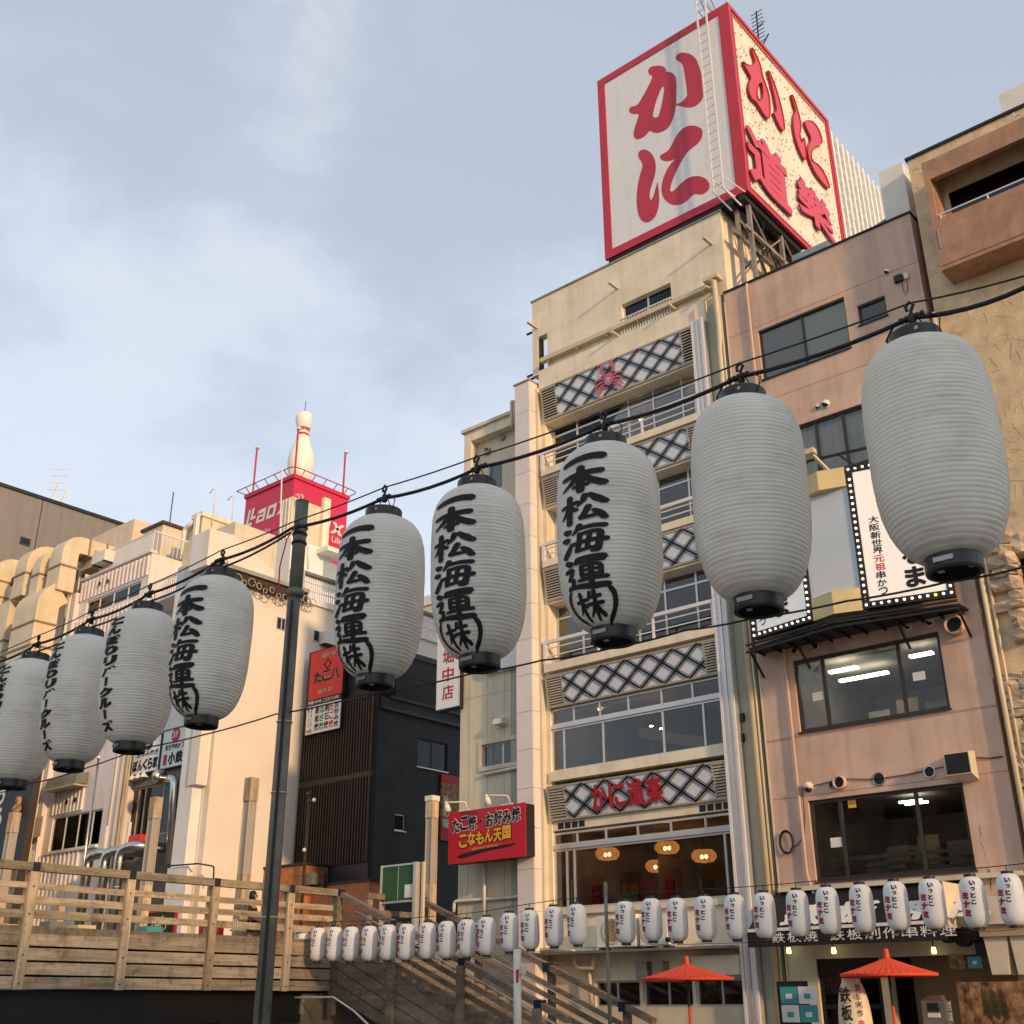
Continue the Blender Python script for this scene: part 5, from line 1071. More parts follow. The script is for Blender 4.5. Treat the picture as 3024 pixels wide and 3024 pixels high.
a_ = P(*zD(705, 1470), Y=25.0); b_ = P(*zD(1010, 1410), Y=25.2); bar('top_rail', BLACK, kk, a_, (b_.x+1.2, 25.4, b_.z+.02), .06, .06); bar('top_rail', BLACK, kk, (a_.x-1.0, 25.3, a_.z-.05), a_, .06, .06)
bar('top_strut', DSTEEL, kk, P(*zD(880, 1440), Y=25.05), P(*zD(975, 1505), Y=25.0), .05, .05); bar('top_strut', DSTEEL, kk, P(*zD(765, 1485), Y=25.05), P(*zD(765, 1545), Y=25.0), .05, .05)
a_ = P(*zD(715, 1425), Y=24.6); b_ = P(*zD(820, 1530), Y=25.0); sp = thing('floodlight', 'weathered floodlight on an arm above the blank niche of the bow shaped sign', 'floodlight', b_); bar('arm', PIPE, sp, b_, a_, .09, .05); bx('head', PIPE, sp, a_.x-.16, a_.x+.12, a_.y-.1, a_.y+.1, a_.z-.04, a_.z+.10)
# ------------------------------------------------------------------ tan building at the right edge: plaster, projecting balcony, stone cladding
TX0, TX1 = -7.90, 6.0; RT = P(2850, 392, Y=Y0).z
tb = thing('tan_building', 'tan plastered building with brown projecting balcony and rough stone cladding', 'building', (-2, 30, 0))
sh = (P(*zE(1885, 470), Y=Y0).x, -4.2, P(*zE(1900, 850), Y=Y0).z, P(*zE(1900, 470), Y=Y0).z)
wall('front_wall', TAN, tb, 'y', TX0, TX1, 0, RT-.05, Y0, Y0+.35, [sh]); wall('side_wall', TAN, tb, 'x', Y0+.35, 40, 0, RT-.05, TX0, TX0+.3)
bx('roof', CONC, tb, TX0+.31, TX1, Y0+.36, 40, RT-.5, RT-.3); bx('coping', DSTEEL, tb, TX0-.05, TX1, Y0-.06, Y0+.4, RT-.049, RT+.03); bx('coping', DSTEEL, tb, TX0-.05, TX0+.35, Y0+.41, 40, RT-.048, RT+.03)
window(tb, sh[0], sh[1], sh[2], sh[3], Y0+.2, (.5,), fm=DFRAME); room(tb, sh[0], sh[1], Y0+.351, Y0+3, sh[2]-.2, sh[3]+.2)
# scattered trowel strokes standing proud of the plaster
tw = MB()
for i in range(520):
    x = random.uniform(TX0+.1, -3.6); z = random.uniform(7.5, RT-.3); a = random.uniform(0, math.pi); l = random.uniform(.06, .16); t_ = .010
    dx, dz = math.cos(a)*l, math.sin(a)*l; nx, nz = -math.sin(a)*t_, math.cos(a)*t_
    tw.prism([(x-dx, Y0-.008, z-dz), (x-dx+nx, Y0-.008, z-dz+nz), (x+dx+nx, Y0-.008, z+dz+nz), (x+dx, Y0-.008, z+dz)], (0, .008, 0))
tag(tw.build('trowel_marks', TAN, tb), kind='stuff')
# balcony
YB = Y0-.85
bl, bt = P(*zB(1295, 1012), Y=YB).x, P(*zB(1295, 1012), Y=YB).z; bb_ = P(*zB(1428, 1640), Y=YB).z
pt = P(*zB(1412, 1352), Y=YB).z; ot = P(*zB(1352, 1108), Y=YB).z; ol = P(*zB(1352, 1108), Y=YB).x
bal = thing('balcony', 'brown rendered balcony box projecting from the tan building', 'balcony', (bl+3, YB, bb_))
BR = 2.0
bx('parapet', BROWN, bal, bl, BR, YB, YB+.18, bb_, pt); bx('lintel', BROWN, bal, bl, BR, YB, YB+.18, ot, bt); bx('left_pier', BROWN, bal, bl, ol, YB+.001, YB+.179, pt, ot)
bx('left_parapet', BROWN, bal, bl, bl+.18, YB+.181, Y0-.002, bb_, pt); bx('left_lintel', BROWN, bal, bl, bl+.18, YB+.181, Y0-.002, pt, bt)
bx('floor', BROWN, bal, bl+.001, BR, YB+.02, Y0-.002, bb_-.12, bb_-.001); bx('roof', BROWN, bal, bl+.181, BR, YB+.181, Y0-.002, bt-.15, bt-.002)
bx('back_wall', TAN, bal, bl+.181, BR, Y0-.06, Y0-.003, bb_, bt-.15)
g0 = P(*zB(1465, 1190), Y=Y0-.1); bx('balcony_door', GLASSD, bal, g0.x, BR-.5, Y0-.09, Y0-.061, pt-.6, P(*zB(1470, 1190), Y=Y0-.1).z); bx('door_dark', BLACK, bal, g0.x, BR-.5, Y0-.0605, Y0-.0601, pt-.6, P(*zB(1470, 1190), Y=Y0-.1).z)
bx('handrail', ALU, bal, ol-.05, BR, YB+.06, YB+.10, pt+.16, pt+.20)
for k in range(4): bx('rail_post', ALUW, bal, ol+.05+k*1.2, ol+.09+k*1.2, YB+.06, YB+.10, pt, pt+.16)
bx('scupper', STEEL, bal, bl+.10, bl+.14, YB-.02, YB, bb_+.5, bb_+1.1)
a_ = P(*zB(1800, 640), Y=Y0+.9); ac_unit('rooftop_tank', 'cream plastic unit on the roof of the tan building', a_.x, a_.x+.9, Y0+.6, Y0+1.4, RT+.0, P(*zB(1830, 610), Y=Y0+.9).z, None, False)
MB().tube([P(*zB(x, y), Y=Y0-.15) for x, y in ((1830, 735), (1870, 700), (1870, 720), (1910, 700))], .03, 6).build('roof_bracket', PVC, tb)
# stones: six rough shapes shared by all
def rough_stone(seed):
    r = random.Random(seed); bm = bmesh.new(); bmesh.ops.create_cube(bm, size=1); bmesh.ops.subdivide_edges(bm, edges=bm.edges[:], cuts=1, use_grid_fill=True)
    for v in bm.verts:
        f = 1 if v.co.y < -.3 else .25
        v.co.x += r.uniform(-.06, .06); v.co.z += r.uniform(-.08, .08); v.co.y += r.uniform(-.35, .15)*f
        if abs(v.co.x) > .4 and abs(v.co.z) > .4 and v.co.y < 0: v.co.y += .3
    me = bpy.data.meshes.new('stone'); bm.to_mesh(me); bm.free(); me.materials.append(STONE); return me
ST = [rough_stone(k) for k in range(6)]
def stone(parent, x0, x1, z0, z1, d=.12, yb=Y0):
    o = bpy.data.objects.new('stone', random.choice(ST)); COL.objects.link(o); dd = d*random.uniform(.8, 1.3)
    o.location = ((x0+x1)/2, yb-dd*.3, (z0+z1)/2); o.scale = (x1-x0, dd, z1-z0); _place2(o, parent)
zt = P(*zE(1790, 1150), Y=Y0).z; z = zt; row = 0
bx('mortar_bed', MORTAR, tb, TX0+.0, -3.5, Y0-.02, Y0-.004, 0, zt)
cnt = 0
while z > .6:
    h = random.uniform(.17, .30); x = TX0+random.uniform(-.02, .0)
    while x < -4.6:
        w_ = random.uniform(.24, .55)
        if h > .24 and random.random() < .25:
            stone(tb, x+.01, x+w_-.01, z-h/2+.008, z-.006); stone(tb, x+.01, x+w_-.01, z-h+.006, z-h/2-.004); cnt += 2
        else: stone(tb, x+.01, x+w_-.01, z-h+.008, z-.008); cnt += 1
        x += w_
    z -= h; row += 1
z = sh[2]-.45
while z < sh[3]+.5:                                           # ragged stone surround of the window
    h = random.uniform(.20, .34); w_ = random.uniform(.25, .62); stone(tb, sh[0]-w_, sh[0]+.03, z, z+h-.012, .22); 
    if w_ > .4: stone(tb, sh[0]-w_*.5, sh[0]+.05, z+.01, z+h-.03, .30)
    z += h
x = sh[0]+.0
while x < -4.4:
    w_ = random.uniform(.3, .5); stone(tb, x, x+w_-.012, sh[3]+.02, sh[3]+random.uniform(.3, .5), .22); x += w_
# cream downpipes in the gap between the two buildings
zp = P(*zD(1400, 640), Y=Y0-.1).z
pipe('downpipe', PIPE, tb, [(TX0+.02, Y0-.16, zp), (TX0+.02, Y0-.16, .2)], .06, 8); pipe('downpipe', PIPE, tb, [(TX0+.16, Y0-.10, zp-1.0), (TX0+.16, Y0-.10, .2)], .035, 8)

# ------------------------------------------------------------------ ground floor shop under the pink building
YA = 24.7
sp0 = thing('teppan_shop', 'ground floor shop front with dark doors below the black awning', 'shop front', (-11, 25.8, 0))
zv1, zv0 = P(*zG(330, 1145), Y=YA).z, P(*zG(330, 1248), Y=YA).z; vx0_, vx1_ = P(*zG(222, 1150), Y=YA).x, P(*zG(1445, 1080), Y=YA).x
zaw = P(*zG(900, 880), Y=YP).z
aw_ = thing('awning', 'black awning with white brush lettering over the ground floor shop', 'awning', ((vx0_+vx1_)/2, 25.2, zv0))
MB().prism([(vx0_, YA, zv1), (vx0_, YP-.01, zaw), (vx0_, YP-.01, zaw-.05), (vx0_, YA+.03, zv1-.05)], (vx1_-vx0_, 0, 0)).build('sloped_cloth', BLACK, aw_)
bx('valance', BLACK, aw_, vx0_, vx1_, YA-.01, YA+.02, zv0, zv1-.03); bx('front_bar', ALUW, aw_, vx0_-.02, vx1_+.02, YA-.04, YA+.02, zv1-.028, zv1+.04)
bx('top_flashing', CREAM_L, aw_, vx0_+.3, -8.1, YP-.15, YP-.003, zaw+.001, zaw+.10); bx('side_flap', CREAM_L, aw_, vx1_+.001, vx1_+.03, YA+.1, YP-.01, zv1-.1, zaw-.1)
Hs = zaw-zv1
def fa(u, v): t = (v-zv1)/Hs; return (u, YA+(YP-YA)*t-.012, v+.012)
m = MB()
for k, c_ in enumerate('鉄板神社'): lettering(m, c_, fa, vx0_+.75+k*1.25, zv1+.06, 1.05, Hs*.55, .05)
m.build('lettering', PAPER, aw_)
m = MB()
for k, c_ in enumerate('鉄板焼'): lettering(m, c_, onY(YA-.014), vx0_+.62+k*.40, zv0+.08, .34, (zv1-zv0)*.62, .008)
for k, c_ in enumerate('鉄板創作串料理'): lettering(m, c_, onY(YA-.014), vx0_+2.05+k*.41, zv0+.08, .35, (zv1-zv0)*.62, .008)
m.build('lettering', PAPER, aw_)
wall('shop_wall', CREAM_L, sp0, 'y', PX0, PX1, 0, 2.9, YP+.01, YP+.25, [(-13.1, -8.6, -.01, 2.55)])
room(sp0, -13.1, -8.6, YP+.251, YP+5, 0, 2.6, ROOM)
for (x0_, x1_) in ((-13.1, -12.35), (-12.33, -11.6)): window(sp0, x0_, x1_, 0, 2.2, YP+.1, (), (.35, .7), fr=.09, fm=BLACK, gm=GLASSD, name='door')
bx('door_head', BLACK, sp0, -13.1, -11.6, YP+.06, YP+.16, 2.2, 2.55); bx('inner_partition', ROOMW, sp0, -11.5, -8.7, YP+1.6, YP+1.7, 0, 2.58); bx('pillar', LOUV, sp0, -11.55, -11.35, YP-.05, YP+.24, 0, 2.56)
for k, x in enumerate((480, 758, 1376)):
    p = P(*zG(x, 1275), Y=YP-.25); o = thing('down_light', 'small lit yellow green lamp under the awning, '+['left', 'middle', 'right'][k]+' one', 'lamp', p, 'lamps under the awning'); MB().lathe([(.05, -.05), (.06, 0), (.04, .09)], p, 10).build('bulb', emit('yellow_lamp', (.9, .9, .35), 1.6), o); bx('stem', BLACK, o, p.x-.01, p.x+.01, p.y-.01, p.y+.01, p.z+.09, p.z+.35)
# right bay of the shop: hanging piers, posters, picture board
p = P(*zG(1695, 1185), Y=25.2)
for k, (xa_, xb_) in enumerate(((1690, 1835), (1850, 1990))):
    a_ = P(*zG(xa_, 1180), Y=25.3); b_ = P(*zG(xb_, 1180), Y=25.3); zb = P(*zG(xa_, 1420), Y=25.3).z
    MB().prism([(a_.x, 25.2, a_.z), (b_.x, 25.2, a_.z), (b_.x-.06, 25.2, zb), (a_.x+.06, 25.2, zb)], (0, .7, 0)).build('hanging_pier', CREAM_L, sp0)
bx('pier_beam', ROOMW, sp0, P(*zG(1680, 1180), Y=25.3).x, -5.5, 25.1, 25.95, p.z+.001, p.z+.45); bx('beam_light', CREAM_L, sp0, P(*zG(1690, 930), Y=25.1).x, -5.5, 25.0, 25.9, P(*zG(1690, 1110), Y=25.1).z, P(*zG(1690, 940), Y=25.1).z)
bx('fascia', DSTEEL, sp0, vx1_+.2, -5.5, 25.6, 25.9, p.z-.35, p.z-.002)
for (x, y, r) in ((1462, 1185, .13), (1560, 1185, .20), (1630, 1180, .12)): q = P(*zG(x, y), Y=25.55); MB().lathe([(r, -.1), (r, .1), (r*.7, .12)], q, 14, 'y').build('lantern_stub', BLACK, sp0)
def picture(name, m_, zf, a, b, Y, label, cat, parts=()):
    p_, q_ = P(*zf(*a), Y=Y), P(*zf(*b), Y=Y); x0, x1, z0, z1 = min(p_.x, q_.x), max(p_.x, q_.x), min(p_.z, q_.z), max(p_.z, q_.z)
    o = thing(name, label, cat, ((x0+x1)/2, Y, z0)); bx('sheet', m_, o, x0, x1, Y, Y+.03, z0, z1); return o, x0, x1, z0, z1
FOOD = mat('food_print', (.26, .14, .06), rough=.45, var=.9, scale=7, bump=0)
picture('poster', FOOD, zG, (1465, 1290), (1572, 1380), 25.55, 'small food poster right of the right umbrella', 'poster'); o, x0, x1, z0, z1 = picture('poster', TEAL, zG, (1580, 1308), (1675, 1378), 25.55, 'small teal poster beside the food poster', 'poster'); bx('print', PAPER, o, x0+.1, x1-.1, 25.545, 25.549, z0+.08, z0+.14)
o, x0, x1, z0, z1 = picture('picture_board', FOOD, zG, (1510, 1465), (2150, 1800), 24.9, 'large food picture board at the bottom right corner', 'picture board')
for k in range(9):
    q = P(*zG(1668+k*17, 1500+(k % 3)*12), Y=24.88); MB().prism([(q.x-.028, 24.893, q.z-.5), (q.x+.028, 24.893, q.z-.5), (q.x+.028, 24.893, q.z-.22), (q.x+.012, 24.893, q.z-.15), (q.x+.012, 24.893, q.z), (q.x-.012, 24.893, q.z), (q.x-.012, 24.893, q.z-.15), (q.x-.028, 24.893, q.z-.22)], (0, .006, 0)).build('bottle_print', mat('bottle_print', (.06, .05, .015), rough=.3, bump=0) if k == 0 else bpy.data.materials['bottle_print'], o)
o = thing('ticket_kiosk', 'grey kiosk with a dark screen in front of the shop', 'kiosk', P(*zG(1380, 1700), Y=24.0)); a_, b_ = P(*zG(1292, 1560), Y=24), P(*zG(1455, 1700), Y=24)
bx('cabinet', STEEL, o, a_.x, b_.x, 24.0, 24.35, 0, a_.z-.05); MB().prism([(a_.x+.03, 23.99, a_.z-.05), (b_.x-.03, 23.99, a_.z-.05), (b_.x-.1, 24.1, a_.z+.04), (a_.x+.1, 24.1, a_.z+.04)], (0, .2, 0)).build('hood', STEEL, o); bx('screen', BLACKG, o, a_.x+.12, b_.x-.12, 23.97, 23.998, b_.z+.16, a_.z-.1); bx('tray', PAPER, o, a_.x+.12, b_.x-.12, 23.96, 23.998, b_.z+.05, b_.z+.13)
o = thing('price_strip', 'narrow dark strip with white vertical lettering beside the kiosk', 'sign', P(*zG(1480, 1700), Y=24.2)); a_, b_ = P(*zG(1460, 1560), Y=24.2), P(*zG(1500, 1800), Y=24.2); bx('strip', BLACK, o, a_.x, b_.x, 24.2, 24.24, 0, a_.z); m = MB(); column_text(m, '営業中鉄板', lambda u, v: (u, 24.195, v), a_.x+.05, a_.z-.05, b_.x-a_.x-.1, .2, .1, .01); m.build('lettering', PAPER, o)
# black menu stand with four small posters
o = thing('menu_board', 'tall black board with four teal and white posters by the shop door', 'menu board', P(*zG(505, 1723), Y=24.0)); a_, b_ = P(*zG(402, 1460), Y=24), P(*zG(605, 1720), Y=24); bx('board', BLACK, o, a_.x, b_.x, 24.0, 24.12, 0, a_.z)
for k, m_ in enumerate((TEAL, PAPER, PAPER, TEAL)):
    u = a_.x+.08+(k % 2)*.43; v = a_.z-.45-(k//2)*.36; s_ = bx('poster', m_, o, u, u+.41, 23.98, 23.998, v, v+.34); bx('print', PAPER if m_ is TEAL else TEAL, s_, u+.13, u+.28, 23.974, 23.979, v+.1, v+.2)
# standing floor lantern with lettering
c_ = P(*zG(862, 1440), Y=23.2); zt_ = c_.z; R_ = .33
fl = thing('floor_lantern', 'tall cream standing lantern with black lettering under the right umbrella', 'lantern', (c_.x, 23.2, 0)); prof = []
for k in range(60): 
    t = k/59; z_ = .12+(zt_-.12)*t; e_ = min(1, math.sin(math.pi*min(max(t, .0), 1))**.28 if 0 < t < 1 else .55); prof.append((R_*max(.55, e_)*(1+.006*(k % 2)), z_))
MB().lathe(prof, (c_.x, 23.2, 0), 32).build('body', mat('lantern_cream', (.72, .62, .46), rough=.5, var=.06, bump=0), fl, smooth=True); MB().lathe([(R_*.6, 0), (R_*.6, .13)], (c_.x, 23.2, 0), 24).build('base', BLACK, fl)
def fl_fn(u, v): a = -math.pi/2+u/R_; return (c_.x+(R_+.01)*math.cos(a), 23.2+(R_+.01)*math.sin(a), v)
m = MB(); column_text(m, '鉄板神社', fl_fn, -.13, zt_-.14, .24, .33, .12, .02); column_text(m, '鉄板創作', fl_fn, .20, zt_-.10, .11, .155, .1, .012); m.build('lettering', BLACKINK, fl); m = MB(); column_text(m, '串', fl_fn, .20, zt_-.75, .12, .2, .1, .012); m.build('lettering', REDB, fl)

# ------------------------------------------------------------------ two red paper umbrellas
def umbrella(zf, apex, rl, rr, label, Y=23.4):
    A_ = P(*zf(*apex), Y=Y); l_ = P(*zf(*rl), Y=Y); r__ = P(*zf(*rr), Y=Y); R = (r__.x-l_.x)/2*.93; zr_ = (l_.z+r__.z)/2; cx = (l_.x+r__.x)/2; H = A_.z-.16-zr_
    o = thing('paper_umbrella', label, 'umbrella', (cx, Y, 0), 'red paper umbrellas')
    q = MB(); n = 80; rings = 9; vs = []; fs = []
    for i in range(rings+1):
        t = i/rings
        for k in range(n):
            a = 2*math.pi*k/n; rr_ = R*(.035+.965*t); pl = .018*R*t*(1 if k % 2 else -1)
            drop = (1-t)*H-.05*H*math.sin(math.pi*t)
            vs.append((cx+rr_*math.cos(a), Y+rr_*math.sin(a), zr_+drop+pl*.6))
    for k in range(n):
        a = 2*math.pi*k/n; vs.append((cx+R*.99*math.cos(a), Y+R*.99*math.sin(a), zr_-.045))
    for i in range(rings+1):
        for k in range(n): fs.append((i*n+k, i*n+(k+1) % n, (i+1)*n+(k+1) % n, (i+1)*n+k))
    q.add(vs, fs); q.build('canopy', UMB, o)
    for k in range(40):
        a = 2*math.pi*k/40; bar('rib', mat_rib, o, (cx+.06*math.cos(a), Y+.06*math.sin(a), zr_+H*.94-.06), (cx+R*.97*math.cos(a), Y+R*.97*math.sin(a), zr_-.01), .012, .018)
    MB().lathe([(.05, -.06), (.065, 0), (.05, .12), (.055, .15), (.02, .17)], (cx, Y, zr_+H), 12).build('finial', mat_fin, o, smooth=True)
    MB().lathe([(.028, 0), (.028, zr_+H-.02)], (cx, Y, 0), 10).build('pole', BLACK, o); MB().lathe([(.033, .3), (.033, .95)], (cx, Y, .6), 10).build('pole_grip', mat_fin, o); MB().lathe([(.3, 0), (.28, .08), (.05, .1)], (cx, Y, 0), 20).build('base', BLACK, o)
mat_rib = mat('bamboo_rib', (.32, .05, .03), rough=.6, bump=0); mat_fin = mat('umbrella_finial', (.62, .09, .03), rough=.4, bump=0)
umbrella(zF, (1572, 1340), (1310, 1480), (1842, 1478), 'red paper umbrella in front of the restaurant ground floor windows, left one')
umbrella(zG, (1082, 1260), (805, 1422), (1405, 1406), 'red paper umbrella over the floor lantern before the shop, right one', 23.4)
# ------------------------------------------------------------------ charcoal building with the slatted front
YD = 30.0; DX0, DX1 = -37.25, P(*z6(820, 905), Y=YD).x
db = thing('charcoal_building', 'charcoal building with a brown slatted front and plain dark side', 'building', ((DX0+DX1)/2, 34, 3))
s1t = P(*z6(830, 345), Y=YD).z; s1b = P(*z6(815, 905), Y=YD).z; s2t = s1b-.22; s2b = P(*z6(795, 1560), Y=YD).z
ledge = P(*z6(905, 450), X=DX1).z; dtop = P(*a5(1560, 1230), X=DX1-1.2).z
w1_ = [P(*z6(1145, 672), X=DX1), P(*z6(1358, 720), X=DX1), P(*z6(1140, 875), X=DX1)]; w2_ = [P(*z6(982, 1212), X=DX1), P(*z6(1058, 1222), X=DX1), P(*z6(978, 1330), X=DX1)]
hw = [(w1_[0].y, w1_[1].y, w1_[2].z, w1_[0].z), (w2_[0].y, w2_[1].y, w2_[2].z, w2_[0].z)]
wall('side_wall', DARK, db, 'x', YD+.2, 44, 3, ledge, DX1-.25, DX1, hw); bx('front_wall', SLATB, db, DX0, DX1, YD, YD+.2, 3, s1t+.05); bx('upper_front', DARK, db, DX0, DX1, YD+.0, YD+.2, s1t+.051, s1t+1.9)
bx('left_wall', DARK, db, DX0, DX0+.2, YD+.21, 44, 3, dtop); bx('terrace', DARKR, db, DX0+.21, DX1-.26, YD+.21, 44, ledge-.3, ledge-.02)
bx('ledge_trim', DARKR, db, DX1-.02, DX1+.14, YD+.3, 44, ledge-.13, ledge-.0); zl2 = P(*z6(955, 372), X=DX1).z; bx('upper_trim', DARKR, db, DX1-.3, DX1+.06, YD+.8, 44, zl2-.12, zl2); bx('parapet', DARK, db, DX1-.29, DX1-.02, YD+.3, 44, ledge+.001, zl2-.121)
bx('set_back_wall', DARK, db, DX1-1.4, DX1-1.2, YD+2.2, 44, zl2-.3, dtop); bx('set_back_front', DARK, db, DX0+.21, DX1-1.41, YD+2.2, YD+2.4, zl2-.3, dtop); bx('upper_roof', DARKR, db, DX0, DX1-1.15, YD+2.1, 44, dtop+.001, dtop+.25)
for k in range(46):
    y = YD+.95+k*.14; bx('baluster', DSTEEL, db, DX1-.03, DX1-.01, y, y+.02, zl2, zl2+.98)
bx('railing', DSTEEL, db, DX1-.05, DX1+.01, YD+.9, 44, zl2+.981, zl2+1.04)
for h_, nm in zip(hw, ('a', 'b')):
    window(db, h_[0], h_[1], h_[2], h_[3], DX1-.06, (.5,) if nm == 'a' else (), fr=.045, fm=DARKR if nm == 'a' else ALU, gm=GLASSD, axis='x', sgn=-1); room(db, DX1-2, DX1-.251, h_[0]-.1, h_[1]+.1, h_[2]-.1, h_[3]+.1, None, 'x1')
    bx('sill', ALU, db, DX1, DX1+.05, h_[0]-.05, h_[1]+.02, h_[2]-.05, h_[2]-.005)
# slats, each one its own piece
for (za_, zb_) in ((s1b, s1t), (s2b, s2t)):
    n = 27
    for i in range(n):
        x = DX0+.06+(DX1-DX0-.1)*i/(n-1); bx('slat', SLAT, db, x-.03, x+.03, YD-.14, YD-.05, za_, zb_)
    for f in (.2, .5, .82): bx('slat_rail', SLATB, db, DX0, DX1, YD-.049, YD-.003, za_+(zb_-za_)*f-.03, za_+(zb_-za_)*f+.03)
bx('band', SLAT, db, DX0, DX1, YD-.10, YD-.001, s2t+.001, s1b-.001); bx('lower_band', DARKR, db, DX0, DX1, YD-.05, YD-.001, 3, s2b-.01)
LED = mat('pale_stud', (.45, .40, .30), rough=.4, bump=0)
for (xa_, ya_, xb_, yb_, n) in ((380, 850, 578, 810, 11), (690, 728, 760, 716, 5), (350, 1422, 545, 1395, 12), (662, 1318, 718, 1308, 4)):
    for i in range(n):
        t = i/(n-1); p = P(*z6(xa_+(xb_-xa_)*t, ya_+(yb_-ya_)*t), Y=YD-.02); bx('stud', LED, db, p.x-.035, p.x+.035, YD-.048, YD-.004, p.z-.02, p.z+.03)
# takohachi sign, red upper and white lower panel
YS = YD-.32
a_, b_, c_ = P(*z6(386, 72), Y=YS), P(*z6(610, 30), Y=YS), P(*z6(370, 408), Y=YS); rx = (a_.x, P(*z6(600, 365), Y=YS).x, c_.z, a_.z)
th_ = thing('octopus_house_sign', 'red box sign with black brush lettering on the slatted charcoal front', 'sign', ((rx[0]+rx[1])/2, YS, rx[2])); bx('face', REDB, th_, rx[0], rx[1], YS, YS+.03, rx[2], rx[3]); bx('case', DSTEEL, th_, rx[0]-.16, rx[1]+.02, YS+.031, YD-.145, rx[2]-.95*.0-.02, rx[3]+.06)
RW, RH = rx[1]-rx[0], rx[3]-rx[2]
def tt(txt, u, v, w_, h_, ink, b_, par, d=.005):
    m = MB(); n = len(txt)
    for i, ch in enumerate(txt): lettering(m, ch, lambda a, b: (a, YS-d, b), rx[0]+u*RW+i*w_*RW/n, rx[2]+v*RH, w_*RW/n*.93, h_*RH, b_)
    return m.build('lettering', ink, par)
tt('道頓堀', .34, .84, .42, .085, LOUV, .03, th_); tt('たこ八', .14, .33, .78, .22, LOUV, .075, th_, .003); tt('たこ八', .14, .33, .78, .22, BLACKINK, .035, th_, .016); tt('総本店', .28, .09, .44, .09, LOUV, .03, th_)
m = MB(); cx, cz, s_ = rx[0]+.53*RW, rx[2]+.68*RH, .19
for k in range(4):
    a = math.pi/4+k*math.pi/2; d1 = (math.cos(a), math.sin(a)); d2 = (-d1[1], d1[0])
    m.prism([(cx+d1[0]*s_*.62+d2[0]*q, YS-.006, cz+d1[1]*s_*.62+d2[1]*q) for q in (-s_*.95, s_*.95)]+[(cx+d1[0]*s_*.92+d2[0]*q, YS-.006, cz+d1[1]*s_*.92+d2[1]*q) for q in (s_*.95, -s_*.95)], (0, .004, 0))
m.build('crest', BLACKINK, th_)
wy = P(*z6(365, 455), Y=YS).z; wb = P(*z6(345, 655), Y=YS).z
ts = thing('menu_sign', 'white sign with columns of black, green and red characters below the red box sign', 'sign', ((rx[0]+rx[1])/2, YS, wb)); bx('face', SIGNW, ts, rx[0]-.05, rx[1]-.02, YS, YS+.03, wb, wy); bx('header', DSTEEL, ts, rx[0]-.05, rx[1]-.02, YS+.002, YS+.03, wy+.004, rx[2]-.005)
bx('case', DSTEEL, ts, rx[0]-.16, rx[1], YS+.031, YD-.145, wb-.02, rx[2]-.03)
m = MB(); lettering(m, '創業1979年 こだわりの味', onY(YS-.004), rx[0]+.02, wy+.07, RW*.92, (rx[2]-wy)*.55, .02); m.build('lettering', PAPER, ts)
hh = (wy-wb); cw = RW*.135
for k, (txt, ink) in enumerate((('お好み焼', BLACKINK), ('たこ焼', REDB), ('明石焼', BLACKINK), ('ねぎ焼', GREENINK), ('鉄板焼', BLACKINK))):
    m = MB(); n = len(txt); column_text(m, txt, onY(YS-.004), rx[1]-.08-(k+1)*(cw+.02), wy-.06, cw, (hh-.14)/n, .12, .03); m.build('lettering', ink, ts)
m = MB(); column_text(m, 'カウンター', onY(YS-.004), rx[0]+.20, wy-.16, .11, (hh-.25)/5.3, .1, .012); column_text(m, 'テーブル', onY(YS-.004), rx[0]+.05, wy-.16, .11, (hh-.35)/4.6, .1, .012); m.build('lettering', DSTEEL, ts); m = MB(); lettering(m, '60席', onY(YS-.004), rx[0]-.02, wb+.05, .36, .16, .02); m.build('lettering', REDB, ts)
for x in (rx[0]+.05, rx[0]+.12): MB().lathe([(.07, 0), (.07, .004)], (x+(.13 if x > rx[0]+.1 else -.02)+.03, YS-.002, wy-.10), 16, 'y').build('round_mark', DSTEEL, ts)
# food poster on the dark side wall
q0, q1 = P(*z6(1318, 930), X=DX1+.1), P(*z6(1440, 1385), X=DX1+.1)
fp = thing('food_banner', 'tall red edged food banner on the dark wall beside the annex', 'banner', (DX1+.1, q0.y+1, q1.z)); bx('print', FOOD, fp, DX1+.02, DX1+.10, q0.y, q0.y+2.4, q1.z+.4, q0.z-.35); bx('red_edge', REDINK, fp, DX1+.02, DX1+.10, q0.y, q0.y+2.4, q0.z-.349, q0.z); bx('red_edge', REDINK, fp, DX1+.02, DX1+.10, q0.y, q0.y+2.4, q1.z-.2, q1.z+.399)
m = MB(); column_text(m, '秋の味', lambda u, v: (DX1+.105, u, v), q0.y+.1, q1.z+1.6, .35, .45, .1, .03); m.build('lettering', PAPER, fp)
# street lamp with ball lights before the slatted front
p = P(*a2(1660, 830), Y=28.4); q = P(*a2(1590, 1680), Y=28.4)
pl = thing('street_light', 'thin brown pole with two small ball lamps in front of the slatted building', 'lamp post', (p.x, 28.4, 3.05)); bar('post', SLAT, pl, (p.x, 28.4, 3.05), (p.x, 28.4, p.z), .08, .08, (0, 1, 0))
MB().lathe([(.09, -.05), (.13, 0), (.13, .03), (.05, .12)], p, 12).build('cap', DSTEEL, pl); bar('arm', SLAT, pl, (p.x-.12, 28.4, p.z-.25), (p.x+.36, 28.4, p.z-.25), .04, .05)
for dx, dz in ((.36, -.25), (-.02, -2.05)): MB().lathe([(.01, -.08), (.06, -.05), (.08, 0), (.06, .05), (.01, .08)], (p.x+dx, 28.36, p.z+dz), 10).build('ball_lamp', PVC, pl, smooth=True)
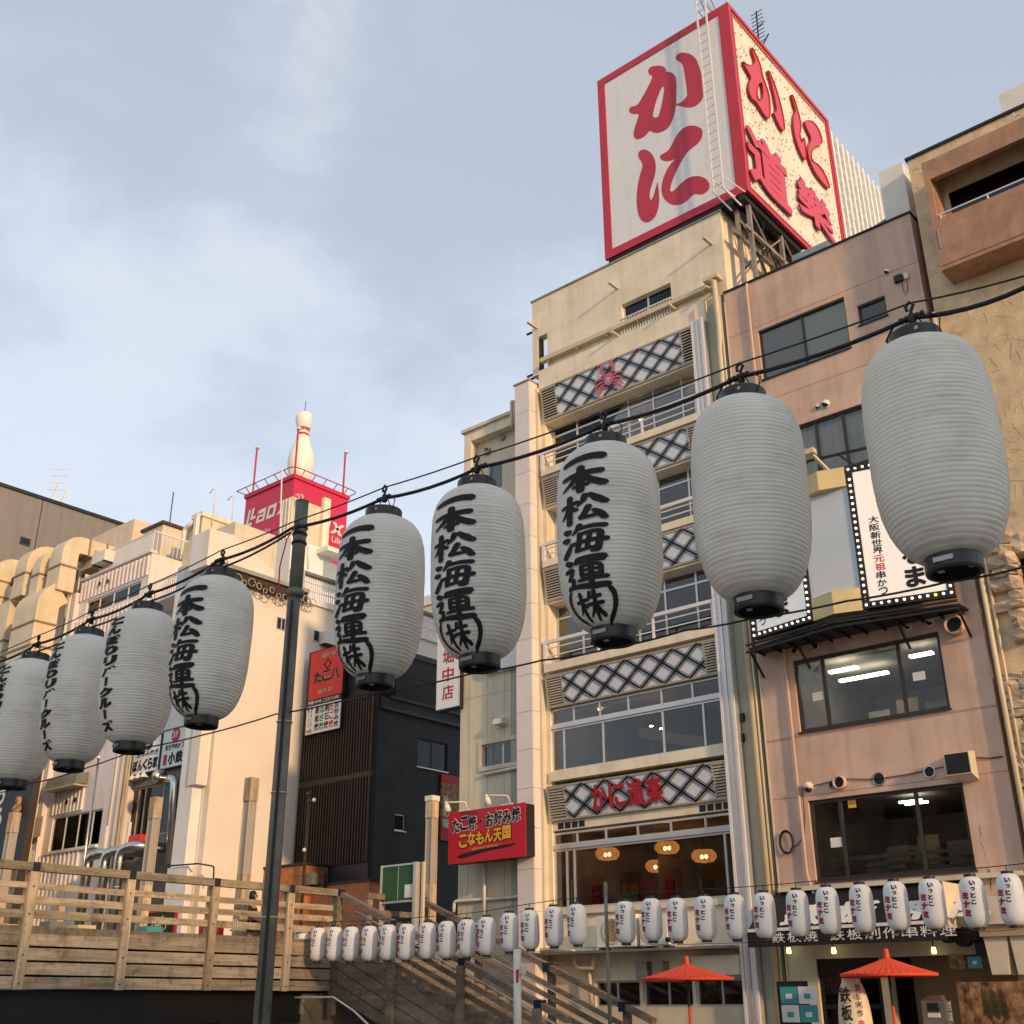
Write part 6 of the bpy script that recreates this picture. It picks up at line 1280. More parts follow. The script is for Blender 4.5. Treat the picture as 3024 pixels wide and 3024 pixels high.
# orange tiled kiosk below it
YO = 28.6; ox1 = P(*z6(335, 1573), Y=YO).x; oz = P(*z6(335, 1573), Y=YO).z
ok = thing('orange_kiosk', 'low orange tiled kiosk at the foot of the charcoal building', 'kiosk', (ox1-2, YO+1, 3.05)); bx('core', MORTAR, ok, -41, ox1-.03, YO+.03, YD-.2, 3.05, oz-.02); bx('coping', DSTEEL, ok, -41, ox1+.05, YO-.05, YD-.16, oz-.018, oz+.06)
for r in range(7):
    z0 = oz-.05-(r+1)*.36
    for c in range(11):
        x1 = ox1-.62*c-(.31 if r % 2 else 0); bx('tile', ORANGE, ok, x1-.615, x1-.002, YO, YO+.029, z0, z0+.355)
    for c in range(2):
        y0_ = YO+.03+c*.58; bx('tile', ORANGE, ok, ox1-.029, ox1, y0_, y0_+.575, z0, z0+.355)
yb2 = YD-.15; bx('lower_block', ORANGE, ok, ox1+.02, ox1+3.2, YO+.4, yb2, 3.05, P(*z6(600, 1715), Y=YO+.4).z); bx('lower_coping', BLACK, ok, ox1-.0, ox1+3.3, YO+.34, yb2, P(*z6(600, 1715), Y=YO+.4).z+.001, P(*z6(600, 1715), Y=YO+.4).z+.07)
bx('meter_box', GPOLE, ok, ox1+.05, ox1+.40, YO+.1, YO+.35, oz-.75, oz-.32); pipe('vent_pipe', BLACK, ok, [(ox1+.9, YO+.3, oz-.95), (ox1+.9, YO+.3, oz-.25), (ox1+.75, YO+.2, oz-.2)], .06, 8)

# ------------------------------------------------------------------ white building with the big blank side wall
WXS = -37.42
wb_ = thing('white_building', 'white building with a big blank sunlit side wall behind the bridge', 'building', (-40, 30, 3))
def wx(f, x, y): p = P(*f(x, y), X=WXS); return (p.y, p.z)
ridge = [wx(a1, 520, 258), wx(a1, 740, 322), wx(a1, 1125, 668)]
zE_ = wx(a1, 1400, 690)[1]; zbal = wx(a1, 1400, 900)[1]
yv = wx(a1, 1125, 668)[0]
prof_ = [(25.75, 3.05), (42, 3.05), (42, zbal), (yv, zbal), (ridge[2][0], ridge[2][1]), (ridge[1][0], ridge[1][1]), (ridge[0][0], ridge[0][1]), (ridge[0][0], ridge[0][1]-1.6), (25.75, ridge[0][1]-1.6)]
MB().prism([(WXS, y, z) for y, z in prof_], (-.35, 0, 0)).build('side_wall', WHITE2, wb_)
bx('core', WHITE2, wb_, -44, WXS-.351, 27.2, 42, 3.05, zbal-.3)
ft = P(*a1(430, 275), Y=24.9)
bx('upper_front', WHITE, wb_, P(*a1(355, 300), Y=ridge[0][0]).x, WXS-.352, ridge[0][0], ridge[0][0]+1.2, ridge[0][1]-1.6, ridge[0][1]-.01)
bx('upper_left', WHITE, wb_, P(*a1(270, 500), Y=25.2).x, P(*a1(355, 300), Y=25.2).x+.02, 25.0, 26.2, ridge[0][1]-3.6, ridge[0][1]-.9)
# corner pier
px1 = P(*a2(585, 780), Y=25.3).x; px0 = P(*a2(465, 780), Y=25.3).x
bx('corner_pier', WHITE, wb_, px0, px1, 25.3, 27.1, 3.05, ridge[0][1]-1.62); bx('pier_side', WHITE2, wb_, px1, WXS-.36, 25.72, 27.1, 3.05, ridge[0][1]-1.64)
jz0 = P(*a2(720, 490), X=px1).z; jz1 = P(*a2(660, 755), X=px1).z; bx('pier_box', WHITE2, wb_, px1-.25, px1+.32, 25.22, 25.715, jz1, jz0+4.0)
bx('plinth_box', WHITE, wb_, px0+.2, px1+.6, 25.05, 25.29, 3.05, P(*a2(600, 1480), Y=25.1).z); 
pipe('hook_rail', DSTEEL, wb_, [P(*a2(390, 1485), Y=25.0), P(*a2(640, 1465), Y=25.0), P(*a2(785, 1490), Y=25.6), P(*a2(780, 1600), Y=25.6)], .03, 6)
# overhanging ledge with bundles of cable
el0, el1 = P(*a1(500, 565), X=WXS+.5), P(*a1(1190, 735), X=WXS+.5); zl = (el0.z+el1.z)/2
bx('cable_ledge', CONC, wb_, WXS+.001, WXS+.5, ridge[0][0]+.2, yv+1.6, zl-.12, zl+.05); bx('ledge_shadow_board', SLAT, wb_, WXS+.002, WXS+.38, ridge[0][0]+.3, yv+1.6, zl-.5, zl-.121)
for i in range(26):
    y = ridge[0][0]+.7+i*.18; r = random.uniform(.10, .2); m = MB(); cx, cz = WXS+.42+random.uniform(-.05, .06), zl-.42-random.uniform(0, .25)
    tilt = random.uniform(-.5, .5)
    m.tube([(cx+r*.4*math.cos(t*.5)*tilt, y+r*math.cos(t*.5), cz+r*math.sin(t*.5)) for t in range(13)], .022, 5); m.build('cable_coil', LOUV if i % 2 else SLAT, wb_)
# roof terrace balustrade and what stands behind it
gy0, gy1 = yv+1.5, 42
bx('terrace_edge', WHITE, wb_, WXS-.4, WXS+.12, gy0, gy1, zbal-.28, zbal+.0); bx('terrace_coping', GPOLE, wb_, WXS-.15, WXS+.15, gy0, gy1, zE_-.02, zE_+.12)
gr = MB()
for i in range(80):
    y = gy0+.05+i*.125
    if y < 40: gr.box(WXS-.02, WXS+.02, y, y+.04, zbal+.002, zE_-.021)
for f in (.35, .7): gr.box(WXS-.03, WXS+.03, gy0, 40, zbal+(zE_-zbal)*f-.02, zbal+(zE_-zbal)*f+.02)
tag(gr.build('balustrade_grid', ALUW, wb_), kind='stuff'); bx('duct_end', ALU, wb_, WXS-.2, WXS+.28, gy0-.55, gy0-.05, zbal+.1, zE_+.1)
for (f, a, b) in ((a1, (1498, 1215), (1600, 1362)), (a1, (1150, 1092), (1228, 1240))):
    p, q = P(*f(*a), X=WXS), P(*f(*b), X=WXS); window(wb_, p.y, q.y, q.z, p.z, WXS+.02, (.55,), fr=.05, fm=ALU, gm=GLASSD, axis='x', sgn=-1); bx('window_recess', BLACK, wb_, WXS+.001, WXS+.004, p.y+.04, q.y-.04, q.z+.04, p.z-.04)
a_ = P(*a5(380, 860), X=WXS+.3); ac_unit('balcony_air_conditioner', 'white air conditioner on the shaded white wall beside a small window', WXS+.02, WXS+.4, a_.y, a_.y+.75, P(*a5(390, 1020), X=WXS+.3).z, a_.z, None, False)
# signs of the two upper restaurants on its front
YW = 26.3
for (tag_, big, small, L_, R_, lab, bad) in (('2F', 'ぼんくら家', 'お好み焼き', (20, 655), (270, 605), 'white sign with the lettering ぼんくら家 on the white building front', REDB), ('3F', '小鉄', '新世界串かつ', (285, 600), (500, 560), 'white sign with the lettering 小鉄 beside the corner pier', REDB)):
    a_, b_ = P(*a2(*L_), Y=YW), P(*a2(*R_), Y=YW); zt = P(*a2(L_[0]+10, L_[1]-(310 if tag_ == '2F' else 340)), Y=YW).z
    o = thing('restaurant_sign', lab, 'sign', ((a_.x+b_.x)/2, YW, a_.z)); bx('panel', SIGNW, o, a_.x, b_.x, YW, YW+.1, a_.z, zt); fw_ = MB()
    for (u0, u1, v0, v1) in ((a_.x-.03, b_.x+.03, a_.z-.04, a_.z-.001), (a_.x-.03, b_.x+.03, zt+.001, zt+.04), (a_.x-.03, a_.x-.001, a_.z, zt), (b_.x+.001, b_.x+.03, a_.z, zt)): fw_.box(u0, u1, YW-.03, YW+.1, v0, v1)
    fw_.build('frame', SLAT, o); Wp, Hp = b_.x-a_.x, zt-a_.z; m = MB(); n = len(big); o0 = .02 if n > 2 else .30
    for i, ch in enumerate(big): lettering(m, ch, onY(YW-.006), a_.x+Wp*(o0+.02)+i*Wp*(.94-o0)/n, a_.z+Hp*.07, Wp*(.94-o0)/n*.95, Hp*.33, .055)
    m.build('lettering', BLACKINK, o); m = MB()
    for i, ch in enumerate(small): lettering(m, ch, onY(YW-.006), a_.x+Wp*.15+i*Wp*.8/len(small), a_.z+Hp*.46, Wp*.8/len(small)*.9, Hp*.15, .02)
    m.build('lettering', BLACKINK, o); MB().lathe([(.30, 0), (.30, .01)], (a_.x+Wp*.55, YW-.002, a_.z+Hp*.83), 24, 'y').build('roundel', REDINK if tag_ == '3F' else SLAT, o); m = MB(); lettering(m, tag_, onY(YW-.02), a_.x+Wp*.55-.2, a_.z+Hp*.76, .4, .27, .02); m.build('lettering', PAPER, o)
    if tag_ == '3F': bx('red_seal', REDINK, o, a_.x+Wp*.12, a_.x+Wp*.26, YW-.012, YW-.001, a_.z+Hp*.08, a_.z+Hp*.36)
# its recessed front below the signs: wall band, windows with dark frames, lamps, steel duct
fx0, fx1 = P(*a2(-60, 900), Y=26.6).x, px0+.02; fz1 = P(*a2(100, 760), Y=26.6).z; fz0 = P(*a2(100, 1230), Y=26.6).z
bx('front_band', GREYB, wb_, fx0, fx1, 26.5, 27.1, fz1-.05, P(*a2(100, 640), Y=26.5).z+.3); bx('front_upper', WHITE, wb_, fx0, fx1, 26.6, 27.1, P(*a2(100, 640), Y=26.5).z+.301, ridge[0][1]-4.0); window(wb_, fx0, fx1, fz0, fz1-.051, 26.6, (.2, .28, .5, .6, .8), fr=.07, fm=LOUV, gm=GLASSD); room(wb_, fx0, fx1, 26.7, 27.19, fz0, fz1); bx('front_lower', GREYB, wb_, fx0, fx1, 26.5, 27.1, 3.05, fz0-.005)
for k in range(4):
    p = P(*z5(722+33*k, 785-8*k), Y=26.3); o = tag(MB().lathe([(.20, 0), (.20, -.03), (.06, .20), (.02, .22)], p, 14).build('wall_lamp', PVC), 'white bell shaped wall lamp in the row below the ぼんくら家 sign, number %s from the left' % ['one', 'two', 'three', 'four'][k], 'lamp', 'row of bell lamps')
pipe('spiral_duct', STAIN, wb_, [P(*a2(300, 690), Y=25.9), P(*a2(410, 685), Y=25.9), P(*a2(425, 720), Y=25.9), P(*a2(375, 1470), Y=25.9)], .17, 12, .25); MB().lathe([(.30, -.1), (.30, .06), (.1, .12)], P(*a2(285, 660), Y=25.8), 14, 'x').build('duct_cowl', STAIN, wb_, smooth=True)
# bundle of brown risers between it and the siding building
for k in range(6):
    p = P(*a4(1160+26*k, 1000), Y=26.0+.12*(k % 2)); tag(MB().tube([(p.x, p.y, 3.05), (p.x, p.y, 14.5)], .055, 8).build('riser', (PIPE, WOODZ, LOUV)[k % 3], wb_), None)
# ------------------------------------------------------------------ white siding building
YL = 26.0
sx0, sx1 = P(*a3(930, 800), Y=YL).x, P(*a3(1735, 360), Y=YL).x
sb = thing('siding_building', 'white ribbed metal siding building with a band of dark windows', 'building', ((sx0+sx1)/2, 30, 3))
ft_, fb_ = P(*a3(1735, 355), Y=YL).z, P(*a3(1605, 645), Y=YL).z; wz0_, wz1_ = P(*a3(985, 1075), Y=YL).z, fb_-.12
lw1, lw0 = P(*a4(520, 1300), Y=YL).z, P(*a4(485, 1650), Y=YL).z
wx0_, wx1_ = P(*a3(985, 960), Y=YL).x, P(*a3(1605, 750), Y=YL).x; lx0_, lx1_ = P(*a4(525, 1400), Y=YL).x, P(*a4(1035, 1320), Y=YL).x
wall('front_wall', WSIDING, sb, 'y', sx0, sx1, 3.05, ft_, YL, YL+.2, [(wx0_, wx1_, wz0_, wz1_), (lx0_, lx1_, lw0, lw1)]); wall('side_wall', WSIDING, sb, 'x', YL+.2, 38, 3.05, ft_, sx1-.2, sx1); bx('roof', CONC, sb, sx0, sx1-.21, YL+.21, 38, ft_-.4, ft_-.2)
bx('coping', WSIDING, sb, sx0, sx1+.05, YL-.12, YL+.25, ft_, ft_+.12)
def ribs(z0, z1, x0, x1, n):
    for i in range(n): x = x0+(x1-x0)*i/(n-1); bx('siding_rib', WSIDING, sb, x-.05, x+.05, YL-.10, YL-.001, z0, z1)
ribs(fb_, ft_-.12, sx0+.15, sx1-.15, 18); ribs(lw1+.1, P(*a4(520, 1060), Y=YL).z, lx0_, P(*a4(850, 1100), Y=YL).x, 9); ribs(3.05, lw0-.12, sx0+.1, P(*a4(800, 1700), Y=YL).x, 10)
ribs(wz0_-2.0, wz0_-.15, sx0+.15, sx1-.15, 18)
window(sb, wx0_, wx1_, wz0_, wz1_, YL+.06, (.24, .5, .76), fr=.07, fm=ALUW, gm=GLASSD); room(sb, wx0_, wx1_, YL+.201, YL+3, wz0_-.3, wz1_+.2); window(sb, lx0_, lx1_, lw0, lw1, YL+.06, (.26, .53, .80), fr=.06, fm=ALUW, gm=GLASSD); room(sb, lx0_, lx1_, YL+.201, YL+3, lw0-.3, lw1+.2); bx('sill', PVC, sb, lx0_-.15, lx1_, YL-.15, YL, lw0-.12, lw0-.004)
p = P(*a4(700, 930), Y=YL-.5); MB().prism([(lx0_, YL-.6, p.z-.15), (P(*a4(900, 900), Y=YL).x, YL-.6, p.z-.15), (P(*a4(900, 900), Y=YL).x, YL-.55, p.z+.35), (lx0_, YL-.55, p.z+.35)], (0, .55, .05)).build('canopy_box', GPOLE, sb)
bx('canopy_lip', LOUV, sb, lx0_-.02, P(*a4(900, 900), Y=YL).x+.02, YL-.65, YL-.02, p.z-.22, p.z-.151)
for (x, y, f) in ((1160, 720, a3), (1253, 690, a3), (703, 1135, a4), (788, 1115, a4)):
    q = P(*f(x, y), Y=YL); MB().lathe([(.10, .1), (.12, .13), (.02, .14)], (q.x, YL-.0, q.z), 12, 'y').build('vent_hole', SLAT, sb)
bx('corner_column', WSIDING, sb, sx0-.35, sx0-.001, YL-.25, YL+.3, 3.05, ft_-.6); pipe('downpipe', PVC, sb, [(sx0-.5, YL-.25, ft_-.6), (sx0-.5, YL-.25, 3.1)], .09, 10)
# roof terrace railing and penthouse
n = 46
for i in range(n):
    x = sx0+1.4+(sx1-sx0-1.45)*i/(n-1); bx('baluster', ALUW, sb, x-.02, x+.02, YL+.0, YL+.04, ft_+.12, ft_+1.05)
bx('railing', ALUW, sb, sx0+1.3, sx1, YL-.01, YL+.05, ft_+1.051, ft_+1.12)
for i in range(16): y = YL+.2+i*.22; bx('baluster', ALUW, sb, sx1-.06, sx1-.02, y, y+.03, ft_+.12, ft_+1.05)
bx('railing', ALUW, sb, sx1-.07, sx1-.01, YL+.1, YL+3.7, ft_+1.051, ft_+1.12)
p = P(*a3(1640, 105), Y=YL+2.5); q = P(*a3(1855, 45), Y=YL+2.5)
ph = thing('penthouse', 'small cream rooftop hut with a dark red roof edge', 'rooftop hut', (p.x+1, YL+3, ft_)); bx('wall', CREAM_L, ph, p.x, q.x+.05, YL+2.5, YL+6.2, ft_-.2, p.z-.12); bx('roof', mat('maroon_roof', (.10, .03, .03), rough=.5), ph, p.x-.12, q.x+.18, YL+2.38, YL+6.4, p.z-.119, p.z+.03); bar('lightning_rod', DSTEEL, ph, (q.x-.2, YL+3, p.z), (q.x-.2, YL+3, p.z+1.9), .04, .04, (0, 1, 0))
# cream rooftop water tower
p = P(*a1(300, 180), Y=28.5); q = P(*a1(450, 125), Y=28.5); tz = q.z
wt = thing('roof_tower', 'cream rooftop tower block with pipes right of the rooftop hut', 'tower', (p.x+1, 30, ft_)); bx('wall', CREAM_L, wt, p.x, q.x+.0, 28.5, 32, ft_-2, tz-.1); bx('cap', CREAM, wt, p.x+.5, q.x+.1, 28.4, 32.1, tz-.099, tz+.15); bx('band', CREAM, wt, p.x+.4, q.x+.04, 28.44, 28.499, tz-1.3, tz-1.05)
bx('white_pipe', PVC, wt, q.x-.25, q.x-.05, 28.2, 28.4, tz-2.2, tz); pipe('overflow', PVC, wt, [(p.x+.2, 28.3, ft_), (p.x+.2, 28.3, tz-.5), (p.x+.9, 28.3, tz-.35)], .12, 8, .25)
for k, dx in enumerate((.35, 1.0)): pipe('hook_pipe', PVC, wt, [(q.x+dx*.0+.1, 29+k*1.1, tz-.5), (q.x+.1, 29+k*1.1, tz+1.4), (q.x-.15, 29+k*1.1, tz+1.6), (q.x-.4, 29+k*1.1, tz+1.4)], .03, 6, .2)
# lower roof with white fence between siding building and the white building
zf = P(*a1(130, 720), Y=25.6).z; fx_0, fx_1 = sx1+.1, P(*a1(262, 640), Y=25.6).x
lb = thing('low_wing', 'low white wing with a fenced roof between siding building and white building', 'building', ((fx_0+fx_1)/2, 27, 3)); wz_ = zf-.9
bx('wall', WHITE, lb, sx1+.001, fx_1+1.2, 26.65, 30, 3.05, wz_); bx('upper_wall', CREAM_L, lb, sx1+.001, fx_1+.6, 27.6, 30, wz_+.001, P(*a1(100, 470), Y=27.6).z); bx('fence_rail', ALU, lb, fx_0, fx_1+.4, 25.57, 25.63, zf-.05, zf)
for i in range(24): x = fx_0+(fx_1+.4-fx_0)*i/23; bx('fence_bar', ALUW, lb, x-.015, x+.015, 25.585, 25.615, wz_, zf-.051)
bx('floor', WHITE, lb, fx_0, fx_1+.4, 25.5, 26.649, wz_-.15, wz_-.002)

# ------------------------------------------------------------------ cream ducts: each a run of sheet-metal boxes with flanges
def duct(label, x0, x1, path, t, flanges=.85):
    """rectangular duct of width x0..x1 whose centre line runs through path (y, z); t is its depth"""
    o = thing('ventilation_duct', label, 'duct', ((x0+x1)/2, path[0][0], min(p[1] for p in path)), 'cream ventilation ducts')
    pts = elbow_path([(0, y, z) for y, z in path], t*.75, 6); m = MB(); ring = []
    for i, p in enumerate(pts):
        d = (pts[min(i+1, len(pts)-1)]-pts[max(i-1, 0)]).normalized(); nr = Vector((0, -d.z, d.y)); ring.append((p, nr))
    vs = []; fs = []
    for p, nr in ring:
        for x, s in ((x0, -1), (x1, -1), (x1, 1), (x0, 1)): q = p+nr*(s*t/2); vs.append((x, q.y, q.z))
    for i in range(len(ring)-1):
        for k in range(4): fs.append((i*4+k, i*4+(k+1) % 4, (i+1)*4+(k+1) % 4, (i+1)*4+k))
    fs += [(0, 1, 2, 3), tuple(len(vs)-4+k for k in range(4))]; m.add(vs, fs); m.build('sheet_metal', DUCT, o)
    for a, b in zip(path[:-1], path[1:]):
        A_, B_ = Vector((0, *a)), Vector((0, *b)); L_ = (B_-A_).length; n = max(1, int(L_/flanges))
        for k in range(1, n):
            c = A_+(B_-A_)*(k/n); d = (B_-A_).normalized(); nr = Vector((0, -d.z, d.y)); e = .05
            q = MB(); w2 = t/2+e
            v8 = [Vector((x, 0, 0))+Vector((0, c.y, c.z))+nr*(s*w2)+d*h for h in (-.045, .045) for x, s in ((x0-e, -1), (x1+e, -1), (x1+e, 1), (x0-e, 1))]
            q.add(v8, [(0, 1, 2, 3), (7, 6, 5, 4), (0, 1, 5, 4), (1, 2, 6, 5), (2, 3, 7, 6), (3, 0, 4, 7)]); q.build('flange', DUCTJ, o)
    return o
def dX(x, y, Y=25.2): return P(*a3(x, y), Y=Y)
t_ = .85
e0, e1 = dX(655, 500).x, dX(790, 480).x
zt1 = dX(850, 145).z
duct('cream gooseneck duct nearest the siding building, its top bending back', e0, e1, [(25.2, dX(620, 800).z-.2), (25.2, zt1-t_/2), (29.8, zt1-t_/2), (29.8, zt1-2.6)], t_)
f0, f1 = dX(440, 700).x, dX(530, 680).x; zt2 = dX(600, 300).z
duct('narrow cream duct between the two goosenecks', f0, f1, [(25.2, dX(400, 850).z-.2), (25.2, zt2-t_/2), (27.2, zt2-t_/2)], t_)
g0, g1 = dX(245, 680).x, dX(365, 660).x; zt3 = dX(480, 228).z
duct('cream gooseneck duct with a rounded head, left of the narrow duct', g0, g1, [(25.3, dX(230, 900).z), (25.3, zt3-.5), (28.0, zt3-.5), (28.0, zt3-2)], 1.0)
duct('cream duct offset running down to the left of the lanterns', dX(-10, 1100).x, dX(180, 1000).x, [(25.3, dX(60, 1700).z-2), (25.3, dX(100, 1200).z), (25.3, dX(230, 900).z)], .9)
k0, k1 = dX(265, 1200, 24.6).x, dX(520, 1150, 24.6).x
duct('widest cream duct going down behind the white lanterns', k0, k1, [(24.6, 3.1), (24.6, dX(400, 960, 24.6).z), (25.2, dX(560, 830, 24.9).z)], 1.1, 1.1)
h0_, h1_ = dX(-120, 700).x, dX(20, 650).x; zt4 = dX(150, 360).z
duct('cream duct with a rounded head at the left picture edge', h0_, h1_, [(25.2, 3.1), (25.2, zt4-.5), (28.5, zt4-.5), (28.5, zt4-2)], 1.0)
# wall and pipes behind the ducts
bh = thing('duct_building', 'shabby cream building behind the big ventilation ducts', 'building', (-52, 30, 3)); bx('wall', DUCT, bh, -62, sx0-.6, 28.6, 36, 3.05, dX(560, 420, 28.6).z); bx('dark_recess', SLAT, bh, sx0-4.2, sx0-.9, 28.45, 28.59, 3.05, dX(700, 900, 28.5).z)
for k in range(8): p = dX(805+16*k, 700, 26.6); pipe('riser', (PIPE, LOUV, PVC, GPOLE)[k % 4], bh, [(p.x, 26.6+.1*(k % 3), 3.1), (p.x, 26.6+.1*(k % 3), dX(800, 520+20*k, 26.6).z)], .05+.03*(k % 2), 8)
p = dX(945, 400, 26.4); bx('roof_box', PIPE, bh, p.x-.1, dX(1100, 400, 26.4).x, 26.4, 27.6, dX(945, 560, 26.4).z, p.z)
a_ = dX(1100, 390, 25.7); b_ = dX(1225, 480, 25.7); ac_unit('white_condenser', 'small white condenser box at the roof corner above the siding', a_.x, b_.x, 25.5, 26.3, b_.z+.1, a_.z, None, False)
# grey clad building far behind
GXW = -80.0; y1_, z1_ = P(425, 1585, X=GXW).y, P(0, 1435, X=GXW).z
gb_ = thing('grey_building', 'plain grey clad tall building far behind at the left', 'building', (GXW-10, 35, 0)); wall('side_wall', GREYB, gb_, 'x', 18, 50, 0, z1_, GXW-.4, GXW); bx('mass', GREYB, gb_, GXW-30, GXW-.41, 18.2, 49.8, 0, z1_-.2); bx('coping', DSTEEL, gb_, GXW-.5, GXW+.15, 18, 50, z1_, z1_+.25)
for k in range(1, 5): y = 18+k*6.4; bx('cladding_joint', DARKR, gb_, GXW+.001, GXW+.03, y-.03, y+.03, 0, z1_-.05)
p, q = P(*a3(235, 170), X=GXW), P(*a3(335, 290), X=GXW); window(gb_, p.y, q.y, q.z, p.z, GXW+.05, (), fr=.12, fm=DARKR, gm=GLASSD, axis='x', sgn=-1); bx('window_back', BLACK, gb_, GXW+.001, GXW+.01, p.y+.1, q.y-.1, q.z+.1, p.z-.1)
zc0 = zm(0, 1200, .41417)
for k, (x, y, t, lab) in enumerate(((360, 700, 560, 'bent pale aerial on the grey building roof'), (432, 710, 585, 'straight pale mast on the grey building roof'))):
    a_ = P(*zc0(x, y), X=GXW); b_ = P(*zc0(x+25, t), X=GXW); o = thing('roof_aerial', lab, 'aerial', a_); bar('mast', PVC, o, (GXW, a_.y, z1_+.1), (GXW, a_.y+.3, b_.z), .12, .12)
    if k == 0:
        for d in (0, .5, 1.0, 1.5): bar('element', PVC, o, (GXW, a_.y-.3, a_.z+1.2+d*1.2), (GXW, a_.y+.9, a_.z+1.6+d*1.2), .07, .07)

# ------------------------------------------------------------------ red cube sign tower with the bowling pin
YX = 60.0; lx1_ = P(*z4(540, 540), Y=YX).x; lx0_ = P(*z4(205, 685), Y=YX).x; lzt = P(*z4(540, 545), Y=YX).z; ly1 = P(*z4(912, 705), X=lx1_).y; lzb = P(*z4(830, 1115), X=lx1_).z
lt = thing('cube_sign', 'red cube sign with white lettering below the giant bowling pin', 'sign', ((lx0_+lx1_)/2, (YX+ly1)/2, lzb)); LR = mat('cube_red', (.56, .022, .075), rough=.4, var=.05, bump=0, scale=.2)
bx('cube', LR, lt, lx0_, lx1_, YX, ly1, lzb-1.5, lzt); bx('top_trim', LR, lt, lx0_-.15, lx1_+.15, YX-.15, ly1+.15, lzt+.001, lzt+.4)
FW, SWD = lx1_-lx0_, ly1-YX; H = lzt-lzb
def slant(fn): return lambda u, v, v0=0: fn(u+.18*v, v)
zL = P(*z4(210, 880), Y=YX).z; m = MB()
def lao(fn, w0, w_, z0):
    m = MB(); f = lambda u, v: fn(w0+(u+.22*v)*w_, z0+v*w_)
    def rc(u0, u1, v0, v1): m.add([f(u0, v0), f(u1, v0), f(u1, v1), f(u0, v1)], [(0, 1, 2, 3)])
    s = .055
    rc(0, s, 0, .27); rc(s, .15, 0, s); rc(.085, .085+s, .095, .27); rc(.085+s, .21, .095, .095+s*.8)      # double L
    x = .25; rc(x, x+.19, .14, .19); rc(x, x+s, 0, .118); rc(x+s, x+.14, 0, .04); rc(x+s, x+.14, .08, .118); rc(x+.14, x+.195, 0, .145); rc(x+.04, x+.19, .19, .2)
    x = .48; rc(x, x+s, 0, .2); rc(x+.14, x+.2, 0, .2); rc(x+s, x+.14, 0, .05); rc(x+s, x+.14, .15, .2)
    x = .72; 
    for (a, b) in (((x, 0), (x+.18, .2)), ((x+.18, 0), (x, .2))): m.add([f(a[0], a[1]), f(a[0]+.07, a[1]), f(b[0]+.07, b[1]), f(b[0], b[1])], [(0, 1, 2, 3)])
    return m
lao(lambda u, v: (u, YX-.05, v), lx0_+.35, FW*.90, zL-.2).build('lettering', PAPER, lt); m = MB(); lettering(m, 'Japan Quality', lambda u, v: (u, YX-.05, v), lx0_+.4, zL-1.9, FW*.55, .8, .0); m.build('lettering', PAPER, lt)
lao(lambda u, v: (lx1_+.05, u, v), YX+.35, SWD*.90, lzb+H*.38).build('lettering', PAPER, lt); m = MB(); lettering(m, 'Quality Life', lambda u, v: (lx1_+.05, u, v), YX+SWD*.30, lzb+H*.22, SWD*.62, .8, .0); m.build('lettering', PAPER, lt)
rr = MB(); c8 = [(lx0_-.7, YX-.7), (lx1_+.7, YX-.7), (lx1_+.7, ly1+.7), (lx0_-.7, ly1+.7)]
MB().tube(elbow_path([(*c8[0], lzt+.8), (*c8[1], lzt+.8), (*c8[2], lzt+.8), (*c8[3], lzt+.8), (*c8[0], lzt+.81)], .8), .05, 6).build('edge_rail', REDINK, lt)
for k in range(5):
    x = lx0_+FW*(k+.5)/5; bar('rail_stay', REDINK, lt, (x, YX, lzt+.2), (x, YX-.7, lzt+.8), .06, .06); y = YX+SWD*(k+.5)/5; bar('rail_stay', REDINK, lt, (lx1_, y, lzt+.2), (lx1_+.7, y, lzt+.8), .06, .06)
for (x, y, t) in ((lx0_+.6, YX+.3, P(*z4(275, 335), Y=YX).z), (lx1_-.1, YX+.1, P(*z4(568, 210), Y=YX).z), (lx1_-.2, ly1-.5, P(*z4(893, 370), X=lx1_).z)):
    MB().tube([(x, y, lzt+.3), (x, y, t)], .095, 8).build('corner_post', REDINK, lt); MB().lathe([(.1, 0), (.25, .1), (.2, .3), (.05, .35)], (x+.1, y, t), 8).build('post_lamp', PVC, lt)
bx('support_block', WHITE2, lt, lx0_+.6, lx1_-.3, YX+.5, ly1-.3, 0, lzb-1.51)
pc = ((lx0_+lx1_)/2+.15, (YX+ly1)/2); pb = P(*z4(585, 545), Y=pc[1]).z-1.2; pt_ = P(*z4(608, 88), Y=pc[1]).z; PH = pt_-pb
pin_p = [(0.01, 1), (.045, .995), (.085, .97), (.108, .93), (.112, .885), (.10, .83), (.082, .77), (.073, .72), (.076, .68), (.095, .61), (.13, .52), (.158, .43), (.17, .34), (.165, .26), (.148, .17), (.12, .08), (.088, 0)]
PS = PH*.90
bp = thing('bowling_pin', 'giant white bowling pin with two red bands on the red cube sign', 'bowling pin', (pc[0], pc[1], pb))
def rad(t):
    for (r0, h0), (r1, h1) in zip(pin_p[:-1], pin_p[1:]):
        if h1 <= t <= h0: return r1+(r0-r1)*(t-h1)/(h0-h1)
    return .08
pin_s = [(rad(1-i/60), 1-i/60) for i in range(61)]
MB().lathe([(r*PS, h*PH) for r, h in pin_s][::-1], (pc[0], pc[1], pb), 36).build('body', PIN, bp, smooth=True)
for (h0, h1) in ((.735, .775), (.675, .705)):
    MB().lathe([(rad(h0+(h1-h0)*i/4)*PS+.02, (h0+(h1-h0)*i/4)*PH) for i in range(5)], (pc[0], pc[1], pb), 36, caps=False).build('red_band', REDB, bp, smooth=True)
bar('lightning_rod', DSTEEL, bp, (pc[0], pc[1], pt_), (pc[0]+.05, pc[1], pt_+1.2), .05, .05, (0, 1, 0))
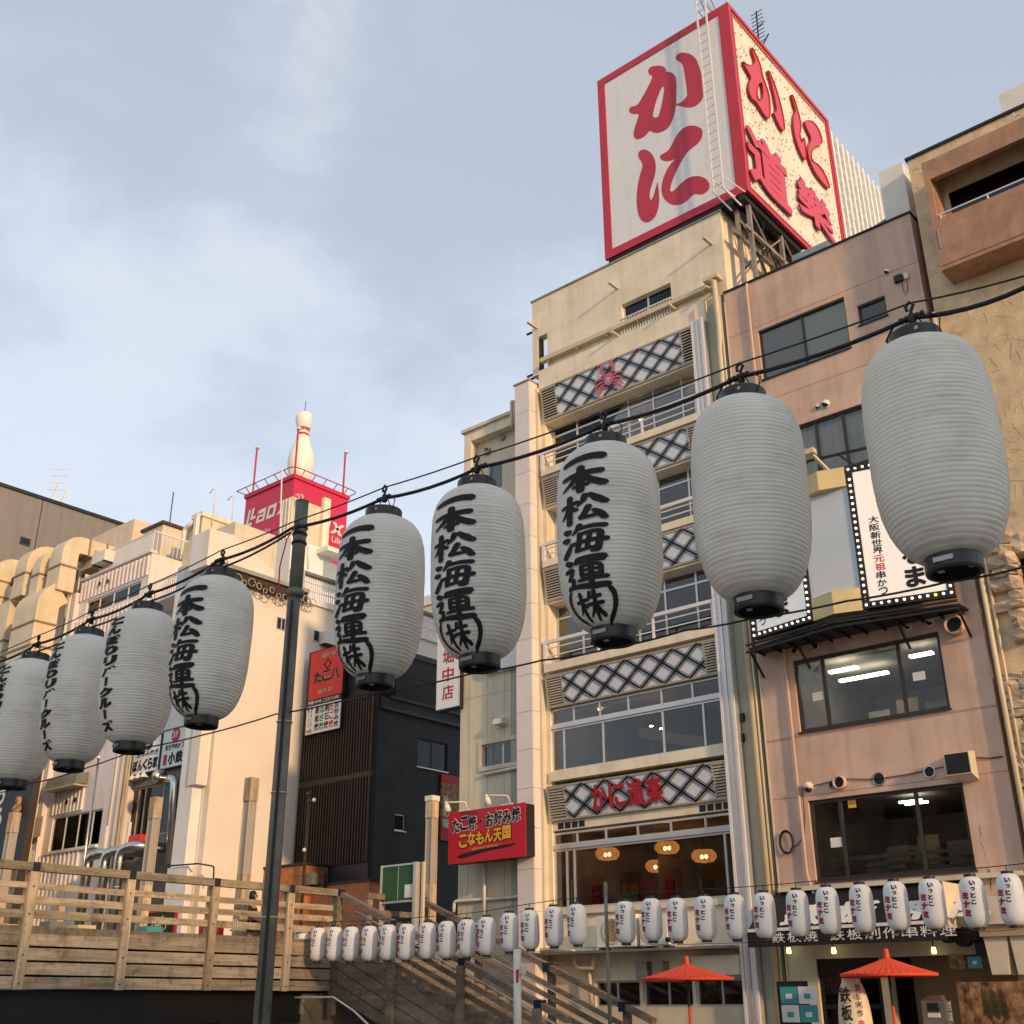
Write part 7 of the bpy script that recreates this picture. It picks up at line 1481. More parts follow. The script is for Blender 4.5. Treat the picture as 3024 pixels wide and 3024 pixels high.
# white tower block with roof clutter in front of the cube sign
YT = 44.0; q0, q1 = P(*z4(400, 965), Y=YT), P(*z4(520, 960), Y=YT)
tw_ = thing('stair_tower', 'white stair tower with cream rooftop boxes in front of the red cube sign', 'tower', (q0.x+2, YT+2, 0)); ye = P(*z4(800, 1100), X=q1.x).y; bx('wall', WHITE, tw_, q0.x, q1.x, YT, YT+3.2, 0, q1.z); bx('wall', WHITE, tw_, q0.x, q1.x-.002, YT+3.21, ye, 0, P(*z4(800, 1100), X=q1.x).z)
a_, b_ = P(*z4(450, 705), Y=YT+.4), P(*z4(525, 690), Y=YT+.4); bx('tank_house', CREAM_L, tw_, a_.x, b_.x, YT+.4, YT+3, q1.z+.001, a_.z); bx('tank_house', CREAM, tw_, b_.x+.0, b_.x+.3, YT+3.01, YT+3.6, q1.z+.001, P(*z4(630, 745), Y=YT+3.3).z)
for k in range(3): x = a_.x+.25+.35*k; bx('tank_rib', PVC, tw_, x, x+.1, YT+.3, YT+.399, q1.z+.1, a_.z-.1)
bx('canopy', WHITE, tw_, q1.x-.01, q1.x+1.2, YT+2.2, YT+5.2, P(*z4(700, 1115), Y=YT+3).z, P(*z4(700, 1095), Y=YT+3).z+.1); bx('tower_door', mat('pale_blue_door', (.30, .36, .38), rough=.5), tw_, q1.x+.001, q1.x+.06, YT+2.9, YT+4.6, P(*z4(700, 1200), Y=YT+3).z-1.5, P(*z4(700, 1140), Y=YT+3).z)
bar('lightning_rod', PVC, tw_, P(*z4(440, 960), Y=YT), P(*z4(454, 480), Y=YT), .07, .07, (0, 1, 0)); pipe('hook_pipe', PVC, tw_, [P(*z4(x, y), Y=YT+.2) for x, y in ((635, 1180), (632, 960), (618, 935), (605, 960))], .06, 6, .2)
for (x0, x1) in ((555, 575), (580, 600)): pipe('hook_pipe', PVC, tw_, [P(*z4(x, y), Y=YT+.4) for x, y in ((x1, 700), (x1-3, 665), (x0, 658), (x0-5, 675))], .04, 6, .1)
a_ = thing('tower_aerial', 'dark aerial rods in front of the red cube sign right face', 'aerial', P(*z4(705, 1050), Y=YT+6)); bar('mast', DSTEEL, a_, P(*z4(700, 1055), Y=YT+6), P(*z4(708, 870), Y=YT+6), .05, .05, (0, 1, 0)); 
for y in (1020, 995, 925): bar('element', DSTEEL, a_, P(*z4(655, y+15), Y=YT+6), P(*z4(755, y-10), Y=YT+6), .04, .04)
# low roofs further back keep the street line closed
o = thing('back_block', 'pale block behind the white building terrace', 'building', (-52, 48, 0)); bx('wall', CREAM_L, o, -62, -46, 46.5, 60, 0, 24); bx('parapet', WHITE, o, -62, -45.9, 46.4, 60, 24.001, 24.6)
# ------------------------------------------------------------------ things on and behind the bridge
p = P(*a4(1005, 685), Y=24.5); q = P(*a4(850, 1790), Y=24.5)
fp_ = thing('flag_pole', 'bright thin metal pole in front of the siding building', 'pole', (p.x, 24.5, 3.05)); MB().tube([(p.x, 24.5, 3.05), (p.x, 24.5, p.z)], .055, 10, .045).build('shaft', STAIN, fp_, smooth=True); MB().lathe([(.02, .1), (.09, .04), (.09, 0), (.04, -.02)], p, 10).build('head', ALU, fp_)
for k, (xv, yt, xt) in enumerate(((895, 1690, 1040), (1065, 1665, 1190), (1215, 1620, 1330))):
    a_ = P(*a4(xv, 1760), Y=24.8); zt = P(*a4(xv, yt), Y=24.8).z; o = thing('exhaust_pipe', 'bent stainless exhaust pipe behind the bridge railing, '+['left', 'middle', 'right'][k]+' of three', 'pipe', (a_.x, 24.8, 3.05), 'stainless exhaust pipes')
    pts = elbow_path([(a_.x, 24.8, 3.05), (a_.x, 24.8, zt), (a_.x+.7, 25.0, zt+.10), (a_.x+.95, 26.2, zt+.10)], .35, 8); MB().tube(pts, .20, 16).build('pipe_run', STAIN, o, smooth=True)
    for z in (zt-.5, zt-1.4): MB().lathe([(.215, -.02), (.215, .02)], (a_.x, 24.8, z), 16).build('clamp', STEEL, o)
a_, b_ = P(*a4(1305, 1480), Y=25.2), P(*a4(1420, 1580), Y=25.2); o = thing('red_lamp_box', 'red box lamp on a shelf above the exhaust pipes', 'box lamp', ((a_.x+b_.x)/2, 25.2, b_.z)); bx('front', REDB, o, a_.x, b_.x, 25.2, 25.75, b_.z, a_.z); MB().prism([(a_.x-.001, 25.2, b_.z+.05), (a_.x-.001, 25.2, a_.z-.02), (a_.x-.5, 25.45, a_.z-.12), (a_.x-.5, 25.45, b_.z+.12)], (0, .25, 0)).build('side', REDINK, o)
s_ = thing('pipe_shelf', 'pale steel shelf carrying the red box lamp', 'shelf', (b_.x-2, 25.2, b_.z-.1)); bx('plate', LOUV, s_, P(*a4(1030, 1610), Y=25.2).x, b_.x+.6, 25.1, 25.9, b_.z-.12, b_.z-.04); 
for xx in (1075, 1300): u = P(*a4(xx, 1500), Y=25.2); bx('upright', PVC, s_, u.x-.06, u.x+.06, 25.15, 25.27, b_.z-.04, P(*a4(xx, 1380 if xx == 1075 else 1340), Y=25.2).z)
# far left black sign and yellow post
a_, b_ = P(*z5(-40, 830), Y=24.0), P(*z5(128, 1130), Y=24.0)
o = thing('black_sign', 'black sign with white brush lettering at the left picture edge', 'sign', ((a_.x+b_.x)/2, 24.0, b_.z)); bx('panel', BLACK, o, a_.x, b_.x, 24.0, 24.2, b_.z-.8, a_.z+.5); m = MB(); column_text(m, 'づる', onY(23.99), a_.x+.45, a_.z+.05, .9, .95, .08, .06); m.build('lettering', PAPER, o)
bx('side_post', SLAT, o, b_.x+.001, b_.x+.18, 24.0, 24.3, 3.05, a_.z+.6); q = P(*z5(105, 920), Y=23.95); MB().lathe([(.02, -.5), (.2, -.45), (.24, -.15), (.13, .05), (.17, .2), (.1, .33), (.02, .36)], q, 14).build('round_ornament', FOOD, o, smooth=True)
a_ = P(*a4(360, 890), Y=24.6); b_ = P(*a4(230, 1730), Y=24.6); o = thing('yellow_post', 'cream yellow square steel post at the left behind the bridge', 'post', (a_.x, 24.6, 3.05)); bx('shaft', PIPE, o, a_.x-.16, a_.x+.10, 24.6, 24.86, 3.05, a_.z+2.5)
a_, b_ = P(*a4(150, 1350), Y=25.4), P(*a4(350, 1700), Y=25.4); o = thing('yellow_hoarding', 'pale yellow board behind the yellow post', 'board', (a_.x+.8, 25.4, 3.05)); bx('board', YELLOW, o, a_.x, a_.x+.8, 25.4, 25.46, 3.05, a_.z); bx('board', CREAM_L, o, a_.x+.9, b_.x, 25.5, 25.56, P(*a4(300, 1500), Y=25.5).z, a_.z+.1)
o = thing('grid_fence', 'small white grid fence behind the yellow post', 'fence', P(*a4(310, 1730), Y=25.0)); c0, c1 = P(*a4(260, 1640), Y=25), P(*a4(350, 1740), Y=25)
for k in range(6): x = c0.x+(c1.x-c0.x)*k/5; bx('bar', ALUW, o, x-.02, x+.02, 25, 25.03, 3.05, c0.z)
for k in range(4): z = c0.z-.05-k*.3; bx('cross_bar', ALUW, o, c0.x, c1.x, 25.031, 25.05, z-.02, z+.02)
# bicycle prohibition sign
a_, b_ = P(*zH(826, 548), Y=19.2), P(*zH(1004, 652), Y=19.2); o = thing('bicycle_sign', 'red bordered sign with a white bicycle seen through the bridge railing', 'sign', ((a_.x+b_.x)/2, 19.2, 3.1)); W_, H_ = b_.x-a_.x, a_.z-b_.z+.25; z0 = b_.z-.25
def rrect(x0, x1, z0, z1, r): 
    q = []
    for (cx, cz, s) in ((x1-r, z0+r, -90), (x1-r, z1-r, 0), (x0+r, z1-r, 90), (x0+r, z0+r, 180)):
        q += [(cx+r*math.cos(math.radians(s+18*k)), cz+r*math.sin(math.radians(s+18*k))) for k in range(6)]
    return q
MB().prism([(u, 19.2, v) for u, v in rrect(a_.x, b_.x, z0, a_.z, .12)], (0, .04, 0)).build('plate', REDB, o); MB().prism([(u, 19.195, v) for u, v in rrect(a_.x+.12, b_.x-.12, z0+.10, a_.z-.13, .10)], (0, .004, 0)).build('field', BLACK, o)
m = MB(); cx, cz = (a_.x+b_.x)/2, z0+H_*.45; r = H_*.17; 
for s in (-1, 1): m.tube([(cx+s*r*1.5+r*math.cos(t*.4), 19.19, cz-r*.3+r*math.sin(t*.4)) for t in range(17)], .012, 5)
for (u0, v0, u1, v1) in ((-1.5, -.3, -.6, 1), (-.6, 1, .9, 1), (.9, 1, 1.5, -.3), (-.6, 1, 0, -.3), (0, -.3, .9, 1), (-1.5, -.3, 0, -.3), (-.9, 1.3, -.3, 1.3), (.8, 1.4, 1.2, 1.4), (.9, 1, .8, 1.4)): m.tube([(cx+u0*r, 19.19, cz+v0*r), (cx+u1*r, 19.19, cz+v1*r)], .014, 5)
m.build('bicycle_symbol', PAPER, o); m = MB(); lettering(m, '自転車', onY(19.188), cx-.25, a_.z-.075, .5, .055, .01); m.build('lettering', PAPER, o)
for x in (a_.x+.1, b_.x-.1): bx('leg', ALU, o, x-.02, x+.02, 19.245, 19.285, 3.1, a_.z-.1)
# planters and low clutter glimpsed through the railing
for k, (y, c_, h) in enumerate(((13.6, ORANGE, .55), (15.4, GPOLE, .5), (16.2, YELLOW, .45), (18.2, TEAL, .5), (20.2, REDINK, .6))):
    tag(MB().prism([(-29.2, y, 3.1), (-28.7, y, 3.1), (-28.7, y+.5, 3.1), (-29.2, y+.5, 3.1)], (0, 0, h)).build('storage_crate', c_), ['orange', 'grey', 'yellow', 'teal', 'red'][k]+' crate standing on the bridge deck behind the railing', 'crate', 'crates on the bridge')
wp = P(*zH(1330, 640), X=BX+.01); o = thing('wire_coil', 'pale wire tied round a bridge rail', 'wire', wp); m = MB()
for k in range(3): y = wp.y+.06*k; m.tube([(BX-.10, y, wp.z-.12), (BX+.02, y, wp.z-.12), (BX+.02, y, wp.z+.12), (BX-.10, y, wp.z+.12)], .008, 5)
m.build('loops', PVC, o)

# ------------------------------------------------------------------ people
SKIN = mat('skin', (.45, .27, .18), rough=.6, bump=0); BLKC = mat('black_cloth', (.015, .015, .018), rough=.85, bump=.1); YELC = mat('yellow_shirt', (.62, .45, .04), rough=.8, bump=.1); HAIR = mat('dark_hair', (.012, .01, .009), rough=.5, bump=0)
def skinned(name, m_, parent, joints, edges, root=0):
    me = bpy.data.meshes.new(name); me.from_pydata([j[:3] for j in joints], edges, []); me.materials.append(m_)
    o = bpy.data.objects.new(name, me); COL.objects.link(o); sk = o.modifiers.new('skin', 'SKIN'); sk.use_smooth_shade = True
    for i, j in enumerate(joints): r = j[3]; me.skin_vertices[0].data[i].radius = (r, r*(j[4] if len(j) > 4 else 1))
    me.skin_vertices[0].data[root].use_root = True; ss = o.modifiers.new('sub', 'SUBSURF'); ss.levels = 2; ss.render_levels = 2; _place2(o, parent); return o
def seated(label, loc, rz, top, bottom, hair=HAIR):
    """seated adult; local +Y is the way the person faces; seat height .45"""
    o = thing('person', label, 'person', (0, 0, 0))
    hip = .50; J = [(0, 0, hip, .15, .8), (0, -.02, hip+.25, .15, .75), (0, -.01, hip+.47, .17, .65), (0, .0, hip+.57, .06), (0, .02, hip+.66, .085), (0, .03, hip+.76, .105), (0, .02, hip+.84, .075),
         (-.19, 0, hip+.46, .06), (-.24, .08, hip+.22, .05), (-.16, .30, hip+.10, .04), (-.13, .38, hip+.10, .035), (.19, 0, hip+.46, .06), (.24, .08, hip+.22, .05), (.16, .30, hip+.10, .04), (.13, .38, hip+.10, .035),
         (-.10, .08, hip-.01, .09), (-.12, .44, hip+.0, .07), (-.12, .46, .08, .045), (-.12, .60, .04, .04), (.10, .08, hip-.01, .09), (.12, .44, hip+.0, .07), (.12, .46, .08, .045), (.12, .60, .04, .04)]
    E_ = [(0, 1), (1, 2), (2, 3), (3, 4), (4, 5), (5, 6), (2, 7), (7, 8), (8, 9), (9, 10), (2, 11), (11, 12), (12, 13), (13, 14), (0, 15), (15, 16), (16, 17), (17, 18), (0, 19), (19, 20), (20, 21), (21, 22)]
    skinned('body', SKIN, o, J, E_)
    T_ = [(j[0], j[1], j[2], j[3]*1.12, (j[4] if len(j) > 4 else 1)) for j in J]
    sel = [0, 1, 2, 7, 8, 11, 12]; mp = {v: i for i, v in enumerate(sel)}; skinned('shirt', top, o, [T_[i] for i in sel], [(mp[a], mp[b]) for a, b in E_ if a in mp and b in mp])
    sel = [0, 15, 16, 17, 19, 20, 21]; mp = {v: i for i, v in enumerate(sel)}; skinned('trousers', bottom, o, [T_[i] for i in sel], [(mp[a], mp[b]) for a, b in E_ if a in mp and b in mp])
    MB().lathe([(.02, .215), (.07, .20), (.105, .14), (.115, .06), (.10, -.02), (.08, -.05)], (0, -.0, hip+.68), 14).build('hair', hair, o, smooth=True)
    for s in (-1, 1): MB().lathe([(.004, .014), (.012, .01), (.012, -.01), (.004, -.014)], (s*.035, .128, hip+.76), 8).build('eye', BLACK, o)
    MB().prism([(-.012, .13, hip+.70), (.012, .13, hip+.70), (0, .13, hip+.755)], (0, .03, 0)).build('nose', SKIN, o)
    o.location = loc; o.rotation_euler = (0, 0, rz); return o
yp = P(*zG(1255, 670), Y=YP+1.0)
seated('person in a yellow shirt seated behind the lower window of the pink building', (yp.x, YP+1.0, yp.z-.95), 0.1, YELC, BLKC)
bp_ = P(*zH(1435, 560), X=-26.5); seated('person in dark clothes seated on the bridge behind the railing', (-26.5, bp_.y, 3.1), math.radians(-60), BLKC, BLKC)
sb_ = thing('bench', 'low timber bench on the bridge under the seated person', 'bench', (-26.5, bp_.y, 3.1)); bx('seat', WOODX, sb_, -26.9, -26.1, bp_.y-.35, bp_.y+.35, 3.45, 3.50)
for dx in (-.3, .3): bx('leg', WOODX, sb_, -26.5+dx-.04, -26.5+dx+.04, bp_.y-.3, bp_.y+.3, 3.1, 3.449)
st_ = thing('stool', 'dark stool under the person in yellow', 'stool', (yp.x, YP+1, yp.z-.95)); MB().lathe([(.18, .34), (.19, .37), (.17, .39)], (yp.x, YP+1.0, yp.z-.95), 16).build('seat', BLACK, st_); MB().lathe([(.16, -.08), (.03, -.05), (.03, .34)], (yp.x, YP+1.0, yp.z-.95), 12).build('stem', BLACK, st_)

# ------------------------------------------------------------------ big white lanterns
def cat(ctrl, t):
    for i in range(len(ctrl)-1):
        if ctrl[i][0] <= t <= ctrl[i+1][0]:
            p0 = ctrl[max(0, i-1)]; p1 = ctrl[i]; p2 = ctrl[i+1]; p3 = ctrl[min(len(ctrl)-1, i+2)]; s = (t-p1[0])/(p2[0]-p1[0])
            m1 = (p2[1]-p0[1])/(p2[0]-p0[0])*(p2[0]-p1[0]); m2 = (p3[1]-p1[1])/(p3[0]-p1[0])*(p2[0]-p1[0])
            return (2*s**3-3*s*s+1)*p1[1]+(s**3-2*s*s+s)*m1+(-2*s**3+3*s*s)*p2[1]+(s**3-s*s)*m2
    return ctrl[-1][1]
LC = [(0, .41), (.012, .51), (.04, .645), (.09, .775), (.16, .88), (.25, .955), (.38, .995), (.5, 1.0), (.65, .998), (.78, .975), (.86, .925), (.92, .825), (.96, .69), (.988, .52), (1, .41)]
SC = [(0, .45), (.02, .62), (.06, .78), (.12, .90), (.22, .975), (.4, 1.0), (.6, 1.0), (.78, .975), (.88, .90), (.94, .78), (.98, .62), (1, .45)]
def ribbed(R, H, ctrl, ribs, amp, seg, sub=3, seed=0):
    r_ = random.Random(seed); q = MB(); prof = []
    for i in range(ribs):
        j = r_.uniform(-.5, .5)*amp
        for k in range(sub):
            t = (i+k/sub)/ribs; s = k/sub
            prof.append((R*cat(ctrl, t)+amp*(1-(2*s-1)**4-.3)+j*.5, H*(t-.5+.12*j/H)))
    prof.append((R*ctrl[-1][1], H*.5)); q.lathe(prof, (0, 0, 0), seg, caps=False)
    for i, v in enumerate(q.v):                                   # the skin sags a little between hoops
        a = math.atan2(v[1], v[0]); d = 1+.004*math.sin(a*3+seed)+.003*math.sin(a*7+v[2]*9)-(.006 if abs(math.sin(a*4+.4)) < .05 else 0); q.v[i] = (v[0]*d, v[1]*d, v[2])
    return q
def wrap(R, H, ctrl, ang, lift):
    def f(u, v):
        t = min(1, max(0, v/H+.5)); r = R*cat(ctrl, t)+lift; a = ang+u/R; return (r*math.cos(a), r*math.sin(a), v)
    return f
def wrapped_text(items, fn, du, dv):
    """items: (verts2d, faces). cut into a fine grid so that the print follows the curved skin"""
    bm = bmesh.new()
    for v, f in items:
        vs = [bm.verts.new((p[0], p[1], 0)) for p in v]
        for t in f:
            try: bm.faces.new([vs[i] for i in t])
            except ValueError: pass
    us = [v.co.x for v in bm.verts]; ws = [v.co.y for v in bm.verts]
    x = min(us)+du
    while x < max(us): bmesh.ops.bisect_plane(bm, geom=bm.verts[:]+bm.edges[:]+bm.faces[:], plane_co=(x, 0, 0), plane_no=(1, 0, 0)); x += du
    y = min(ws)+dv
    while y < max(ws): bmesh.ops.bisect_plane(bm, geom=bm.verts[:]+bm.edges[:]+bm.faces[:], plane_co=(0, y, 0), plane_no=(0, 1, 0)); y += dv
    m = MB(); bm.verts.index_update(); m.add([fn(v.co.x, v.co.y) for v in bm.verts], [tuple(v.index for v in f.verts) for f in bm.faces]); bm.free(); return m
def flat_text(text, u, v, w, h, bold):
    m = MB(); lettering(m, text, lambda a, b: (a, b, 0), u, v, w, h, bold, res=2, layered=False); return [(p[0], p[1]) for p in m.v], m.f
# brush characters drawn stroke by stroke: each stroke is a list of (x, y, width) on a 100 x 100 field
BR = {
 '一': [[(6, 44, 13), (30, 50, 15), (70, 55, 17), (95, 52, 19)]],
 '本': [[(6, 66, 11), (40, 70, 13), (92, 72, 15)], [(50, 97, 13), (50, 60, 14), (49, 4, 13)], [(46, 66, 12), (30, 42, 11), (5, 22, 5)], [(54, 66, 8), (72, 40, 15), (96, 24, 17)], [(34, 24, 9), (66, 27, 9)]],
 '松': [[(3, 68, 9), (42, 73, 10)], [(24, 97, 11), (23, 50, 11), (22, 4, 11)], [(23, 66, 9), (14, 44, 8), (2, 28, 4)], [(26, 60, 8), (40, 46, 9)], [(60, 92, 12), (54, 72, 9), (42, 58, 4)], [(68, 94, 8), (82, 76, 15), (98, 62, 13)], [(66, 52, 11), (56, 26, 10), (46, 14, 9), (70, 16, 9), (86, 20, 8)], [(76, 36, 9), (88, 22, 13), (96, 6, 11)]],
 '海': [[(8, 90, 9), (20, 82, 14)], [(4, 62, 9), (16, 56, 14)], [(6, 4, 12), (16, 20, 11), (26, 42, 5)], [(46, 97, 11), (40, 82, 9), (30, 70, 4)], [(42, 84, 9), (70, 88, 10), (96, 86, 11)], [(46, 68, 9), (44, 40, 9), (38, 12, 9)], [(46, 66, 8), (70, 70, 9), (88, 68, 10), (84, 34, 10), (80, 8, 11), (68, 6, 6)], [(30, 38, 9), (66, 42, 9), (98, 42, 11)], [(40, 14, 8), (84, 18, 8)], [(66, 66, 8), (64, 46, 8)], [(62, 38, 8), (60, 18, 8)]],
 '運': [[(8, 92, 9), (20, 82, 13)], [(4, 62, 9), (22, 66, 9), (18, 48, 8), (8, 36, 7), (22, 34, 8), (18, 16, 8), (4, 8, 9)], [(4, 12, 8), (30, 10, 10), (66, 4, 14), (98, 6, 12)], [(36, 92, 9), (34, 80, 9)], [(36, 92, 9), (66, 94, 9), (94, 94, 10), (88, 82, 7)], [(40, 80, 7), (90, 82, 8)], [(44, 68, 8), (44, 36, 8)], [(44, 68, 7), (84, 70, 8), (84, 38, 8)], [(46, 54, 6), (82, 55, 6)], [(46, 39, 7), (82, 40, 7)], [(34, 26, 7), (96, 29, 9)], [(64, 90, 9), (64, 50, 9), (63, 14, 9)]],
 '株': [[(3, 66, 8), (40, 70, 9)], [(22, 95, 10), (22, 50, 10), (21, 4, 10)], [(22, 64, 8), (14, 42, 7), (2, 28, 4)], [(25, 58, 7), (38, 46, 8)], [(56, 94, 9), (50, 74, 7), (44, 66, 4)], [(54, 76, 8), (90, 79, 9)], [(40, 52, 8), (96, 55, 10)], [(70, 97, 10), (70, 50, 10), (69, 4, 10)], [(66, 50, 8), (56, 28, 8), (40, 14, 4)], [(72, 50, 7), (84, 26, 11), (98, 14, 11)]],
 '(': [[(60, 98, 8), (30, 76, 15), (22, 50, 17), (32, 22, 15), (66, 2, 8)]], ')': [[(36, 98, 10), (66, 76, 17), (74, 50, 20), (66, 22, 18), (34, 0, 12)]],
}
def brush(ch, u, v, w, h):
    vs = []; fs = []
    for st in BR[ch]:
        pts = [Vector((p[0], p[1])) for p in st]; wd = [p[2] for p in st]; P2 = []; W2 = []
        for i in range(len(pts)-1):
            for k in range(5):
                s = k/5; p0 = pts[max(0, i-1)]; p1 = pts[i]; p2 = pts[i+1]; p3 = pts[min(len(pts)-1, i+2)]
                P2.append(.5*((2*p1)+(-p0+p2)*s*.8+(2*p0*.8-2*p1-.8*p3*0+0*p2)*0+(p2-p1)*2*s*.0)+(p2-p1)*s*.6 if False else p1.lerp(p2, s)); W2.append(wd[i]+(wd[i+1]-wd[i])*s)
        P2.append(pts[-1]); W2.append(wd[-1])
        for _ in range(2): P2 = [P2[0]]+[(P2[i-1]+P2[i]*2+P2[i+1])/4 for i in range(1, len(P2)-1)]+[P2[-1]]
        b = len(vs); n = len(P2)
        d0 = (P2[1]-P2[0]).normalized(); d1 = (P2[-1]-P2[-2]).normalized()
        for i, p in enumerate(P2):
            d = (P2[min(i+1, n-1)]-P2[max(i-1, 0)]).normalized(); nn = Vector((-d.y, d.x)); wv = W2[i]*.5*1.45
            vs.append(tuple(p+nn*wv)); vs.append(tuple(p-nn*wv))
        for i in range(n-1): fs.append((b+2*i, b+2*i+1, b+2*i+3, b+2*i+2))
        for (c, d, i) in ((P2[0], -d0, 0), (P2[-1], d1, n-1)):
            nn = Vector((-d.y, d.x)); wv = W2[i]*.725; k0 = len(vs)
            vs += [tuple(c+nn*wv), tuple(c+nn*wv*.6+d*wv*.62), tuple(c-nn*wv*.35+d*wv*.7), tuple(c-nn*wv)]; fs.append((k0, k0+1, k0+2, k0+3))
    return [(u+p[0]/100*w, v+p[1]/100*h) for p in vs], fs
RL, HL = .333, 1.245
TXT = math.radians(-84)
def company_text():
    it = []; v = .485
    for ch, h in (('一', .10), ('本', .19), ('松', .20), ('海', .205), ('運', .205)):
        it.append(brush(ch, -.165, v-h, .33, h*.97) if ch != '一' else brush(ch, -.165, v-.155, .33, .20)); v -= h+.004
    it.append(brush('(', -.235, v-.185, .14, .195)); it.append(brush('株', -.125, v-.175, .24, .165)); it.append(brush(')', .10, v-.185, .14, .195)); return it
def cruise_text():
    it = []; v = .51; s = 'とんぼりリバークルーズ'; h = 1.07/len(s)
    for ch in s:
        if ch == 'ー': it.append(([(-.016, v-h*.92), (.016, v-h*.88), (.02, v-h*.1), (-.02, v-h*.06)], [(0, 1, 2, 3)]))
        else: it.append(flat_text(ch, -.095, v-h*.97, .19, h*.94, .075))
        v -= h
    return it
body_m = ribbed(RL, HL, LC, 48, .0036, 56, 5)
def proto(kind):
    o = thing('big_lantern', 'x', 'lantern', (0, 0, 0), 'big white lanterns on the cable')
    body_m_o = MB(); body_m_o.v = list(body_m.v); body_m_o.f = list(body_m.f)
    b = body_m_o.build('paper_body', LANT, o, smooth=True)
    for nm, z0, z1 in (('top_ring', HL/2-.012, HL/2+.075), ('bottom_ring', -HL/2-.078, -HL/2+.012)):
        r = RL*.415; t = MB(); t.lathe([(r, z0), (r+.004, z0+.01), (r+.004, z1-.008), (r-.002, z1), (r-.022, z1), (r-.022, z0), (r, z0)], (0, 0, 0), 44, caps=False); q = t.build(nm, BLACKG, o, smooth=False)
        if nm == 'bottom_ring':
            MB().lathe([(.001, z0+.045), (r-.021, z0+.045)], (0, 0, 0), 32, caps=False).build('base_plate', BLACKG, q)
            for k in range(3): a = .6+k*2.1; MB().lathe([(.02, 0), (.02, .004)], (.09*math.cos(a), .09*math.sin(a), z0+.038), 10).build('vent_hole', PAPER, q)
            bx('label', STEEL, q, -.05, .05, -r-.006, -r-.0045, z0+.03, z0+.055)
        else: MB().lathe([(.001, z1-.03), (r-.021, z1-.03)], (0, 0, 0), 32, caps=False).build('top_plate', BLACKG, q); MB().lathe([(.012, .0), (.012, .008)], (r*math.cos(-1.15), r*math.sin(-1.15)-.0, z0+.05), 8, 'y').build('rivet', STEEL, q)
    w = MB()
    for s in (-1, 1): w.tube([(s*.09, 0, HL/2+.06), (s*.02, 0, HL/2+.20)], .004, 5)
    w.build('hanger_wire', DSTEEL, o); hk = MB(); hk.tube([(0, 0, HL/2+.16), (0, 0, HL/2+.23), (.02, 0, HL/2+.265), (.0, 0, HL/2+.29), (-.025, 0, HL/2+.27), (-.02, 0, HL/2+.24)], .010, 6); hk.lathe([(.02, 0), (.026, .02), (.018, .06)], (0, 0, HL/2+.15), 8); hk.build('hook', BLACK, o)
    if kind:
        it = company_text() if kind == 'company' else cruise_text()
        wrapped_text(it, wrap(RL, HL, LC, TXT, .0095), .03, .03).build('lettering', BLACKINK, o)
    return o
def clone(o, loc, rz, label):
    r = o.copy(); COL.objects.link(r); r.location = loc; r.rotation_euler = (random.uniform(-.02, .02), random.uniform(-.025, .025), rz); r['label'] = label
    for ch in o.children:
        c = ch.copy(); COL.objects.link(c); c.parent = r; c.matrix_parent_inverse = ch.matrix_parent_inverse.copy()
        for g in ch.children: d = g.copy(); COL.objects.link(d); d.parent = c; d.matrix_parent_inverse = g.matrix_parent_inverse.copy()
    return r
YLN = 5.5
LP = [((2724, 985), (2794, 1683), '', 'blank white lantern nearest the right edge, the largest in the picture'), ((2208, 1158), (2222, 1797), '', 'blank white lantern, second from the right, in front of the pink building'),
      ((1795, 1307), (1803, 1878), 'company', 'lettered white lantern hanging before the lattice panels, third from the right'), ((1434, 1421), (1390, 1965), 'company', 'lettered white lantern hanging before the cream annex, fourth from the right'), ((1136, 1515), (1105, 2014), 'company', 'lettered white lantern just right of the tall dark pole'),
      ((653, 1698), (593, 2128), 'company', 'lettered white lantern just left of the tall dark pole'), ((446, 1789), (372, 2210), 'cruise', 'lettered white lantern third from the left edge'), ((266, 1867), (202, 2262), 'cruise', 'lettered white lantern second from the left edge'), ((103, 1941), (39, 2313), 'cruise', 'lettered white lantern cut off by the left picture edge')]
protos = {}; TOPS = []
for (t, b, kind, lab) in LP:
    a_, c_ = P(*t, Y=YLN), P(*b, Y=YLN); loc = (a_+c_)/2; loc.z += -.01; TOPS.append(loc+Vector((0, 0, HL/2+.22)))
    if kind not in protos: protos[kind] = proto(kind); o = protos[kind]; o.location = loc; o['label'] = lab; o.rotation_euler = (0, 0, 0)
    else: clone(protos[kind], loc, random.uniform(-.06, .06), lab)
# cables
def sagwire(name, m_, pts, r, sag=.03, label=None, n=6):
    q = []
    for a, b in zip(pts[:-1], pts[1:]):
        for k in range(n): t = k/n; p = Vector(a).lerp(Vector(b), t); p.z -= sag*4*t*(1-t); q.append(p)
    q.append(Vector(pts[-1])); return tag(MB().tube(q, r, 6).build(name, m_, smooth=True), label, 'cable')
poleX = P(884, 1560, Y=YLN).x
hook = [p+Vector((0, 0, -.03)) for p in TOPS]; pole_top = P(884, 1487, Y=YLN).z
ppt = Vector((poleX, YLN-.07, P(890, 1563, Y=YLN).z)); ra = P(3024, 850, Y=YLN); ra = Vector((ra.x, YLN, ra.z)); rb_ = ra+Vector((3, 0, .15))
left = [hook[8]+Vector((-1.05*k, 0, -.02*k)) for k in range(1, 4)]
sagwire('lantern_cable', BLACK, [rb_, ra]+hook[:5]+[ppt]+hook[5:]+left, .014, .035, 'thick black cable carrying the big white lanterns')
up = [Vector((p.x, p.y+.01, p.z+.07)) for p in TOPS]; upp = Vector((poleX, YLN-.06, P(888, 1545, Y=YLN).z))
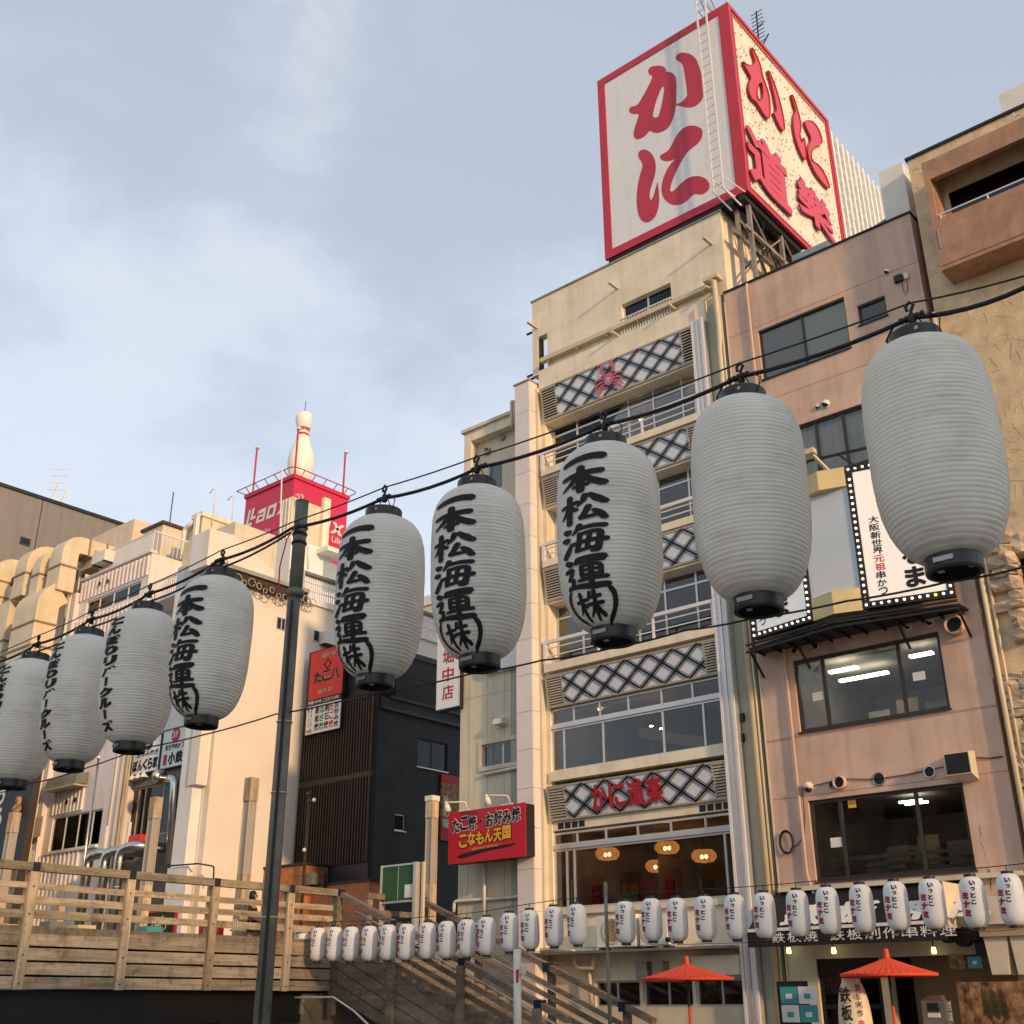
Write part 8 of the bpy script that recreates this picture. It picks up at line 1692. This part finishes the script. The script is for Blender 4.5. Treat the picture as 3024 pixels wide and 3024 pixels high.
sagwire('support_wire', DSTEEL, [P(3024, 815, Y=YLN)+Vector((3, 0, .2)), P(3024, 815, Y=YLN)]+up[:5]+[upp]+[p+Vector((0, 0, .0)) for p in up[5:]]+[left[-1]+Vector((0, 0, .1))], .006, .01, 'thin steel wire running above the lantern cable')
sagwire('left_cable', BLACK, [ppt+Vector((0, -.02, -.05))]+[p+Vector((0, -.03, -.10)) for p in hook[5:]]+[left[-1]+Vector((0, 0, -.1))], .010, .03, 'second black cable left of the tall dark pole')
low = [P(x, y, Y=YLN) for x, y in ((3400, 1610), (3024, 1674), (2800, 1718), (2500, 1775), (2222, 1826), (2024, 1861), (1803, 1915), (1600, 1950), (1390, 1990), (1108, 2050), (1008, 2070), (814, 2109), (593, 2172), (414, 2210), (202, 2285), (88, 2314), (-200, 2400))]
sagwire('lower_wire', DSTEEL, low, .006, .008, 'thin black wire running along the bottoms of the big lanterns')
for k, t in enumerate(TOPS):
    wr = MB(); 
    for j in range(5): c = t+Vector((.03*(j-2), 0, -.03)); wr.lathe([(.016, -.012), (.022, 0), (.016, .012)], c, 7, 'x')
    wr.tube([t+Vector((.09, -.01, -.04)), t+Vector((.16, -.03, -.10)), t+Vector((.15, -.05, -.20))], .004, 5); wr.tube([t+Vector((-.10, 0, -.03)), t+Vector((-.16, 0, -.12)), t+Vector((-.10, -.02, -.2))], .008, 5)
    tag(wr.build('cable_joint', BLACK), 'taped cable joint above the '+['first', 'second', 'third', 'fourth', 'fifth', 'sixth', 'seventh', 'eighth', 'ninth'][k]+' big lantern from the right', 'cable joint', 'cable joints above the lanterns')
pl = thing('tall_pole', 'tall dark round pole with a green top, between the big lanterns', 'pole', (poleX, YLN, 0)); zc_ = P(905, 1735, Y=YLN).z
MB().tube([(poleX-.0, YLN, 0), (poleX, YLN, zc_-.02)], .066, 20, .052).build('shaft', POLE, pl, smooth=True); MB().tube([(poleX+.012, YLN, zc_-.02), (poleX+.012, YLN, pole_top)], .055, 20).build('top_section', POLET, pl, smooth=True); MB().lathe([(.056, 0), (.072, .02), (.074, .05), (.056, .07)], (poleX+.012, YLN, zc_-.05), 20).build('collar', POLE, pl, smooth=True); MB().lathe([(.057, 0), (.057, .01), (.002, .012)], (poleX+.012, YLN, pole_top), 20).build('cap', POLET, pl)
for z in (P(842, 2341, Y=YLN).z, P(795, 2712, Y=YLN).z, P(820, 2140, Y=YLN).z): MB().lathe([(.060, 0), (.066, .006), (.060, .012)], (poleX, YLN, z), 20, caps=False).build('tie', PIPE, pl)
MB().tube([(poleX+.04, YLN-.05, zc_-.1), (poleX+.045, YLN-.052, 3), (poleX+.05, YLN-.056, .3)], .012, 6).build('cable', BLACK, pl)
for (dz) in (-.06, -.14, .0): MB().lathe([(.058, 0), (.066, .015), (.058, .03)], (poleX+.012, YLN, ppt.z+dz), 16, caps=False).build('strap', BLACK, pl)
MB().tube([ppt+Vector((.05, -.02, -.02)), ppt+Vector((.0, -.05, -.12)), ppt+Vector((-.05, -.06, -.35)), ppt+Vector((-.07, -.04, -.6))], .006, 5).build('red_wire', REDINK, pl)

# ------------------------------------------------------------------ small lanterns along the promenade
YSM = 20.0; RS, HS = .205, .80
SM = [(568,1783),(600,1782),(631,1781),(662,1781),(697,1780),(732,1778),(767,1777),(806,1775),(843,1773),(881,1770),(918,1766),(961,1759),(1000,1754),(1045,1748),(1089,1744),(1180,1740),(1230,1735),(1278,1735),(1331,1732),(1388,1730),(1443,1727),(1506,1723),(1563,1718),(1627,1714),(1692,1709),(1760,1705),(1838,1702),(1908,1697)]
so_ = thing('small_lantern', 'x', 'lantern', (0, 0, 0), 'small white lanterns with red and black characters')
ribbed(RS, HS, SC, 26, .0022, 28, 2).build('paper_body', LANTS, so_, smooth=True)
for nm, z0, z1 in (('top_ring', HS/2-.008, HS/2+.04), ('bottom_ring', -HS/2-.04, -HS/2+.008)): MB().lathe([(.05, z0), (.098, z0), (.098, z1), (.05, z1)], (0, 0, 0), 20).build(nm, BLACKG, so_)
MB().tube([(0, 0, HS/2+.03), (0, 0, HS/2+.14)], .008, 5).build('hook', BLACK, so_)
it = []; v = .34
for ch, h, w_, dx in (('い', .105, .10, .015), ('っ', .085, .07, .01), ('と', .115, .08, -.005), ('こ', .10, .075, -.01)): it.append(flat_text(ch, -w_/2+dx, v-h*.86, w_, h*.74, .06)); v -= h
wrapped_text(it, wrap(RS, HS, SC, math.radians(-74), .0055), .03, .06).build('lettering', BLACKINK, so_)
it = []; v = .16
for ch, h in (('ミ', .135), ('ナ', .135), ('ミ', .135)): it.append(flat_text(ch, -.065, v-h*.93, .13, h*.86, .085)); v -= h
wrapped_text(it, wrap(RS, HS, SC, math.radians(-112), .0055), .03, .06).build('lettering', REDINK, so_)
words_ = ['first', 'second', 'third', 'fourth', 'fifth', 'sixth', 'seventh', 'eighth', 'ninth', 'tenth', 'eleventh', 'twelfth', 'thirteenth', 'fourteenth', 'fifteenth']
STOPS = []
for k, (x, y) in enumerate(SM):
    loc = P(x*1.5652, y*1.5652, Y=YSM); STOPS.append(loc+Vector((0, 0, HS/2+.13)))
    lab = 'small white lantern of the row by the stairs, %s from its left end' % words_[k] if k < 15 else 'small white lantern of the right hand row, %s right of the thin pole' % words_[k-15]
    if k == 0: so_.location = loc; so_['label'] = lab
    else: clone(so_, loc, random.uniform(-.12, .12), lab)
polL = P(*zH(1640, 660), Y=YSM); polM = P(*zF(1046, 885), Y=YSM)
sagwire('small_lantern_wire', DSTEEL, [Vector((polL.x, YSM, STOPS[0].z+.05))]+STOPS[:15]+[Vector((polM.x, YSM, P(*zF(1046, 930), Y=YSM).z))], .008, .004, 'thin wire carrying the row of small lanterns by the stairs', 2)
sagwire('small_lantern_wire', DSTEEL, [Vector((polM.x, YSM, P(*zF(1046, 930), Y=YSM).z))]+STOPS[15:]+[STOPS[-1]+Vector((3, 0, .1))], .008, .004, 'thin wire carrying the right hand row of small lanterns', 2)
sagwire('lower_lantern_wire', DSTEEL, [p-Vector((0, 0, HS+.19)) for p in STOPS], .005, .004, 'thin wire along the bottoms of the small lanterns', 2)
o = thing('thin_pole', 'thin grey green pole between the two rows of small lanterns', 'pole', (polM.x, YSM, 0)); MB().tube([(polM.x, YSM, 0), (polM.x, YSM, polM.z)], .042, 10, .036).build('shaft', GPOLE, o, smooth=True); MB().lathe([(.045, 0), (.045, .25)], (polM.x, YSM, polM.z-.2), 10).build('sleeve', POLET, o)
o = thing('slim_pole', 'slim grey pole at the left end of the small lanterns', 'pole', (polL.x, YSM, -.0)); MB().tube([(polL.x, YSM, -1.2), (polL.x, YSM, polL.z)], .045, 10, .035).build('shaft', GPOLE, o, smooth=True)
pw = P(*zF(488, 1295), Y=19.6); o = thing('white_post', 'white round post with a red sticker at the foot of the stairs', 'post', (pw.x, 19.6, 0)); MB().tube([(pw.x, 19.6, 0), (pw.x, 19.6, pw.z)], .085, 16).build('shaft', PVC, o, smooth=True); bx('sticker', REDB, o, pw.x+.03, pw.x+.08, 19.52, 19.545, pw.z-.65, pw.z-.4); bx('box', PVC, o, pw.x+.086, pw.x+.2, 19.55, 19.65, pw.z-.5, pw.z-.35)

# ------------------------------------------------------------------ unseen blocks added on the camera's own bank to shade lanterns, bridge and stairs
def bank_block(label, x0, x1, y1, h, m_):
    o = thing('unseen_bank_block', label, 'building', ((x0+x1)/2, y1-7, 0), 'unseen blocks added on the near bank'); bx('mass', m_, o, x0, x1, y1-14, y1, 0, h)
    n = int((x1-x0)/3)
    for f in range(int(h/3.4)):
        for k in range(n): x = x0+.7+k*(x1-x0-.6)/n; bx('window', GLASSD, o, x, x+1.7, y1+.001, y1+.05, 1.0+f*3.4, 2.8+f*3.4)
bank_block('unseen pale block added on the near bank to shade the big lanterns', 25, 37, -5, 15.4, CREAM_L); bank_block('unseen taller brown block added on the near bank to shade the bridge', 47, 59, -5, 22.5, PINK); bank_block('unseen grey block added on the near bank to shade the stairs', 69, 79, -5, 27.6, GREYB)
bank_block('unseen brown block added on the near bank to darken the window reflections', -62, -18, -12, 16, mat('brown_render', (.30, .23, .17), var=.1))  # unseen block added to keep bright sky out of the window reflections
